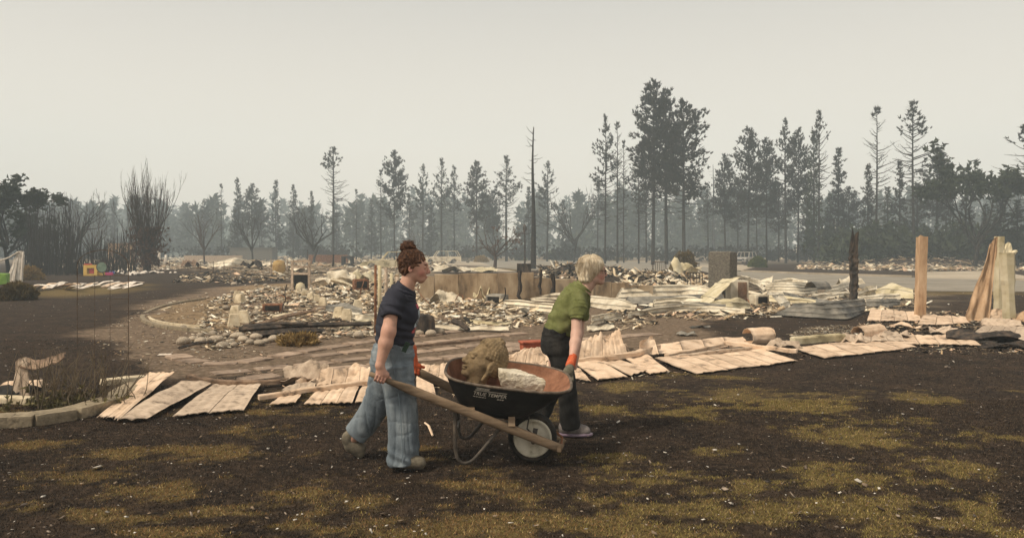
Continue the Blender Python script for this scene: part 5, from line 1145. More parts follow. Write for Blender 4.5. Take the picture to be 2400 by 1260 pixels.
# wire trellis arch
dA = 9.1; ta = thing('trellis_arch', 'thin rusty wire trellis arch standing on the brown soil', 'trellis', P(240, 0, dA) * [1, 1, 0])
xs_ = [(p_ - 1200) * dA / F for p_ in (181, 222, 258, 301)]; ztop = P(0, 622, dA)[2]
def wire(pts, r0=.0035): m = MB(); m.tube(pts, r0, 5); m.build('wire', MAT['wire'], ta)
for i, x in enumerate(xs_):
    zt_ = (ztop, P(0, 645, dA)[2], P(0, 645, dA)[2], ztop)[i]; wire([[x, dA, 0], [x, dA, zt_ / 2], [x, dA, zt_]], .0045 if i in (0, 3) else .003)
th = np.linspace(math.pi, 0, 15); cx = (xs_[0] + xs_[3]) / 2; rx = (xs_[3] - xs_[0]) / 2; wire(np.stack([cx + rx * np.cos(th), np.full(15, dA), ztop + .19 * np.sin(th)], 1), .0045)
for py in (645, 700, 768, 835): z = P(0, py, dA)[2]; wire([[xs_[0], dA - .003, z], [cx, dA - .003, z], [xs_[3], dA - .003, z]], .003)
# dead shrub in the edged bed
sbp = G(165, 958); st = thing('dead_shrub', 'dead leafless shrub of thin grey-brown twigs in the edged bed', 'shrub', sbp); r = np.random.default_rng(66); segs = []
for k in range(95):
    x = sbp[0] + r.normal(0, .26); y = sbp[1] + r.normal(.1, .12); L = r.uniform(.18, .62); l = np.array([r.normal(.12, .38), r.normal(0, .2), 1.0]); l /= np.linalg.norm(l); p0 = np.array([x, y, 0.]); p1 = p0 + l * L * .5 + r.normal(0, .02, 3); p2 = p0 + l * L + r.normal(0, .04, 3)
    segs.append((np.stack([p0, p1, p2]), np.array([.006, .005, .002])))
    for _ in range(2): e = p1 + (p2 - p1) * r.random(); segs.append((np.stack([e, e + l * .1 + r.normal(0, .06, 3)]), np.array([.003, .001])))
V, Fc = np_tubes(segs, 4); tag(obj('twigs', V, Fc, M('dry_twig', [(.06, .045, .03), (.13, .10, .065), (.2, .155, .1)], 6, .9, 0), st), kind='stuff')
C = np.stack([sbp[0] + r.normal(0, .3, 160), sbp[1] + r.normal(.05, .13, 160), np.abs(r.normal(0, .07, 160))], 1); V, Fc = tufts(C, np.repeat([[0, 0, .6]], 160, 0), .07, .014, 5, r); tag(obj('leaves', V, Fc, M('dry_green_leaf', [(.07, .06, .025), (.14, .12, .05), (.22, .18, .09)], 8, .9, 0), st), kind='stuff')

# ---------------------------------------------------------------- fallen melted vinyl fence panels
GV = 'fallen melted fence panels on the lawn edge'
def vinyl(label, LL, LR, UL, UR, n, mat='vinyl', zl=.02, zu=.05, wave=.03, seed=0, flutes=2, arch=0.0, group=GV, ragged=.045):
    """fluted fence boards side by side; corners in photo pixels, each with its own height above the ground"""
    r = np.random.default_rng(seed + 900); z4 = [zl, zl, zu, zu] if np.isscalar(zu) else [zl, zl, *zu]
    a, b_, c, d_ = [G(*q, z) for q, z in zip((LL, LR, UL, UR), z4)]; t = thing('fallen_fencing', label, 'fence panel', [*((a + b_) / 2)[:2], 0], group)
    wave = wave * 1.6 + .010; nu, nv = 4 * flutes + 3, 22; v = np.linspace(0, 1, nv)
    for k in range(n):
        s = (k + np.linspace(.012, .988, nu)) / n
        e0 = -ragged * r.random() + ragged * .3 * r.normal(0, 1, nu); vv = v[None] * (1 - e0[:, None]) + e0[:, None]
        A = a + (b_ - a) * s[:, None]; B = c + (d_ - c) * s[:, None]; Pg = A[:, None] * (1 - vv[:, :, None]) + B[:, None] * vv[:, :, None]
        q = np.linspace(0, flutes, nu)[:, None]; fl = (.010 if flutes > 1 else .005) * np.abs(np.sin(q * math.pi)) * (1 + 0 * v[None])
        S = s[:, None] + 0 * v[None]; wv = wave * (fbm(S * n * .8 + seed, v[None] * 2.2 + 0 * S, seed) - .25) * 1.6 * (.3 + .7 * np.sin(v * math.pi * .5))[None] + arch * np.sin(v * math.pi)[None]
        Pg[:, :, 2] += .006 * (fbm(S * n * 9, v[None] * 14 + 0 * S, seed + 5) - .5) + fl + np.maximum(wv, -.01) + .004 * r.random()
        Pg[:, :, 2] = np.maximum(Pg[:, :, 2], .012)
        V, Fc = shell(Pg, .006); obj('board', V, Fc, MAT[mat], t, False)
def rail(label, pts, w, h, mat='vinyl', cat='fence rail', seed=0, sag=True):
    """hollow vinyl rail lying along points (px, py, z)"""
    p = resample(np.array([G(*q) for q in pts]), 14); r = np.random.default_rng(seed); p[:, 2] += .01 * r.normal(0, 1, 14) * .4; m = MB()
    V = []; T = np.gradient(p, axis=0); T /= np.linalg.norm(T, axis=1)[:, None]; X = np.cross(T, [0, 0, 1]); X /= np.linalg.norm(X, axis=1)[:, None]
    prof = [(-.5, 0), (-.5, .8), (-.4, 1), (-.1, .85), (.1, .85), (.4, 1), (.5, .8), (.5, 0)]
    for i in range(14): V += [p[i] + X[i] * a * w * (1 + .08 * r.normal()) + np.array([0, 0, b_ * h]) for a, b_ in prof]
    Fc = [[i * 8 + j, (i + 1) * 8 + j, (i + 1) * 8 + (j + 1) % 8, i * 8 + (j + 1) % 8] for i in range(13) for j in range(8)] + [list(range(8))[::-1], list(range(13 * 8, 14 * 8))]
    return tag(obj('fence_rail', np.array(V), Fc, MAT[mat]), label, cat, 'fence rails among the fallen panels')
def roll(label, p0, p1, rad, a0, a1, mat='vinyl', z=.02, seed=0, name='curled_fencing', flutes=5, squash=1.0):
    """panel curled about the axis p0-p1"""
    A, B = G(*p0, z), G(*p1, z); ax = (B - A); L = np.linalg.norm(ax); ax /= L; s = np.cross([0, 0, 1.], ax); s /= np.linalg.norm(s); nu, nv = 14, 40
    u = np.linspace(0, 1, nu); th = np.linspace(a0, a1, nv); U, TH = np.meshgrid(u, th, indexing='ij'); rr = rad * (1 + .12 * np.abs(np.sin(TH * flutes)) * .5 + .35 * (fbm(U * 3 + seed, TH * .8, seed) - .5))
    Pg = A + ax * L * (U + .06 * (fbm(TH, U, seed + 4) - .5))[:, :, None] + s * (rr * np.cos(TH))[:, :, None] + np.array([0, 0, 1.]) * (rad * squash * .95 + rr * squash * np.sin(TH))[:, :, None]
    V, Fc = shell(Pg, .007); return tag(obj(name, V, Fc, MAT[mat], None, False), label, 'fence panel', GV)
vinyl('fluted beige fence panel with a raised curled far end beside the edging blocks', (232, 974), (282, 982), (346, 884), (409, 882), 2, 'vinyl', .02, (.07, .16), .05, 1, 3)
vinyl('dirty speckled fence panel twisted next to the raised fluted one', (278, 984), (346, 982), (424, 892), (496, 903), 1, 'vinyl_dirty', .02, (.13, .04), .05, 2, 2)
vinyl('pair of speckled tan fence boards lying flat on the black lawn', (403, 976), (572, 962), (498, 903), (613, 903), 2, 'vinyl_dirty', .02, .03, .02, 3, 3)
vinyl('small fluted panel scrap lying on the lawn beside the long thin rail', (630, 949), (693, 944), (662, 924), (716, 917), 1, 'vinyl', .02, .03, .02, 4, 3)
vinyl('flat fluted panel under the long thin rail behind the walking woman', (713, 946), (826, 943), (755, 905), (845, 902), 3, 'vinyl', .02, .04, .02, 5, 2)
vinyl('fluted panel half hidden by the woman in jeans', (832, 942), (905, 936), (850, 902), (915, 900), 2, 'vinyl', .02, .04, .02, 6, 2)
vinyl('rippled fence panel curling up behind the long thin rail', (742, 908), (905, 897), (760, 878), (905, 870), 5, 'vinyl', .05, .10, .10, 7, 2, .04)
vinyl('speckled panel scrap beside the melted twist', (655, 926), (735, 912), (668, 908), (742, 900), 2, 'vinyl_dirty', .03, .05, .03, 8, 2)
vinyl('small broken panel on the ground between the woman and the wheelbarrow', (975, 922), (1022, 925), (975, 893), (1010, 890), 1, 'vinyl', .02, .05, .04, 9, 3)
vinyl('crumbled panel scraps behind the far wheelbarrow handle', (975, 893), (1052, 905), (985, 868), (1055, 862), 3, 'vinyl', .03, .07, .07, 10, 2)
vinyl('rippled panel rising behind the wheelbarrow tray', (1180, 862), (1300, 850), (1205, 838), (1300, 818), 5, 'vinyl', .04, .14, .08, 11, 2, .05)
vinyl('flat panel strip under the back edge of the wheelbarrow tray', (1150, 880), (1310, 872), (1160, 862), (1310, 848), 5, 'vinyl', .02, .05, .04, 12, 2)
vinyl('short broken panel end beside the gloved hand', (1346, 886), (1386, 893), (1328, 866), (1358, 868), 1, 'vinyl', .02, .04, .02, 13, 3)
vinyl('fluted board pair splayed on the lawn past the gloved hand', (1398, 889), (1470, 882), (1338, 851), (1405, 848), 1, 'vinyl', .02, .05, .02, 14, 3)
vinyl('next splayed fluted board beside the board pair', (1478, 881), (1522, 868), (1400, 848), (1444, 840), 1, 'vinyl', .02, .05, .02, 15, 3)
vinyl('outer splayed fluted board under the thick rail', (1522, 876), (1570, 870), (1462, 841), (1512, 832), 1, 'vinyl', .02, .05, .03, 16, 3)
vinyl('crinkled panel folded upright past the gloved hand', (1350, 852), (1470, 836), (1370, 812), (1452, 792), 4, 'vinyl', .05, (.16, .30), .14, 17, 3, .05)
vinyl('twisted panel end standing above the thick rail', (1495, 832), (1545, 830), (1500, 808), (1530, 798), 1, 'vinyl', .06, .22, .10, 18, 3)
vinyl('large flat beige fence panel of wide boards on the lawn', (1628, 874), (1866, 844), (1534, 841), (1762, 812), 7, 'vinyl', .02, .05, .015, 19, 1)
vinyl('flat textured panel behind the large flat beige panel', (1545, 830), (1760, 812), (1536, 809), (1742, 789), 4, 'vinyl', .03, .07, .03, 20, 1)
vinyl('flat panel of boards between the drape and the black lawn', (1932, 839), (2148, 813), (1862, 817), (2080, 793), 6, 'vinyl', .02, .04, .02, 21, 1)
vinyl('ragged flat panel beside the round bucket-like curl', (1960, 806), (2120, 800), (1975, 790), (2105, 783), 4, 'vinyl_dirty', .03, .08, .06, 22, 2)
vinyl('long flat panel in front of the black charred heap', (2108, 806), (2300, 809), (2100, 789), (2270, 788), 4, 'vinyl', .02, .04, .03, 23, 2)
vinyl('pinkish panel lying before the melted fence corner', (2262, 800), (2440, 797), (2300, 768), (2440, 765), 5, 'vinyl_dirty', .02, .05, .03, 24, 2)
vinyl('pinkish fallen panel around the foot of the tan post', (2032, 752), (2160, 752), (2040, 728), (2150, 731), 4, 'vinyl', .02, .06, .05, 25, 2)
vinyl('sagging panel strip running from the tan post to the melted corner', (2150, 762), (2275, 757), (2168, 738), (2262, 748), 3, 'vinyl', .03, .05, .06, 26, 2)
rail('long dark scorched rail curving along the path edge', [(440, 886, .10), (500, 899, .04), (580, 902, .03), (660, 898, .03), (705, 880, .05)], .09, .05, 'vinyl_dark')
rail('long thin pale rail lying over the fluted panels', [(606, 936, .03), (700, 922, .05), (800, 908, .06), (905, 895, .07)], .07, .05, 'vinyl', seed=2)
rail('thick pale rail lying across the splayed boards', [(1338, 852, .06), (1430, 843, .07), (1500, 832, .08), (1542, 816, .10)], .09, .07, 'vinyl', seed=3)
rail('bent rail draped over the large flat beige panel', [(1562, 836, .04), (1640, 822, .06), (1714, 806, .08)], .08, .05, 'vinyl', seed=4)
rail('rail end with a broken white tip on the large flat beige panel', [(1700, 806, .10), (1780, 817, .06), (1868, 827, .04)], .09, .06, 'vinyl', seed=5)
rail('narrow rail strip crossing the large flat beige panel', [(1590, 838, .04), (1680, 826, .07), (1760, 818, .06)], .06, .04, 'vinyl_dirty', seed=6)
rail('long beige gutter channel before the grey twig litter', [(1858, 806, .05), (1920, 801, .06), (1976, 797, .07)], .13, .12, 'metal_yellow', seed=7)
rail('dark scorched rail behind the pavers', [(1150, 795, .03), (1000, 812, .04), (880, 828, .03)], .05, .04, 'vinyl_dark', seed=8)
rail('thin rail behind the splayed boards', [(1190, 845, .12), (1260, 832, .14), (1310, 822, .15)], .07, .05, 'vinyl', seed=9)
roll('bucket-like rolled panel standing between the flat panels', (1752, 806), (1806, 803), .13, .3, 5.6, 'vinyl', .03, 3)
roll('rolled panel curl next to the beige gutter channel', (2010, 797), (2062, 790), .12, .0, 4.2, 'vinyl', .03, 5)
roll('dark arched curl at the end of the sloping ribbed sheet', (1900, 692), (1935, 690), .24, .1, 3.2, 'metal_dark', .02, 7)  # whole curl in the dark sheet colour
for i, (lb, a, b_, sz, m_) in enumerate([('melted looping twist of panel above the speckled boards', 720, 898, (.62, .36, .30), 'vinyl_dirty'), ('pale melted fold below the looping twist', 740, 905, (.5, .25, .12), 'vinyl'), ('draped crinkled vinyl beside the bucket-like curl', 1838, 822, (.55, .38, .24), 'vinyl_dirty'),
        ('crinkled drape at the end of the beige gutter channel', 1990, 806, (.45, .35, .2), 'vinyl_dirty'), ('rumpled vinyl heap beside the rolled panel curl', 2085, 796, (.8, .45, .2), 'vinyl_dirty'), ('pale folded vinyl in front of the tan post', 2120, 770, (.7, .4, .16), 'vinyl'), ('curled vinyl between tan post and melted corner', 2215, 782, (.8, .5, .2), 'vinyl_dirty'),
        ('blackened melted heap on the lawn before the melted corner', 2300, 800, (1.3, .6, .2), 'char'), ('charred twisted strip at the edge of the black heap', 2375, 815, (1.1, .4, .13), 'char'), ('folded vinyl at the foot of the melted corner', 2345, 768, (.8, .4, .25), 'vinyl_dirty'), ('rumpled vinyl beside the tan post foot', 2090, 748, (.5, .3, .15), 'vinyl_dirty'), ('vinyl scraps behind the melted corner', 2400, 756, (.9, .4, .3), 'wood_tan'),
        ('crinkled scrap rising from the upright folded panel', 1440, 835, (.45, .25, .3), 'vinyl'), ('melted scrap beside the large flat beige panel', 1735, 815, (.5, .25, .12), 'vinyl_dirty'), ('white crumpled scrap on the fluted panels', 790, 918, (.35, .2, .08), 'white'), ('melted clump behind the far wheelbarrow handle', 1020, 878, (.35, .22, .14), 'vinyl'), ('bone-shaped white scrap on the brown soil', 385, 832, (.20, .10, .025), 'white'), ('small dark scrap hanging by the pavers', 560, 905, (.3, .12, .05), 'vinyl_dark'), ('melted vinyl edge beside the dead shrub', 55, 912, (.5, .3, .12), 'vinyl'), ('sooty lump under the arched brown ribbon', 20, 925, (.5, .4, .14), 'black')]):
    crumple('melted_scrap', lb, G(a, b_), sz, MAT[m_], 700 + i, 'scrap', 'melted vinyl scraps', t=.007)
# bent melted strip on the left
ms = thing('melted_strip', 'rusty-brown bent fence strip arching over the edged bed', 'fence strip', P(45, 0, 8.15) * [1, 1, 0])
ribbon_px('upright', [(27, 943), (48, 947), (71, 940)], [(37, 846), (48, 838), (60, 836)], MAT['vinyl_dirty'], ms, 8.1, 8.2, .03, 3, t=.012)
ribbon_px('bent_arm', [(44, 858), (80, 864), (115, 852), (150, 836)], [(39, 843), (58, 834), (84, 845), (112, 838), (153, 823)], MAT['vinyl_dark'], ms, 8.15, 8.35, .03, 5, t=.012, nu=34, nv=10)
# ---------------------------------------------------------------- implicit-surface kit for statues and people
def surface_nets(Fd, lo, h):
    s = Fd < 0; nx, ny, nz = Fd.shape
    cs = [(0, 0, 0), (1, 0, 0), (0, 1, 0), (1, 1, 0), (0, 0, 1), (1, 0, 1), (0, 1, 1), (1, 1, 1)]
    cnt = np.zeros((nx - 1, ny - 1, nz - 1), np.int8)
    for a, b_, c in cs: cnt += s[a:nx - 1 + a, b_:ny - 1 + b_, c:nz - 1 + c]
    act = (cnt > 0) & (cnt < 8); I = np.argwhere(act); idx = -np.ones(act.shape, np.int32); idx[act] = np.arange(len(I))
    acc = np.zeros((len(I), 3)); n = np.zeros(len(I)); val = [Fd[I[:, 0] + a, I[:, 1] + b_, I[:, 2] + c] for a, b_, c in cs]
    for i in range(8):
        for j in range(i + 1, 8):
            d = np.array(cs[j]) - np.array(cs[i])
            if np.abs(d).sum() != 1: continue
            va, vb = val[i], val[j]; cr = (va < 0) != (vb < 0); t = np.where(cr, va / np.where(cr, va - vb, 1), 0)
            acc += np.where(cr[:, None], np.array(cs[i]) + t[:, None] * d, 0); n += cr
    V = (I + acc / n[:, None]) * h + lo
    Fs = []
    for ax in range(3):
        o = [k for k in range(3) if k != ax]; sl0 = [slice(None)] * 3; sl1 = [slice(None)] * 3; sl0[ax] = slice(0, -1); sl1[ax] = slice(1, None)
        A, B = s[tuple(sl0)], s[tuple(sl1)]; E = np.argwhere(A != B)
        ok = (E[:, o[0]] > 0) & (E[:, o[1]] > 0) & (E[:, o[0]] < Fd.shape[o[0]] - 1) & (E[:, o[1]] < Fd.shape[o[1]] - 1); E = E[ok]
        q = []
        for da, db in ((-1, -1), (0, -1), (0, 0), (-1, 0)):
            e = E.copy(); e[:, o[0]] += da; e[:, o[1]] += db; q.append(idx[e[:, 0], e[:, 1], e[:, 2]])
        q = np.stack(q, 1); flip = A[E[:, 0], E[:, 1], E[:, 2]]
        if ax == 1: flip = ~flip
        q[~flip] = q[~flip][:, ::-1]; Fs.append(q)
    return V, np.concatenate(Fs)
class Sdf:
    def __init__(s, lo, hi, h):
        s.lo = np.asarray(lo, float); s.h = h; n = np.ceil((np.asarray(hi) - s.lo) / h).astype(int) + 1; s.n = n
        s.F = np.full(n, 1.0, np.float32); s.ax = [s.lo[k] + h * np.arange(n[k]) for k in range(3)]
    def sub(s, lo, hi, m):
        sl = []
        for k in range(3):
            a = int(np.clip(np.floor((lo[k] - m - s.lo[k]) / s.h), 0, s.n[k])); b_ = int(np.clip(np.ceil((hi[k] + m - s.lo[k]) / s.h) + 1, 0, s.n[k])); sl.append(slice(a, b_))
        X = np.meshgrid(*[s.ax[k][sl[k]] for k in range(3)], indexing='ij'); return tuple(sl), X
    def put(s, sl, d, k, cut=False):
        a = s.F[sl]
        if cut:
            d = -d; hh = np.clip(.5 - .5 * (d - a) / -k if k else 0, 0, 1) if False else None
            s.F[sl] = np.maximum(a, d); return
        if k > 0:
            t = np.clip(.5 + .5 * (a - d) / k, 0, 1); s.F[sl] = a + (d - a) * t - k * t * (1 - t)
        else: s.F[sl] = np.minimum(a, d)
    def cone(s, a, b_, ra, rb, k=.01, cut=False):
        a = np.asarray(a, float); b_ = np.asarray(b_, float); R = max(ra, rb); sl, X = s.sub(np.minimum(a, b_) - R, np.maximum(a, b_) + R, .03 + k); ab = b_ - a; L = ab @ ab + 1e-12
        t = np.clip(sum((X[i] - a[i]) * ab[i] for i in range(3)) / L, 0, 1)
        d = np.sqrt(sum((X[i] - a[i] - t * ab[i]) ** 2 for i in range(3))) - (ra + (rb - ra) * t); s.put(sl, d, k, cut); return s
    def ell(s, c, r, k=.01, R=None, cut=False):
        c = np.asarray(c, float); r = np.asarray(r, float); m = r.max(); sl, X = s.sub(c - m, c + m, .03 + k); q = [X[i] - c[i] for i in range(3)]
        if R is not None: q = [sum(R[j][i] * q[j] for j in range(3)) for i in range(3)]
        l = np.sqrt(sum((q[i] / r[i]) ** 2 for i in range(3))) + 1e-9; g = np.sqrt(sum((q[i] / r[i] ** 2) ** 2 for i in range(3))) + 1e-9
        s.put(sl, (l * (l - 1) / g), k, cut); return s
    def loft(s, secs, k=.01, wide=(0, 1, 0), end=None):
        """chain of elliptical sections (centre, r_along, r_wide)"""
        if len(secs) > 2:                                    # smooth the chain
            t0 = np.arange(len(secs)); A = np.array([[*q[0], q[1], q[2]] for q in secs], float); t1 = np.linspace(0, len(secs) - 1, 2 * (len(secs) - 1) + 1)
            T = np.gradient(A, axis=0); i0 = np.minimum(t1.astype(int), len(secs) - 2); f = (t1 - i0)[:, None]
            A = (2 * f ** 3 - 3 * f ** 2 + 1) * A[i0] + (f ** 3 - 2 * f ** 2 + f) * T[i0] + (3 * f ** 2 - 2 * f ** 3) * A[i0 + 1] + (f ** 3 - f ** 2) * T[i0 + 1]
            secs = [(q[:3], q[3], q[4]) for q in A]
        C = np.array([q[0] for q in secs]); R = max(max(q[1], q[2]) for q in secs); w = np.asarray(wide, float)
        sl, X = s.sub(C.min(0) - R, C.max(0) + R, .03 + k); best = np.full(X[0].shape, 1.0)
        ns = len(secs) - 1
        for si, ((c0, a0, w0), (c1, a1, w1)) in enumerate(zip(secs[:-1], secs[1:])):
            c0 = np.asarray(c0, float); c1 = np.asarray(c1, float); t = c1 - c0; L = np.linalg.norm(t); t = t / L
            y = w - t * (w @ t); y /= np.linalg.norm(y); x = np.cross(y, t); q = [X[i] - c0[i] for i in range(3)]
            u = sum(q[i] * t[i] for i in range(3)); px = sum(q[i] * x[i] for i in range(3)); py = sum(q[i] * y[i] for i in range(3)); f = np.clip(u / L, 0, 1)
            ra = a0 + (a1 - a0) * f; rw = w0 + (w1 - w0) * f; e = np.sqrt((px / ra) ** 2 + (py / rw) ** 2) + 1e-9; d = (e - 1) * np.minimum(ra, rw)
            over = np.maximum(np.maximum(-u - (.03 if si else 0), u - L - (.03 if si < ns - 1 else 0)), 0); d = np.where(over > 0, np.sqrt(np.maximum(d, 0) ** 2 + over ** 2), d)
            best = np.minimum(best, d)
        s.put(sl, best, k)
        return s
    def plane(s, p, n):
        """keep only the side the normal points away from"""
        X = np.meshgrid(*s.ax, indexing='ij'); n = np.asarray(n, float); n /= np.linalg.norm(n); s.F = np.maximum(s.F, (sum((X[i] - p[i]) * n[i] for i in range(3))).astype(np.float32)); return s
    def mesh(s):
        V, Fc = surface_nets(s.F, s.lo, s.h); return V, Fc
def vnorm(V, Fc):
    n = np.cross(V[Fc[:, 2]] - V[Fc[:, 0]], V[Fc[:, 3]] - V[Fc[:, 1]]); N = np.zeros_like(V)
    for k in range(4): np.add.at(N, Fc[:, k], n)
    return N / (np.linalg.norm(N, axis=1)[:, None] + 1e-12)

# ---------------------------------------------------------------- wheelbarrow
rear, front, nearp, farp = P(1047, 860, 5.65), P(1338, 895, 5.65), P(1195, 908, 5.37), P(1195, 850, 5.96)
TX = (front - rear) / np.linalg.norm(front - rear); TY = farp - nearp; TY -= TX * (TX @ TY); TY /= np.linalg.norm(TY); TZ = np.cross(TX, TY); TC = (rear + front) / 2
def tl(p): p = np.asarray(p, float); return TC + p[..., 0:1] * TX + p[..., 1:2] * TY + p[..., 2:3] * TZ
def tray_pt(th, t, off=0.0):
    a = .475 + (.25 - .475) * t ** 1.15 + off; b_ = .325 + (.19 - .325) * t ** 1.3 + off; xo = -.075 * t; z = -.29 * t; n = 3.4 - .6 * t
    c, s = np.cos(th), np.sin(th); r = (np.abs(c) ** n + np.abs(s) ** n) ** (-1 / n); x = xo + a * r * c
    x = x - .035 * np.maximum(0, -c) * (1 - t) * 0 ; return np.stack([x, b_ * r * s, z + 0 * x], -1)
WB = thing('wheelbarrow', 'black steel wheelbarrow with wooden handles and rusty tray, pushed over the burnt lawn', 'wheelbarrow', (TC[0], TC[1], 0))
BLK = M('black_tray_paint', [(.010, .0105, .011), (.018, .018, .018), (.045, .04, .034)], 5, .62, .15, 60, pos=[.35, .55, .78], spec=.35, vary=0)
RST = M('rusty_tray_inside', [(.12, .05, .028), (.25, .115, .065), (.36, .19, .12)], 6, .8, .2, 50, vary=0)
nt_, nl = 64, 14; th = np.linspace(0, 2 * math.pi, nt_, endpoint=False); tt = np.linspace(0, 1, nl)
def tray_mesh(name, off, mat, flip):
    L = [tray_pt(th, t, off - (.02 * max(0, (t - .85) / .15) ** 2)) for t in tt]; L.append(tray_pt(th, 1.0, off - .10) + [0, 0, -.012 + (.009 if flip else 0)]); L.append(tray_pt(th, 1.0, off - .178) + [0, 0, -.014 + (.009 if flip else 0)])
    if flip: L = [l + [0, 0, .008] if i >= nl - 1 else l for i, l in enumerate(L)]
    V = tl(np.concatenate(L)); m = len(L); Fc = [[i * nt_ + j, (i + 1) * nt_ + j, (i + 1) * nt_ + (j + 1) % nt_, i * nt_ + (j + 1) % nt_] for i in range(m - 1) for j in range(nt_)] + [list(range((m - 1) * nt_, m * nt_))]
    if flip: Fc = [f[::-1] for f in Fc]
    return obj(name, V, Fc, mat, WB, True)
TRAY = tray_mesh('tray', 0, BLK, False); obj_in = tray_mesh('tray_inside', -.007, RST, True); obj_in.parent = TRAY
m = MB(); rp = tl(tray_pt(np.append(th, 0), 0.0, .004)); rp[-1] = rp[0]; m.tube(rp, .011, 8, cap=False); o = m.build('rim', M('worn_rim', [(.05, .04, .032), (.13, .1, .075), (.24, .18, .135)], 14, .7, .2, 50, vary=0), TRAY, True)
DEC = M('faded_white_lettering', [(.42, .38, .32), (.62, .57, .48), (.7, .65, .56)], 30, .7, 0, vary=0)
def text_mesh(body, size, shear=.22):
    cu = bpy.data.curves.new('lettering', 'FONT'); cu.body = body; cu.size = size; cu.shear = shear; cu.align_x = 'CENTER'; cu.resolution_u = 3; cu.offset = size * .014; cu.space_character = 1.02
    ob = bpy.data.objects.new('lettering', cu); COL.objects.link(ob); dg = bpy.context.evaluated_depsgraph_get(); me = bpy.data.meshes.new_from_object(ob.evaluated_get(dg))
    V = np.array([v.co[:] for v in me.vertices]); Fc = [list(p.vertices) for p in me.polygons]; bpy.data.objects.remove(ob); bpy.data.curves.remove(cu); bpy.data.meshes.remove(me); return V, Fc
def on_tray(uv, x0, t0, off=.0035):
    """wrap flat lettering (u along the tray, v up) on its outer side"""
    t = np.clip(t0 - uv[:, 1] / .30, 0.01, 1); x = x0 + uv[:, 0]; a = .475 + (.25 - .475) * t ** 1.15; b_ = .325 + (.19 - .325) * t ** 1.3; n = 3.4 - .6 * t; xo = -.075 * t
    y = -(b_) * (1 - np.clip(np.abs((x - xo) / a), 0, .999) ** n) ** (1 / n); return tl(np.stack([x, y - off, -.29 * t + .0], 1))
lx, lt = -.125, .285
V, Fc = text_mesh('TRUE TEMPER', .043); V[:, 0] *= .24 / (V[:, 0].max() - V[:, 0].min()); obj('lettering', on_tray(V, lx, lt), Fc, DEC, TRAY)
def bar(u0, u1, v0, v1):
    n = 8; u = np.linspace(u0, u1, n); q = np.concatenate([np.stack([u, np.full(n, v0)], 1), np.stack([u + .006, np.full(n, v1)], 1)]); obj('lettering', on_tray(q, lx, lt), [[i, i + 1, n + i + 1, n + i] for i in range(n - 1)], DEC, TRAY)
bar(-.112, .122, .040, .045)
bar(-.105, -.004, .062, .066); bar(-.108, -.006, .050, .053)
for u0, u1 in ((-.122, -.105), (-.1, -.088), (-.083, -.062), (-.058, -.04), (-.036, -.028), (.055, .07), (.074, .085), (.089, .102)): bar(u0, u1, -.020 if u0 < 0 else -.022, -.013 if u0 < 0 else -.013)
for u0, u1 in ((-.098, -.086), (-.082, -.066), (-.062, -.05), (-.046, -.03), (-.026, -.012)): bar(u0, u1, .055, .060)
# handles
def handle(a, b_, nm):
    a = np.asarray(a, float); b_ = np.asarray(b_, float); n = 16; f = np.linspace(0, 1, n); t = (b_ - a) / np.linalg.norm(b_ - a); x = np.cross(t, [0, 0, 1.]); x /= np.linalg.norm(x); y = np.cross(x, t); th = np.arange(12) * 2 * math.pi / 12; V = []
    for q in f:
        g = sstep(.08, .2, q); w, h_ = .017 + .006 * g, .018 + .014 * g; e = 2 + 4 * g; c, s = np.cos(th), np.sin(th); r = (np.abs(c) ** e + np.abs(s) ** e) ** (-1 / e)
        V.append(a + (b_ - a) * q + (r * c * w)[:, None] * x + (r * s * h_)[:, None] * y)
    Fc = [[i * 12 + j, i * 12 + (j + 1) % 12, (i + 1) * 12 + (j + 1) % 12, (i + 1) * 12 + j] for i in range(n - 1) for j in range(12)] + [list(range(11, -1, -1)), list(range((n - 1) * 12, n * 12))]
    V = np.concatenate(V); V += .0012 * np.stack([n3(V * 25, k) for k in range(3)], 1); return obj('handle', V, Fc, MAT['wood'], WB, True)
HN0, HN1 = P(866, 875, 5.31), P(1316, 1051, 5.52); HF0, HF1 = P(910, 836, 5.93), P(1322, 1040, 5.75)
handle(HN0, HN1, 'near'); handle(HF0, HF1, 'far')
m = MB(); m.beam(HN1 + [-.02, -.03, .01], HF1 + [-.01, .03, .012], .03, .05); m.build('nose_bar', MAT['wood'], WB)
m = MB(); m.tube([HN1 + [.0, .03, .02], HN1 + [.012, .1, .06], P(1304, 1012, 5.66)], .010, 6); m.build('nose_guard', MAT['rust'], WB)
# legs
LEGM = M('worn_black_steel', [(.03, .026, .022), (.07, .058, .047), (.16, .125, .095)], 9, .65, .2, 50, vary=0)
def hp(f, a=HN0, b_=HN1): return a + (b_ - a) * f
nl_ = [P(1067, 950, 5.41), P(1066, 1010, 5.42), P(1068, 1068, 5.43), P(1076, 1086, 5.43), P(1094, 1089, 5.44), P(1108, 1080, 5.44), P(1140, 1042, 5.46), P(1172, 1003, 5.48), P(1190, 985, 5.49)]
m = MB(); m.tube(resample(nl_, 30), .0135, 8); m.build('leg', LEGM, WB, True)
fl_ = [P(1074, 950, 5.96), P(1074, 990, 5.97), P(1077, 1022, 5.97), P(1086, 1029, 5.97), P(1098, 1028, 5.97), P(1112, 1012, 5.97), P(1140, 978, 5.95), P(1160, 955, 5.94)]
m = MB(); m.tube(resample(fl_, 30), .0135, 8); m.build('leg', LEGM, WB, True)
m = MB(); m.tube([P(1067, 1005, 5.43), P(1073, 1000, 5.7), P(1075, 985, 5.96)], .008, 6); m.build('leg_brace', LEGM, WB)
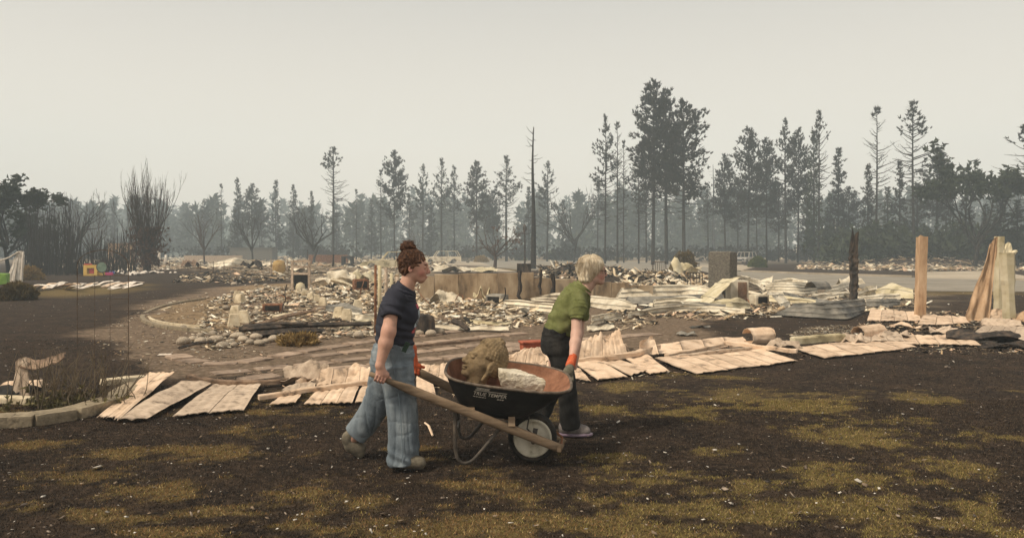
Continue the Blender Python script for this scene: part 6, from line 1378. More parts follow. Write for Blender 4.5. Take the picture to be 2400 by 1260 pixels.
# wheel
WC = np.array([(1248 - 1200) * 5.66 / F, 5.66, .186]); m = MB()
m.lathe([(.135, -.03), (.15, -.045), (.172, -.043), (.186, -.02), (.188, 0), (.186, .02), (.172, .043), (.15, .045), (.135, .03)], WC, 36, 'y'); WH = m.build('wheel', M('tyre_rubber', [(.014, .013, .012), (.03, .027, .023), (.07, .055, .042)], 12, .85, .4, 40, vary=0), WB, True)
RIMM = M('cream_wheel_rim', [(.20, .17, .12), (.50, .46, .36), (.62, .58, .48)], 9, .6, .15, 40, pos=[.3, .45, .62], vary=0)
m = MB(); m.lathe([(.02, -.042), (.045, -.045), (.05, -.033), (.10, -.030), (.118, -.036), (.128, -.05), (.142, -.052), (.146, -.044), (.146, .044), (.142, .052), (.128, .05), (.118, .036), (.1, .03), (.05, .033), (.02, .042)], WC, 36, 'y'); m.build('rim', RIMM, WH, True)
m = MB(); m.lathe([(.012, -.17), (.016, -.165), (.016, .165), (.012, .17)], WC, 12, 'y'); m.build('axle', LEGM, WB, True)
for s in (-1, 1): m = MB(); m.beam(WC + [0, .15 * s, -.005], WC + [.02, .145 * s, .10], .035, .006, (0, 1, 0)); m.build('axle_bracket', LEGM, WB)
for s, hf in ((-1, HN0), (1, HF0)):
    m = MB(); e = tl(np.array([.13, .1 * s, -.28])); m.tube([WC + [.02, .13 * s, .03], (WC + e) / 2 + [.0, .13 * s * .5, 0], e + [.06, 0, .0]], .006, 6); m.build('tray_brace', LEGM, WB)
for xl in (-.24, .06):                                    # wooden risers between tray and handles
    for s in (-1, 1):
        e = tl(np.array([xl, .17 * s, -.292])); q = hp(.0, HN0, HN1) if s < 0 else HF0; A0, B0 = (HN0, HN1) if s < 0 else (HF0, HF1); f = (e[0] - A0[0]) / (B0[0] - A0[0]); q = A0 + (B0 - A0) * f
        m = MB(); m.beam(e + [0, 0, .012], q, .09, .05, (1, 0, 0)); m.build('riser', MAT['wood'], WB)

# ---------------------------------------------------------------- stone head and slab in the tray
def stone_head():
    S = Sdf((-.26, -.24, -.27), (.24, .24, .27), .0048)
    S.ell((.02, 0, .035), (.135, .118, .145), .0); S.ell((-.055, 0, -.045), (.085, .088, .105), .05); S.cone((-.075, 0, -.115), (-.085, 0, -.12), .035, .03, .03)
    S.cone((-.128, 0, .01), (-.158, 0, -.045), .013, .020, .02); S.ell((-.135, 0, -.05), (.022, .03, .016), .012)
    S.cone((-.115, -.06, .028), (-.132, -.012, .022), .012, .012, .015); S.cone((-.115, .06, .028), (-.132, .012, .022), .012, .012, .015)
    for y in (-1, 1): S.ell((-.122, .042 * y, .002), (.016, .028, .014), .006); S.ell((.02, .118 * y, -.03), (.028, .016, .05), .006); S.cone((.015, .115 * y, -.06), (.0, .11 * y, -.125), .016, .013, .01); S.ell((.022, .137 * y, -.025), (.014, .014, .028), cut=True)
    S.ell((-.14, 0, -.084), (.018, .036, .0095), .006); S.ell((-.134, 0, -.1), (.018, .03, .010), .006); S.ell((-.112, 0, -.132), (.03, .034, .024), .02)
    S.cone((-.0, 0, -.1), (.02, 0, -.25), .078, .082, .03)
    r = np.random.default_rng(3)
    for ph in np.arange(.12, 2.3, .155):                 # rows of snail curls
        k = max(1, int(2 * math.pi * math.sin(ph) / .175))
        for i in range(k):
            az = 2 * math.pi * (i + .5 * (int(ph * 10) % 2)) / k; n = np.array([math.cos(az) * math.sin(ph), math.sin(az) * math.sin(ph), math.cos(ph)]); p = np.array([.03, 0, .04]) + n * [.135, .118, .148]
            if p[0] < -.035 and p[2] < .135 - .5 * max(0, abs(p[1]) - .04): continue
            if p[0] < .012 and p[2] < .045: continue
            if p[2] < -.06 and p[0] < .06: continue
            S.ell(p, (.021, .021, .021), .002)
    S.ell((.05, 0, .17), (.055, .055, .045), .02)
    for i in range(30):
        a = r.uniform(0, 6.28); q = r.uniform(0, 1.4); n = np.array([math.cos(a) * math.sin(q), math.sin(a) * math.sin(q), math.cos(q)]); S.ell(np.array([.05, 0, .17]) + n * [.055, .055, .045], (.014, .014, .014), .003)
    V, Fc = S.mesh(); V += .0022 * np.stack([n3(V * 60, k) for k in range(3)], 1); a = math.radians(26); ca, sa = math.cos(a), math.sin(a)
    V = np.stack([V[:, 0] * ca + V[:, 2] * sa, V[:, 1], -V[:, 0] * sa + V[:, 2] * ca], 1); b_ = .42; V = np.stack([V[:, 0] * math.cos(b_) - V[:, 1] * math.sin(b_), V[:, 0] * math.sin(b_) + V[:, 1] * math.cos(b_), V[:, 2]], 1) * 1.0
    return V + P(1134, 849, 5.74), Fc
V, Fc = stone_head()
STN = M('tan_carved_stone', [(.10, .072, .04), (.205, .145, .08), (.29, .21, .12)], 16, .95, .35, 70, vary=0)
tag(obj('stone_head', V, Fc, STN, None, True), 'carved tan stone head with rows of curls riding in the wheelbarrow tray', 'statue')
sc = P(1222, 890, 5.60); SLM = M('cream_slab_stone', [(.24, .19, .125), (.52, .45, .335), (.68, .61, .49)], 9, .95, .7, 35, pos=[.3, .45, .6], vary=0, dist=.03)
def slab():
    S = Sdf(sc - [.26, .2, .25], sc + [.26, .2, .18], .006)
    out = [(-.17, -.07), (.18, -.10), (.17, .02), (.10, .09), (-.05, .13), (-.18, .10)]
    sl, X = s_ = S.sub(sc - .3, sc + .3, 0); d = np.full(X[0].shape, -1.0)
    for i in range(6):
        (x0, y0), (x1, y1) = out[i], out[(i + 1) % 6]; nx, ny = (y1 - y0), -(x1 - x0); l = math.hypot(nx, ny); d = np.maximum(d, ((X[0] - sc[0] - x0) * nx + (X[1] - sc[1] - y0) * ny) / l)
    zz = X[2] - sc[2] - .12 * (X[0] - sc[0]) * -1; step = .035 * (((X[0] - sc[0]) + .7 * (X[1] - sc[1])) < .05); d = np.maximum(d, zz - .03 - step * .9); d = np.maximum(d, -(zz + .11)); d = d + .35 * np.maximum(0, -zz); S.F[sl] = d.astype(np.float32); V, Fc = S.mesh()
    V += .006 * np.stack([n3(V * 22, k) for k in range(3)], 1) + .003 * np.stack([n3(V * 70, k + 9) for k in range(3)], 1); return V, Fc
V, Fc = slab(); tag(obj('stone_slab', V, Fc, SLM, None, False), 'rough cream stone slab beside the carved head in the wheelbarrow', 'stone')
m = MB(); c0 = tl(np.array([-.05, .0, -.26])); r = np.random.default_rng(4)
for k, (x, y) in enumerate([(-.2, -.05), (-.05, .12), (.12, .1), (-.2, .12)]):
    p = tl(np.array([x, y, -.235])); o = bpy.data.objects.new('rock', RM[k]); COL.objects.link(o); o.location = p; o.scale = (.07, .06, .05); tag(o, 'small rock lying under the stone head in the wheelbarrow', 'rock', 'rocks in the wheelbarrow')
# ---------------------------------------------------------------- people
def skin_mat(name): return M(name, [(.80, .80, .80), (1, 1, 1), (1.06, 1.03, 1.02)], 14, .55, .12, 120, attr=True, vary=0, spec=.35)
SKIN = skin_mat('skin')
def fingers(S, c, grip, along, out, L, r, curl=1, n=4, k=.004, thumb=None):
    """four fingers wrapped round a bar: c = bar point under the palm, along = bar direction, out = from bar to palm, grip = side the fingers go round"""
    c, grip, along, out = [np.asarray(v, float) for v in (c, grip, along, out)]
    for i in range(n):
        o = c + along * (i - (n - 1) / 2) * r * 2.15; R = L * (1, 1.08, 1.03, .88)[i]; p = [o + out * R * .95 - grip * .2 * R, o + out * R * .55 + grip * R * .85, o - out * R * .35 + grip * R * .95, o - out * R * .95 + grip * R * .15, o - out * R * .8 - grip * R * .4]
        for a, b_, q in zip(p[:-1], p[1:], (1, .95, .88)): S.cone(a, b_, r * q, r * q * .95, k)
        S.cone(p[3], p[4], r * .85, r * .7, k)
def person(label, loc): return thing('person', label, 'person', loc)
def strands(paths, r0, name, mat, parent, n=3):
    V, Fc = np_tubes([(p, np.linspace(r0, r0 * .35, len(p))) for p in paths], n); return tag(obj(name, V, Fc, mat, parent, True), kind='stuff')
def Q(px, py, d): return P(px, py, d)
JEAN = M('washed_denim', [(.075, .095, .115), (.165, .195, .22), (.28, .31, .325)], 7, .9, .35, 160, stretch=(1, 1, .45), vary=0, pos=[.28, .5, .72])
NAVY = M('navy_cotton', [(.70, .70, .70), (1, 1, 1), (1.3, 1.3, 1.3)], 10, .92, .3, 180, attr=True, vary=0)
GREEN = M('olive_green_cotton', [(.085, .092, .027), (.145, .155, .054), (.20, .205, .085)], 9, .92, .35, 170, vary=0)
BLKP = M('black_trousers', [(.009, .0085, .008), (.019, .018, .017), (.04, .036, .032)], 9, .9, .35, 160, stretch=(1, 1, .4), vary=0)
HAIRB = M('brown_curly_hair', [(.03, .014, .008), (.095, .044, .024), (.24, .115, .06)], 40, .6, .4, 90, vary=0)
HAIRW = M('pale_blonde_hair', [(.38, .285, .18), (.66, .55, .40), (.80, .71, .57)], 30, .5, .4, 80, stretch=(1, 1, .35), vary=0)
BOOT = M('dusty_boot', [(.06, .05, .035), (.13, .11, .08), (.21, .18, .13)], 12, .85, .3, 60, vary=0)
SHOE = M('grey_trainer', [(.10, .085, .08), (.20, .175, .165), (.32, .28, .26)], 14, .8, .3, 60, vary=0)
GLV = M('grey_green_glove', [(.07, .065, .045), (.14, .125, .09), (.2, .18, .13)], 20, .9, .4, 120, vary=0)
ORG = M('orange_knit_cuff', [(.42, .07, .025), (.60, .12, .045), (.66, .2, .1)], 30, .85, .4, 150, vary=0)
DARK = M('dark_brown_detail', [(.01, .007, .005), (.02, .014, .01), (.03, .02, .015)], 10, .5, 0, vary=0)
def body_color(V, base, spots):
    C = np.repeat(np.array([base]), len(V), 0)
    for c, r, col in spots:
        w = np.exp(-(np.linalg.norm((V - c) / r, axis=1)) ** 2 * 1.2)[:, None]; C = C * (1 - w) + np.array(col) * w
    return C
def head(S, f, D, sc, jaw=1.0):
    """profile head facing +x; f maps photo pixels at depth D; sc = px per metre"""
    def e(px, py, r, k=.02, dy=0, cut=False): c = f(px, py, D); c = c + [0, dy, 0]; S.ell(c, r, k, cut=cut)
    return e

# --- the woman pushing the barrow
W = person('woman with a messy bun in navy shirt and jeans pushing the wheelbarrow', P(925, 0, 5.55) * [1, 1, 0])
D = 5.58
lo = np.array([-1.30, 5.12, -.02]); hi = np.array([-.55, 6.08, 1.68])
S = Sdf(lo, hi, .0055)
e = head(S, Q, D, 312)
e(968, 616, (.092, .074, .096), 0); e(982, 634, (.058, .058, .08), .03); e(989, 653, (.026, .03, .024), .025); S.cone(Q(972, 645, D) + [0, -.03, 0], Q(987, 655, D) + [0, -.012, 0], .026, .022, .02); S.cone(Q(972, 645, D) + [0, .03, 0], Q(987, 655, D) + [0, .012, 0], .026, .022, .02)
S.cone(Q(1000, 621, D), Q(1005.5, 637, D), .009, .0125, .012); e(1002, 640, (.011, .015, .008), .006); e(999.5, 647.5, (.010, .022, .006), .004); e(998.5, 651.5, (.010, .02, .006), .004); e(999, 618, (.013, .045, .011), .012)
for s in (-1, 1): e(999, 626, (.012, .017, .010), 0, .034 * s, True); e(997.5, 626, (.012, .013, .011), .003, .034 * s); e(988, 638, (.03, .02, .026), .02, .032 * s); e(965, 629, (.017, .010, .030), .004, .074 * s); e(967, 629, (.008, .006, .018), 0, .082 * s, True)
S.cone(Q(962, 645, D), Q(948, 684, D), .055, .064, .02)
S.loft([(Q(950, 684, D), .08, .09), (Q(940, 704, D), .075, .12), (Q(933, 740, D), .105, .14), (Q(926, 790, D), .105, .135), (Q(920, 840, D), .12, .15)], .03)
# near arm and hand, far arm
sh, el, wr = Q(922, 703, 5.42), Q(911, 776, 5.34), Q(890, 856, 5.305); hd = HN0 + (HN1 - HN0) * .055
S.cone(sh, el, .048, .050, .03); S.cone(el, el + (wr - el) * .35, .048, .051, .03); S.cone(el + (wr - el) * .35, wr, .050, .030, .02)
hax = (HN1 - HN0) / np.linalg.norm(HN1 - HN0); up = np.array([0, -.15, 1.]); up -= hax * (hax @ up); up /= np.linalg.norm(up); sd2 = np.cross(hax, up)
S.cone(wr, hd + up * .036, .031, .036, .015); S.cone(hd + up * .034 - hax * .02, hd + up * .034 + hax * .025, .030, .028, .01)
fingers(S, hd, sd2 if sd2[1] < 0 else -sd2, hax, up, .031, .0098)
S.cone(hd + up * .03 + hax * .03, hd + up * .02 + hax * .062 + [0, .014, 0], .014, .0115, .006); S.cone(hd + up * .02 + hax * .062 + [0, .014, 0], hd + up * -.004 + hax * .066 + [0, .028, 0], .0115, .0095, .004)
sh2, el2, wr2 = Q(948, 698, 5.73), Q(955, 775, 5.86), Q(965, 822, 5.90); hd2 = HF0 + (HF1 - HF0) * .155
S.cone(sh2, el2, .045, .046, .03); S.cone(el2, wr2, .047, .03, .02); S.cone(wr2, hd2 + [0, 0, .03], .03, .026, .01)
for hp_, kn, an in (((925, 850, 5.50), (938, 955, 5.48), (944, 1075, 5.46)), ((916, 850, 5.68), (882, 955, 5.72), (826, 1028, 5.785))):
    S.cone(Q(*hp_), Q(*kn), .085, .062, .03); S.cone(Q(*kn), Q(*an), .06, .042, .02)
V, Fc = S.mesh()
C = body_color(V, (.53, .30, .215), [(Q(990, 638, D) + [0, -.05, 0], .035, (.50, .21, .16)), (Q(1000, 649, D), .014, (.40, .14, .12)), (Q(1004, 638, D), .02, (.52, .23, .18)), (Q(966, 629, D) + [0, -.08, 0], .03, (.52, .24, .18)), (el, .05, (.50, .25, .19)), (hd, .07, (.50, .26, .2)), (Q(999, 619, D) + [0, -.035, 0], .012, (.12, .06, .04)), (Q(1001, 626, D) + [0, -.03, 0], .009, (.10, .05, .035))])
obj('body', V, Fc, SKIN, W, True, C)
# shirt
S = Sdf(lo, hi, .0055)
S.loft([(Q(955, 668, D), .066, .078), (Q(944, 686, D), .098, .125), (Q(938, 703, D), .118, .178), (Q(934, 722, D), .142, .188), (Q(933, 742, D), .152, .185), (Q(928, 765, D), .147, .178), (Q(925, 790, D), .140, .172), (Q(925, 808, D), .142, .176)], .02)
S.ell(Q(962, 735, D) + [0, -.07, 0], (.062, .075, .068), .04); S.ell(Q(962, 735, D) + [0, .07, 0], (.062, .075, .068), .04)
S.loft([(Q(929, 693, 5.45), .080, .08), (Q(919, 718, 5.395), .080, .076), (Q(917, 741, 5.365), .072, .072)], .03, (0, 1, 0)); S.loft([(Q(946, 694, 5.71), .076, .07), (Q(950, 722, 5.78), .072, .068), (Q(950, 740, 5.80), .068, .066)], .03, (0, 1, 0))
S.plane(Q(925, 809, D), (.10, 0, -1)); S.plane(Q(957, 672, D), (.72, 0, 1.0))
V, Fc = S.mesh(); N = vnorm(V, Fc); zz = V[:, 2]
fold = .006 * np.sin(zz * 95 + 14 * V[:, 0] + 3 * n3(V * 9, 4)) * sstep(1.12, .95, zz) + .007 * n3(V * np.array([14, 14, 7]), 8) + .005 * np.sin((V[:, 0] * .8 + V[:, 2]) * 70 + 4 * n3(V * 6, 2)) * sstep(5.50, 5.38, V[:, 1]) * sstep(1.3, 1.2, zz) * 0.8
V = V + N * fold[:, None]
C = np.repeat([[.030, .031, .043]], len(V), 0); frontm = (N[:, 0] > .78) & (V[:, 1] > 5.515) & (V[:, 1] < 5.70) & (V[:, 0] > -.78)
def band(z0, z1): return frontm & (zz > P(0, z1, D)[2]) & (zz < P(0, z0, D)[2])
C[band(712, 722)] = (.55, .10, .14); bb = band(726, 766) & (vn(V[:, 1] * 40, V[:, 2] * 26, 5) > .45); C[bb] = (.42, .48, .52); bb = band(766, 778) & (vn(V[:, 1] * 40, V[:, 2] * 30, 6) > .4); C[bb] = (.50, .10, .10)
obj('shirt', V, Fc, NAVY, W, True, C)
# jeans
S = Sdf(lo, hi, .006)
S.loft([(Q(926, 797, D), .128, .165), (Q(922, 822, D), .155, .178), (Q(919, 845, D), .165, .182), (Q(920, 868, D), .158, .178)], .02)
S.loft([(Q(926, 858, 5.49), .135, .11), (Q(936, 915, 5.485), .122, .10), (Q(941, 970, 5.475), .118, .096), (Q(944, 1030, 5.465), .116, .096), (Q(945, 1086, 5.46), .124, .100)], .03, (0, 1, 0))
S.loft([(Q(912, 858, 5.66), .135, .115), (Q(898, 910, 5.69), .122, .106), (Q(880, 955, 5.72), .108, .095), (Q(857, 990, 5.75), .100, .09), (Q(836, 1016, 5.77), .098, .09)], .04, (0, 1, 0))
S.plane(Q(926, 799, D), (-.06, 0, 1))
V, Fc = S.mesh(); N = vnorm(V, Fc)
leg = sstep(.80, .6, V[:, 2]); ang = np.arctan2(V[:, 1] - 5.48, V[:, 0] - Q(940, 0, 5.48)[0]); ang2 = np.arctan2(V[:, 1] - 5.72, V[:, 0] - Q(870, 0, 5.72)[0]); rearm = V[:, 1] > 5.6
wr_ = np.abs(n3(V * [9, 9, 11] + 3, 12)); fold = -.007 * np.exp(-(wr_ / .10) ** 2) * sstep(.0, .3, leg) * (.35 + .65 * vn(V[:, 0] * 6, V[:, 2] * 6, 9)) + leg * -.011 * (1 - np.abs(np.sin(np.where(rearm, ang2, ang) * 3.5 + 2.2 * n3(V * [3, 3, 3.2], 17)))) ** 2 * sstep(.75, .15, V[:, 2]) + leg * .006 * np.sin(ang * 5 + 2.5 * n3(V * [3, 3, 2.0], 3) + V[:, 2] * 3) + .009 * n3(V * [7, 7, 4], 6) + .006 * np.sin(V[:, 2] * 60 + 6 * n3(V * 6, 1) + 30 * V[:, 0]) * (sstep(.25, .06, V[:, 2]) + .7 * np.exp(-((V[:, 2] - .80) / .06) ** 2))
V = V + N * fold[:, None]; V[:, 2] = np.maximum(V[:, 2], .012)
J = obj('jeans', V, Fc, JEAN, W, True)
p0, p1 = Q(948, 812, 5.40), Q(962, 828, 5.42); m = MB(); pts = [Q(938, 812, 5.40), Q(944, 824, 5.392), Q(956, 829, 5.405), Q(966, 822, 5.45)]; m.tube(resample(pts, 10), .0035, 5); m.build('pocket_seam', M('denim_seam', [(.2, .23, .25), (.3, .33, .35)], 9, .9, .1, vary=0), J)
sp_ = resample([Q(917, 830, 5.398), Q(924, 870, 5.375), Q(933, 915, 5.378), Q(939, 970, 5.372), Q(942, 1030, 5.36), Q(944, 1085, 5.35)], 24); m = MB(); m.tube(sp_, .0035, 5); m.build('side_seam', M('denim_side_seam', [(.10, .13, .155), (.2, .24, .27)], 9, .9, .1, vary=0), J)
# boots
def boot(S, heel, toe, ank, r): S.cone(heel, toe, r, r * .82, .02); S.cone(heel + [0, 0, .03], ank, r * 1.0, r * .95, .03); S.ell((heel * .35 + toe * .65) + [0, 0, .012], (.085, .045, .045), .03)
for h_, t_, a_, zc in ((Q(932, 1080, 5.44), Q(986, 1086, 5.42), Q(940, 1045, 5.455), True), (Q(816, 1032, 5.785), Q(843, 1062, 5.78), Q(834, 1008, 5.775), False)):
    S = Sdf(np.minimum(np.minimum(h_, t_), a_) - .12, np.maximum(np.maximum(h_, t_), a_) + .12, .005); boot(S, h_, t_, a_, .046)
    V, Fc = S.mesh(); V[:, 2] = np.maximum(V[:, 2], .004) if zc else V[:, 2]; obj('boot', V, Fc, BOOT, W, True)
# far glove
S = Sdf(hd2 - .13, hd2 + [.13, .13, .22], .0045); S.cone(Q(966, 815, 5.895), wr2, .036, .035, .01); S.cone(wr2, hd2 + [0, -.01, .035], .036, .034, .02); S.cone(hd2 + [-.03, -.006, .034], hd2 + [.03, -.006, .028], .028, .028, .01)
fingers(S, hd2, (0, -1, 0), (HF1 - HF0) / np.linalg.norm(HF1 - HF0), (0, 0, 1), .033, .0115); S.cone(hd2 + [.03, .0, .03], hd2 + [.07, .015, .02], .014, .012, .006)
V, Fc = S.mesh(); obj('glove', V, Fc, ORG, W, True)
# hair
S = Sdf(Q(925, 665, D) - [0, .16, 0], Q(1020, 555, D) + [0, .16, 0], .004); e = head(S, Q, D, 312)
e(965, 613, (.100, .084, .100), 0); e(954, 632, (.052, .07, .052), .03)
e(1006, 634, (.070, .14, .088), 0, 0, True); e(985, 650, (.05, .14, .05), 0, 0, True); e(968, 637, (.022, .12, .036), 0, 0, True)
e(956, 580, (.046, .046, .036), .008); e(947, 579, (.028, .032, .028), .008); e(966, 580, (.028, .032, .026), .008); e(957, 573, (.03, .03, .022), .008)
V, Fc = S.mesh(); N = vnorm(V, Fc); V = V + N * (.0055 * np.sin(60 * n3(V * 10, 3) + V[:, 2] * 70) + .006 * n3(V * 45, 4))[:, None]
HR = obj('hair', V, Fc, HAIRB, W, True); r = np.random.default_rng(12); paths = []
for k in range(360):
    if k < 190: c = Q(956, 578, D); rad = np.array([.050, .050, .040]); a = r.uniform(0, 6.28); b_ = math.acos(r.uniform(-.4, 1)); n0 = np.array([math.cos(a) * math.sin(b_), math.sin(a) * math.sin(b_), math.cos(b_)])
    else:
        c = Q(964, 614, D); rad = np.array([.104, .088, .104]); a = r.uniform(.5, 5.8); b_ = r.uniform(.2, 1.75); n0 = np.array([math.cos(a) * math.sin(b_), math.sin(a) * math.sin(b_), math.cos(b_)])
        if n0[0] > .35 and n0[2] < .55: continue
    t0 = np.cross(n0, r.normal(0, 1, 3)); t0 /= np.linalg.norm(t0); p = []; ph = r.uniform(0, 6.28); w = np.cross(n0, t0)
    for q in np.linspace(0, 1, 9):
        nn = n0 + t0 * q * .75 + w * .14 * math.sin(ph + q * 9); nn /= np.linalg.norm(nn); lift = 1.0 + (.04 + .38 * q * (k % 7 == 0)) ; p.append(c + nn * rad * lift)
    paths.append(np.array(p))
strands(paths, .0026, 'strands', HAIRB, HR)
m = MB(); S = Sdf(Q(940, 840, 5.36) - .06, Q(970, 790, 5.36) + .06, .004)
ph = thing('phone', 'dark green phone sticking out of the jeans pocket', 'phone', Q(951, 815, 5.40)); m = MB(); m.box(Q(951, 813, 5.40), (.034, .012, .075), (0, .45, .25)); m.build('case', M('dark_green_case', [(.012, .03, .018), (.025, .05, .03), (.04, .07, .045)], 8, .5, 0, vary=0), ph); m = MB(); m.box(Q(953, 808, 5.39), (.010, .010, .010), (0, .45, .25)); m.build('camera_bump', DARK, ph)

# --- the woman in green steadying the front of the barrow
O = person('grey-blonde woman in green shirt and black trousers leaning to hold the tray rim', P(1330, 0, 6.5) * [1, 1, 0]); D2 = 6.5
lo = np.array([.10, 5.78, -.02]); hi = np.array([.98, 6.95, 1.66]); S = Sdf(lo, hi, .0055); e = head(S, Q, D2, 266)
e(1391, 626, (.09, .074, .098), 0); e(1402, 642, (.058, .058, .082), .03); e(1409, 658, (.026, .03, .024), .025)
for s in (-1, 1): S.cone(Q(1396, 655, D2) + [0, .03 * s, 0], Q(1408, 660, D2) + [0, .012 * s, 0], .026, .022, .02); e(1416, 636, (.012, .017, .010), 0, .034 * s, True); e(1414.5, 636, (.012, .013, .011), .003, .034 * s); e(1408, 646, (.03, .02, .028), .02, .03 * s)
S.cone(Q(1416, 630, D2), Q(1420.5, 643.5, D2), .009, .0125, .012); e(1418.5, 645.5, (.011, .015, .008), .006); e(1415.5, 651.5, (.010, .022, .006), .004); e(1414.5, 655, (.010, .02, .006), .004); e(1415.5, 627, (.013, .045, .011), .012)
S.cone(Q(1390, 652, D2), Q(1368, 680, D2), .054, .062, .02)
S.loft([(Q(1370, 676, D2), .08, .09), (Q(1356, 692, D2), .07, .11), (Q(1334, 724, D2), .10, .13), (Q(1314, 768, D2), .095, .13), (Q(1302, 805, D2), .105, .14)], .03)
sh, el, wr, hd = Q(1352, 703, 6.35), Q(1351, 784, 6.24), Q(1341, 842, 6.08), Q(1333, 870, 5.985)
S.cone(sh, el, .044, .046, .03); S.cone(el, el + (wr - el) * .35, .045, .044, .02); S.cone(el + (wr - el) * .35, wr, .044, .028, .02); S.cone(wr, hd, .028, .03, .01)
sh2, el2, wr2_ = Q(1366, 697, 6.68), Q(1356, 780, 6.72), Q(1350, 835, 6.70); S.cone(sh2, el2, .042, .044, .03); S.cone(el2, wr2_, .044, .028, .02); S.cone(wr2_, Q(1347, 862, 6.69), .028, .02, .01)
LEGS = (((1303, 800, 6.42), (1322, 890, 6.38), (1336, 990, 6.44)), ((1308, 800, 6.62), (1300, 890, 6.66), (1258, 985, 6.72)))
for a, b_, c in LEGS: S.cone(Q(*a), Q(*b_), .08, .06, .03); S.cone(Q(*b_), Q(*c), .058, .042, .02)
V, Fc = S.mesh()
C = body_color(V, (.55, .345, .265), [(Q(1408, 648, D2) + [0, -.05, 0], .035, (.52, .25, .2)), (Q(1416, 653, D2), .014, (.42, .18, .15)), (Q(1419, 645, D2), .02, (.54, .27, .21)), (Q(1376, 676, D2), .05, (.50, .27, .2)), (el, .05, (.52, .3, .23)), (wr, .09, (.54, .31, .24))])
obj('body', V, Fc, SKIN, O, True, C)
# shirt
S = Sdf(lo, hi, .0055)
S.loft([(Q(1371, 670, D2), .064, .078), (Q(1360, 682, D2), .10, .125), (Q(1349, 694, D2), .122, .172), (Q(1338, 716, D2), .140, .178), (Q(1326, 740, D2), .138, .17), (Q(1314, 762, D2), .128, .165), (Q(1306, 782, D2), .124, .165)], .02)
S.loft([(Q(1351, 692, 6.38), .084, .082), (Q(1355, 720, 6.31), .078, .074), (Q(1354, 748, 6.275), .064, .062)], .03, (0, 1, 0)); S.loft([(Q(1364, 694, 6.66), .08, .072), (Q(1364, 722, 6.70), .07, .066), (Q(1362, 747, 6.71), .062, .06)], .03, (0, 1, 0))
S.plane(Q(1305, 775, D2), (-.36, 0, -1)); S.plane(Q(1368, 668, D2), (.95, 0, 1.0)); S.plane(Q(1354, 749, 6.3), (.25, 0, -1)) if False else None
V, Fc = S.mesh(); N = vnorm(V, Fc); u = V[:, 0] * .55 + V[:, 2]
fold = .006 * np.sin((V[:, 2] - .5 * V[:, 0]) * 60 + 5 * n3(V * 6, 4)) * sstep(1.2, 1.0, V[:, 2]) + .008 * n3(V * [10, 10, 8], 9) + .004 * np.sin((V[:, 0] + .4 * V[:, 2]) * 75 + 4 * n3(V * 7, 3)) * sstep(6.45, 6.32, V[:, 1])
V = V + N * fold[:, None]; obj('shirt', V, Fc, GREEN, O, True)
# trousers
S = Sdf(lo, hi, .006)
S.loft([(Q(1311, 762, D2), .110, .15), (Q(1305, 780, D2), .122, .165), (Q(1302, 800, D2), .130, .172), (Q(1304, 822, D2), .128, .170)], .02)
S.loft([(Q(1306, 810, 6.43), .105, .10), (Q(1316, 850, 6.40), .095, .09), (Q(1325, 890, 6.38), .086, .082), (Q(1332, 940, 6.41), .082, .078), (Q(1337, 1000, 6.44), .088, .084)], .04, (0, 1, 0))
S.loft([(Q(1310, 810, 6.62), .105, .10), (Q(1318, 850, 6.64), .095, .09), (Q(1302, 895, 6.66), .084, .08), (Q(1282, 940, 6.70), .078, .075), (Q(1262, 988, 6.72), .08, .078)], .04, (0, 1, 0))
S.plane(Q(1307, 769, D2), (.33, 0, 1.0))
V, Fc = S.mesh(); N = vnorm(V, Fc); fold = .0025 * np.sin(V[:, 2] * 42 - 26 * V[:, 0] + 5 * n3(V * 5, 3)) + .007 * n3(V * [9, 9, 5], 6); V = V + N * fold[:, None]; V[:, 2] = np.maximum(V[:, 2], .02); obj('trousers', V, Fc, BLKP, O, True)
# shoes
for h_, t_, a_, zc in ((Q(1322, 1005, 6.44), Q(1374, 1010, 6.43), Q(1336, 985, 6.44), 1), (Q(1250, 985, 6.72), Q(1276, 1000, 6.72), Q(1258, 970, 6.72), 0)):
    S = Sdf(np.minimum(h_, t_) - .12, np.maximum(h_, t_) + [.14, .12, .17], .005); boot(S, h_, t_, a_, .043); V, Fc = S.mesh()
    if zc: V[:, 2] = np.maximum(V[:, 2], .022)
    so = obj('shoe', V, Fc, SHOE, O, True)
    if zc:
        m = MB(); c0 = (h_ + t_) / 2; th_ = np.linspace(0, 2 * math.pi, 24, endpoint=False); L = []
        for z, f in ((.002, 1.0), (.012, 1.05), (.026, 1.03)): L.append(np.stack([c0[0] + .148 * f * np.cos(th_), c0[1] + .05 * f * np.sin(th_) * (1 + .2 * np.cos(th_)), np.full(24, z)], 1))
        V = np.concatenate(L); Fs = [[i * 24 + j, i * 24 + (j + 1) % 24, (i + 1) * 24 + (j + 1) % 24, (i + 1) * 24 + j] for i in range(2) for j in range(24)] + [list(range(23, -1, -1)), list(range(48, 72))]; obj('sole', V, Fs, M('purple_grey_sole', [(.12, .08, .12), (.2, .15, .2), (.28, .24, .26)], 10, .8, .1, vary=0), so, True)
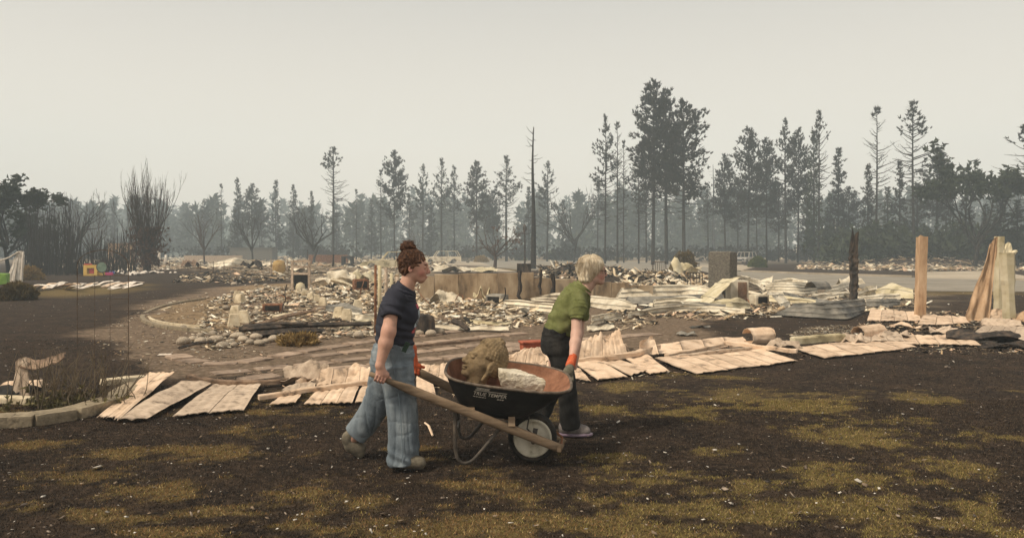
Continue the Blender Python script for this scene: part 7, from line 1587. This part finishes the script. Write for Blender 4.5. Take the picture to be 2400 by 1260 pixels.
# glove holding the rim, orange cuff
S = Sdf(hd - .14, hd + [.14, .2, .17], .0042); S.cone(wr + (wr - hd) * .15, wr, .034, .034, .01); cu = S.mesh(); S = Sdf(hd - .16, hd + [.16, .22, .2], .0042)
pal = Q(1332, 872, 5.985); S.cone(Q(1338, 853, 6.045), pal, .034, .038, .02); S.ell(pal, (.040, .032, .045), .02)
rim_c = tl(tray_pt(np.array([.34]), 0.0))[0]
for i in range(4):
    a = pal + [-.022 + .0165 * i, -.012, -.02]; b_ = a + [-.004 + .002 * i, -.022, -.036 - .004 * (i in (1, 2))]; c = b_ + [-.004, .008, -.028]; S.cone(a, b_, .0125, .0118, .004); S.cone(b_, c, .0115, .0095, .003)
S.cone(pal + [-.03, -.01, .01], pal + [-.058, -.022, -.02], .0145, .013, .008); S.cone(pal + [-.058, -.022, -.02], pal + [-.07, -.03, -.045], .0125, .010, .004)
V, Fc = S.mesh(); obj('glove', V, Fc, GLV, O, True)
S = Sdf(hd - .16, hd + [.16, .25, .25], .004); a_, b_ = Q(1343, 836, 6.095), Q(1336.5, 856, 6.035); S.cone(a_, b_, .033, .038, .01); V, Fc = S.mesh(); N = vnorm(V, Fc); t_ = (V - a_) @ ((b_ - a_) / np.linalg.norm(b_ - a_)); V += N * (.0025 * np.sin(t_ * 420))[:, None]; obj('glove_cuff', V, Fc, ORG, O, True)
# hair
S = Sdf(Q(1335, 680, D2) - [0, .18, 0], Q(1435, 585, D2) + [0, .18, 0], .004); e = head(S, Q, D2, 266)
e(1386, 624, (.112, .098, .102), 0); e(1376, 640, (.082, .098, .088), .03); e(1372, 655, (.055, .085, .035), .02)
e(1421, 650, (.080, .2, .098), 0, 0, True); e(1402, 672, (.06, .2, .05), 0, 0, True)
V, Fc = S.mesh(); N = vnorm(V, Fc); fl_ = np.arctan2(V[:, 1] - D2, V[:, 0] - Q(1388, 0, D2)[0]); V = V + N * (.004 * np.sin(fl_ * 26 + 6 * n3(V * 7, 2)) + .004 * n3(V * 30, 3))[:, None]
HR = obj('hair', V, Fc, HAIRW, O, True); r = np.random.default_rng(22); paths = []; c = Q(1384, 628, D2)
for k in range(420):
    a = r.uniform(.75, 2 * math.pi - .75) if k % 4 else r.uniform(-.75, .75); b1 = r.uniform(1.5, 2.1) if abs(math.cos(a)) < .75 or math.cos(a) < 0 else r.uniform(.7, 1.0); p = []; tw = r.normal(0, .25); rr = r.uniform(1.0, 1.07) + (.06 if k % 6 == 0 else 0); b0 = r.uniform(.1, .7)
    for q in np.linspace(0, 1, 9):
        b_ = b0 + (b1 - b0) * q; aa = a + tw * q + .06 * math.sin(q * 6 + k); p.append(c + np.array([math.cos(aa) * math.sin(b_) * .118, math.sin(aa) * math.sin(b_) * .102, math.cos(b_) * .118 - .006]) * (rr + .04 * q * q))
    paths.append(np.array(p))
strands(paths, .0026, 'strands', HAIRW, HR)
gl = thing('glasses', 'thin dark glasses worn by the woman in green', 'glasses', Q(1416, 636, D2))
for s in (-1, 1):
    th_ = np.linspace(0, 2 * math.pi, 17); c = Q(1419, 637, D2) + [0, .033 * s, 0]; m = MB(); m.tube(np.stack([c[0] + .006 * np.cos(th_) - .004 * np.abs(np.cos(th_)), c[1] + .026 * np.cos(th_), c[2] + .019 * np.sin(th_)], 1), .0026, 5, cap=False); m.build('frame', DARK, gl); m = MB(); m.tube([Q(1417, 634, D2) + [0, .06 * s, 0], Q(1396, 633, D2) + [0, .08 * s, 0]], .0026, 5); m.build('temple', DARK, gl)
m = MB(); m.tube([Q(1421, 635, D2) + [0, -.01, 0], Q(1421, 635, D2) + [0, .01, 0]], .0026, 5); m.build('bridge', DARK, gl)
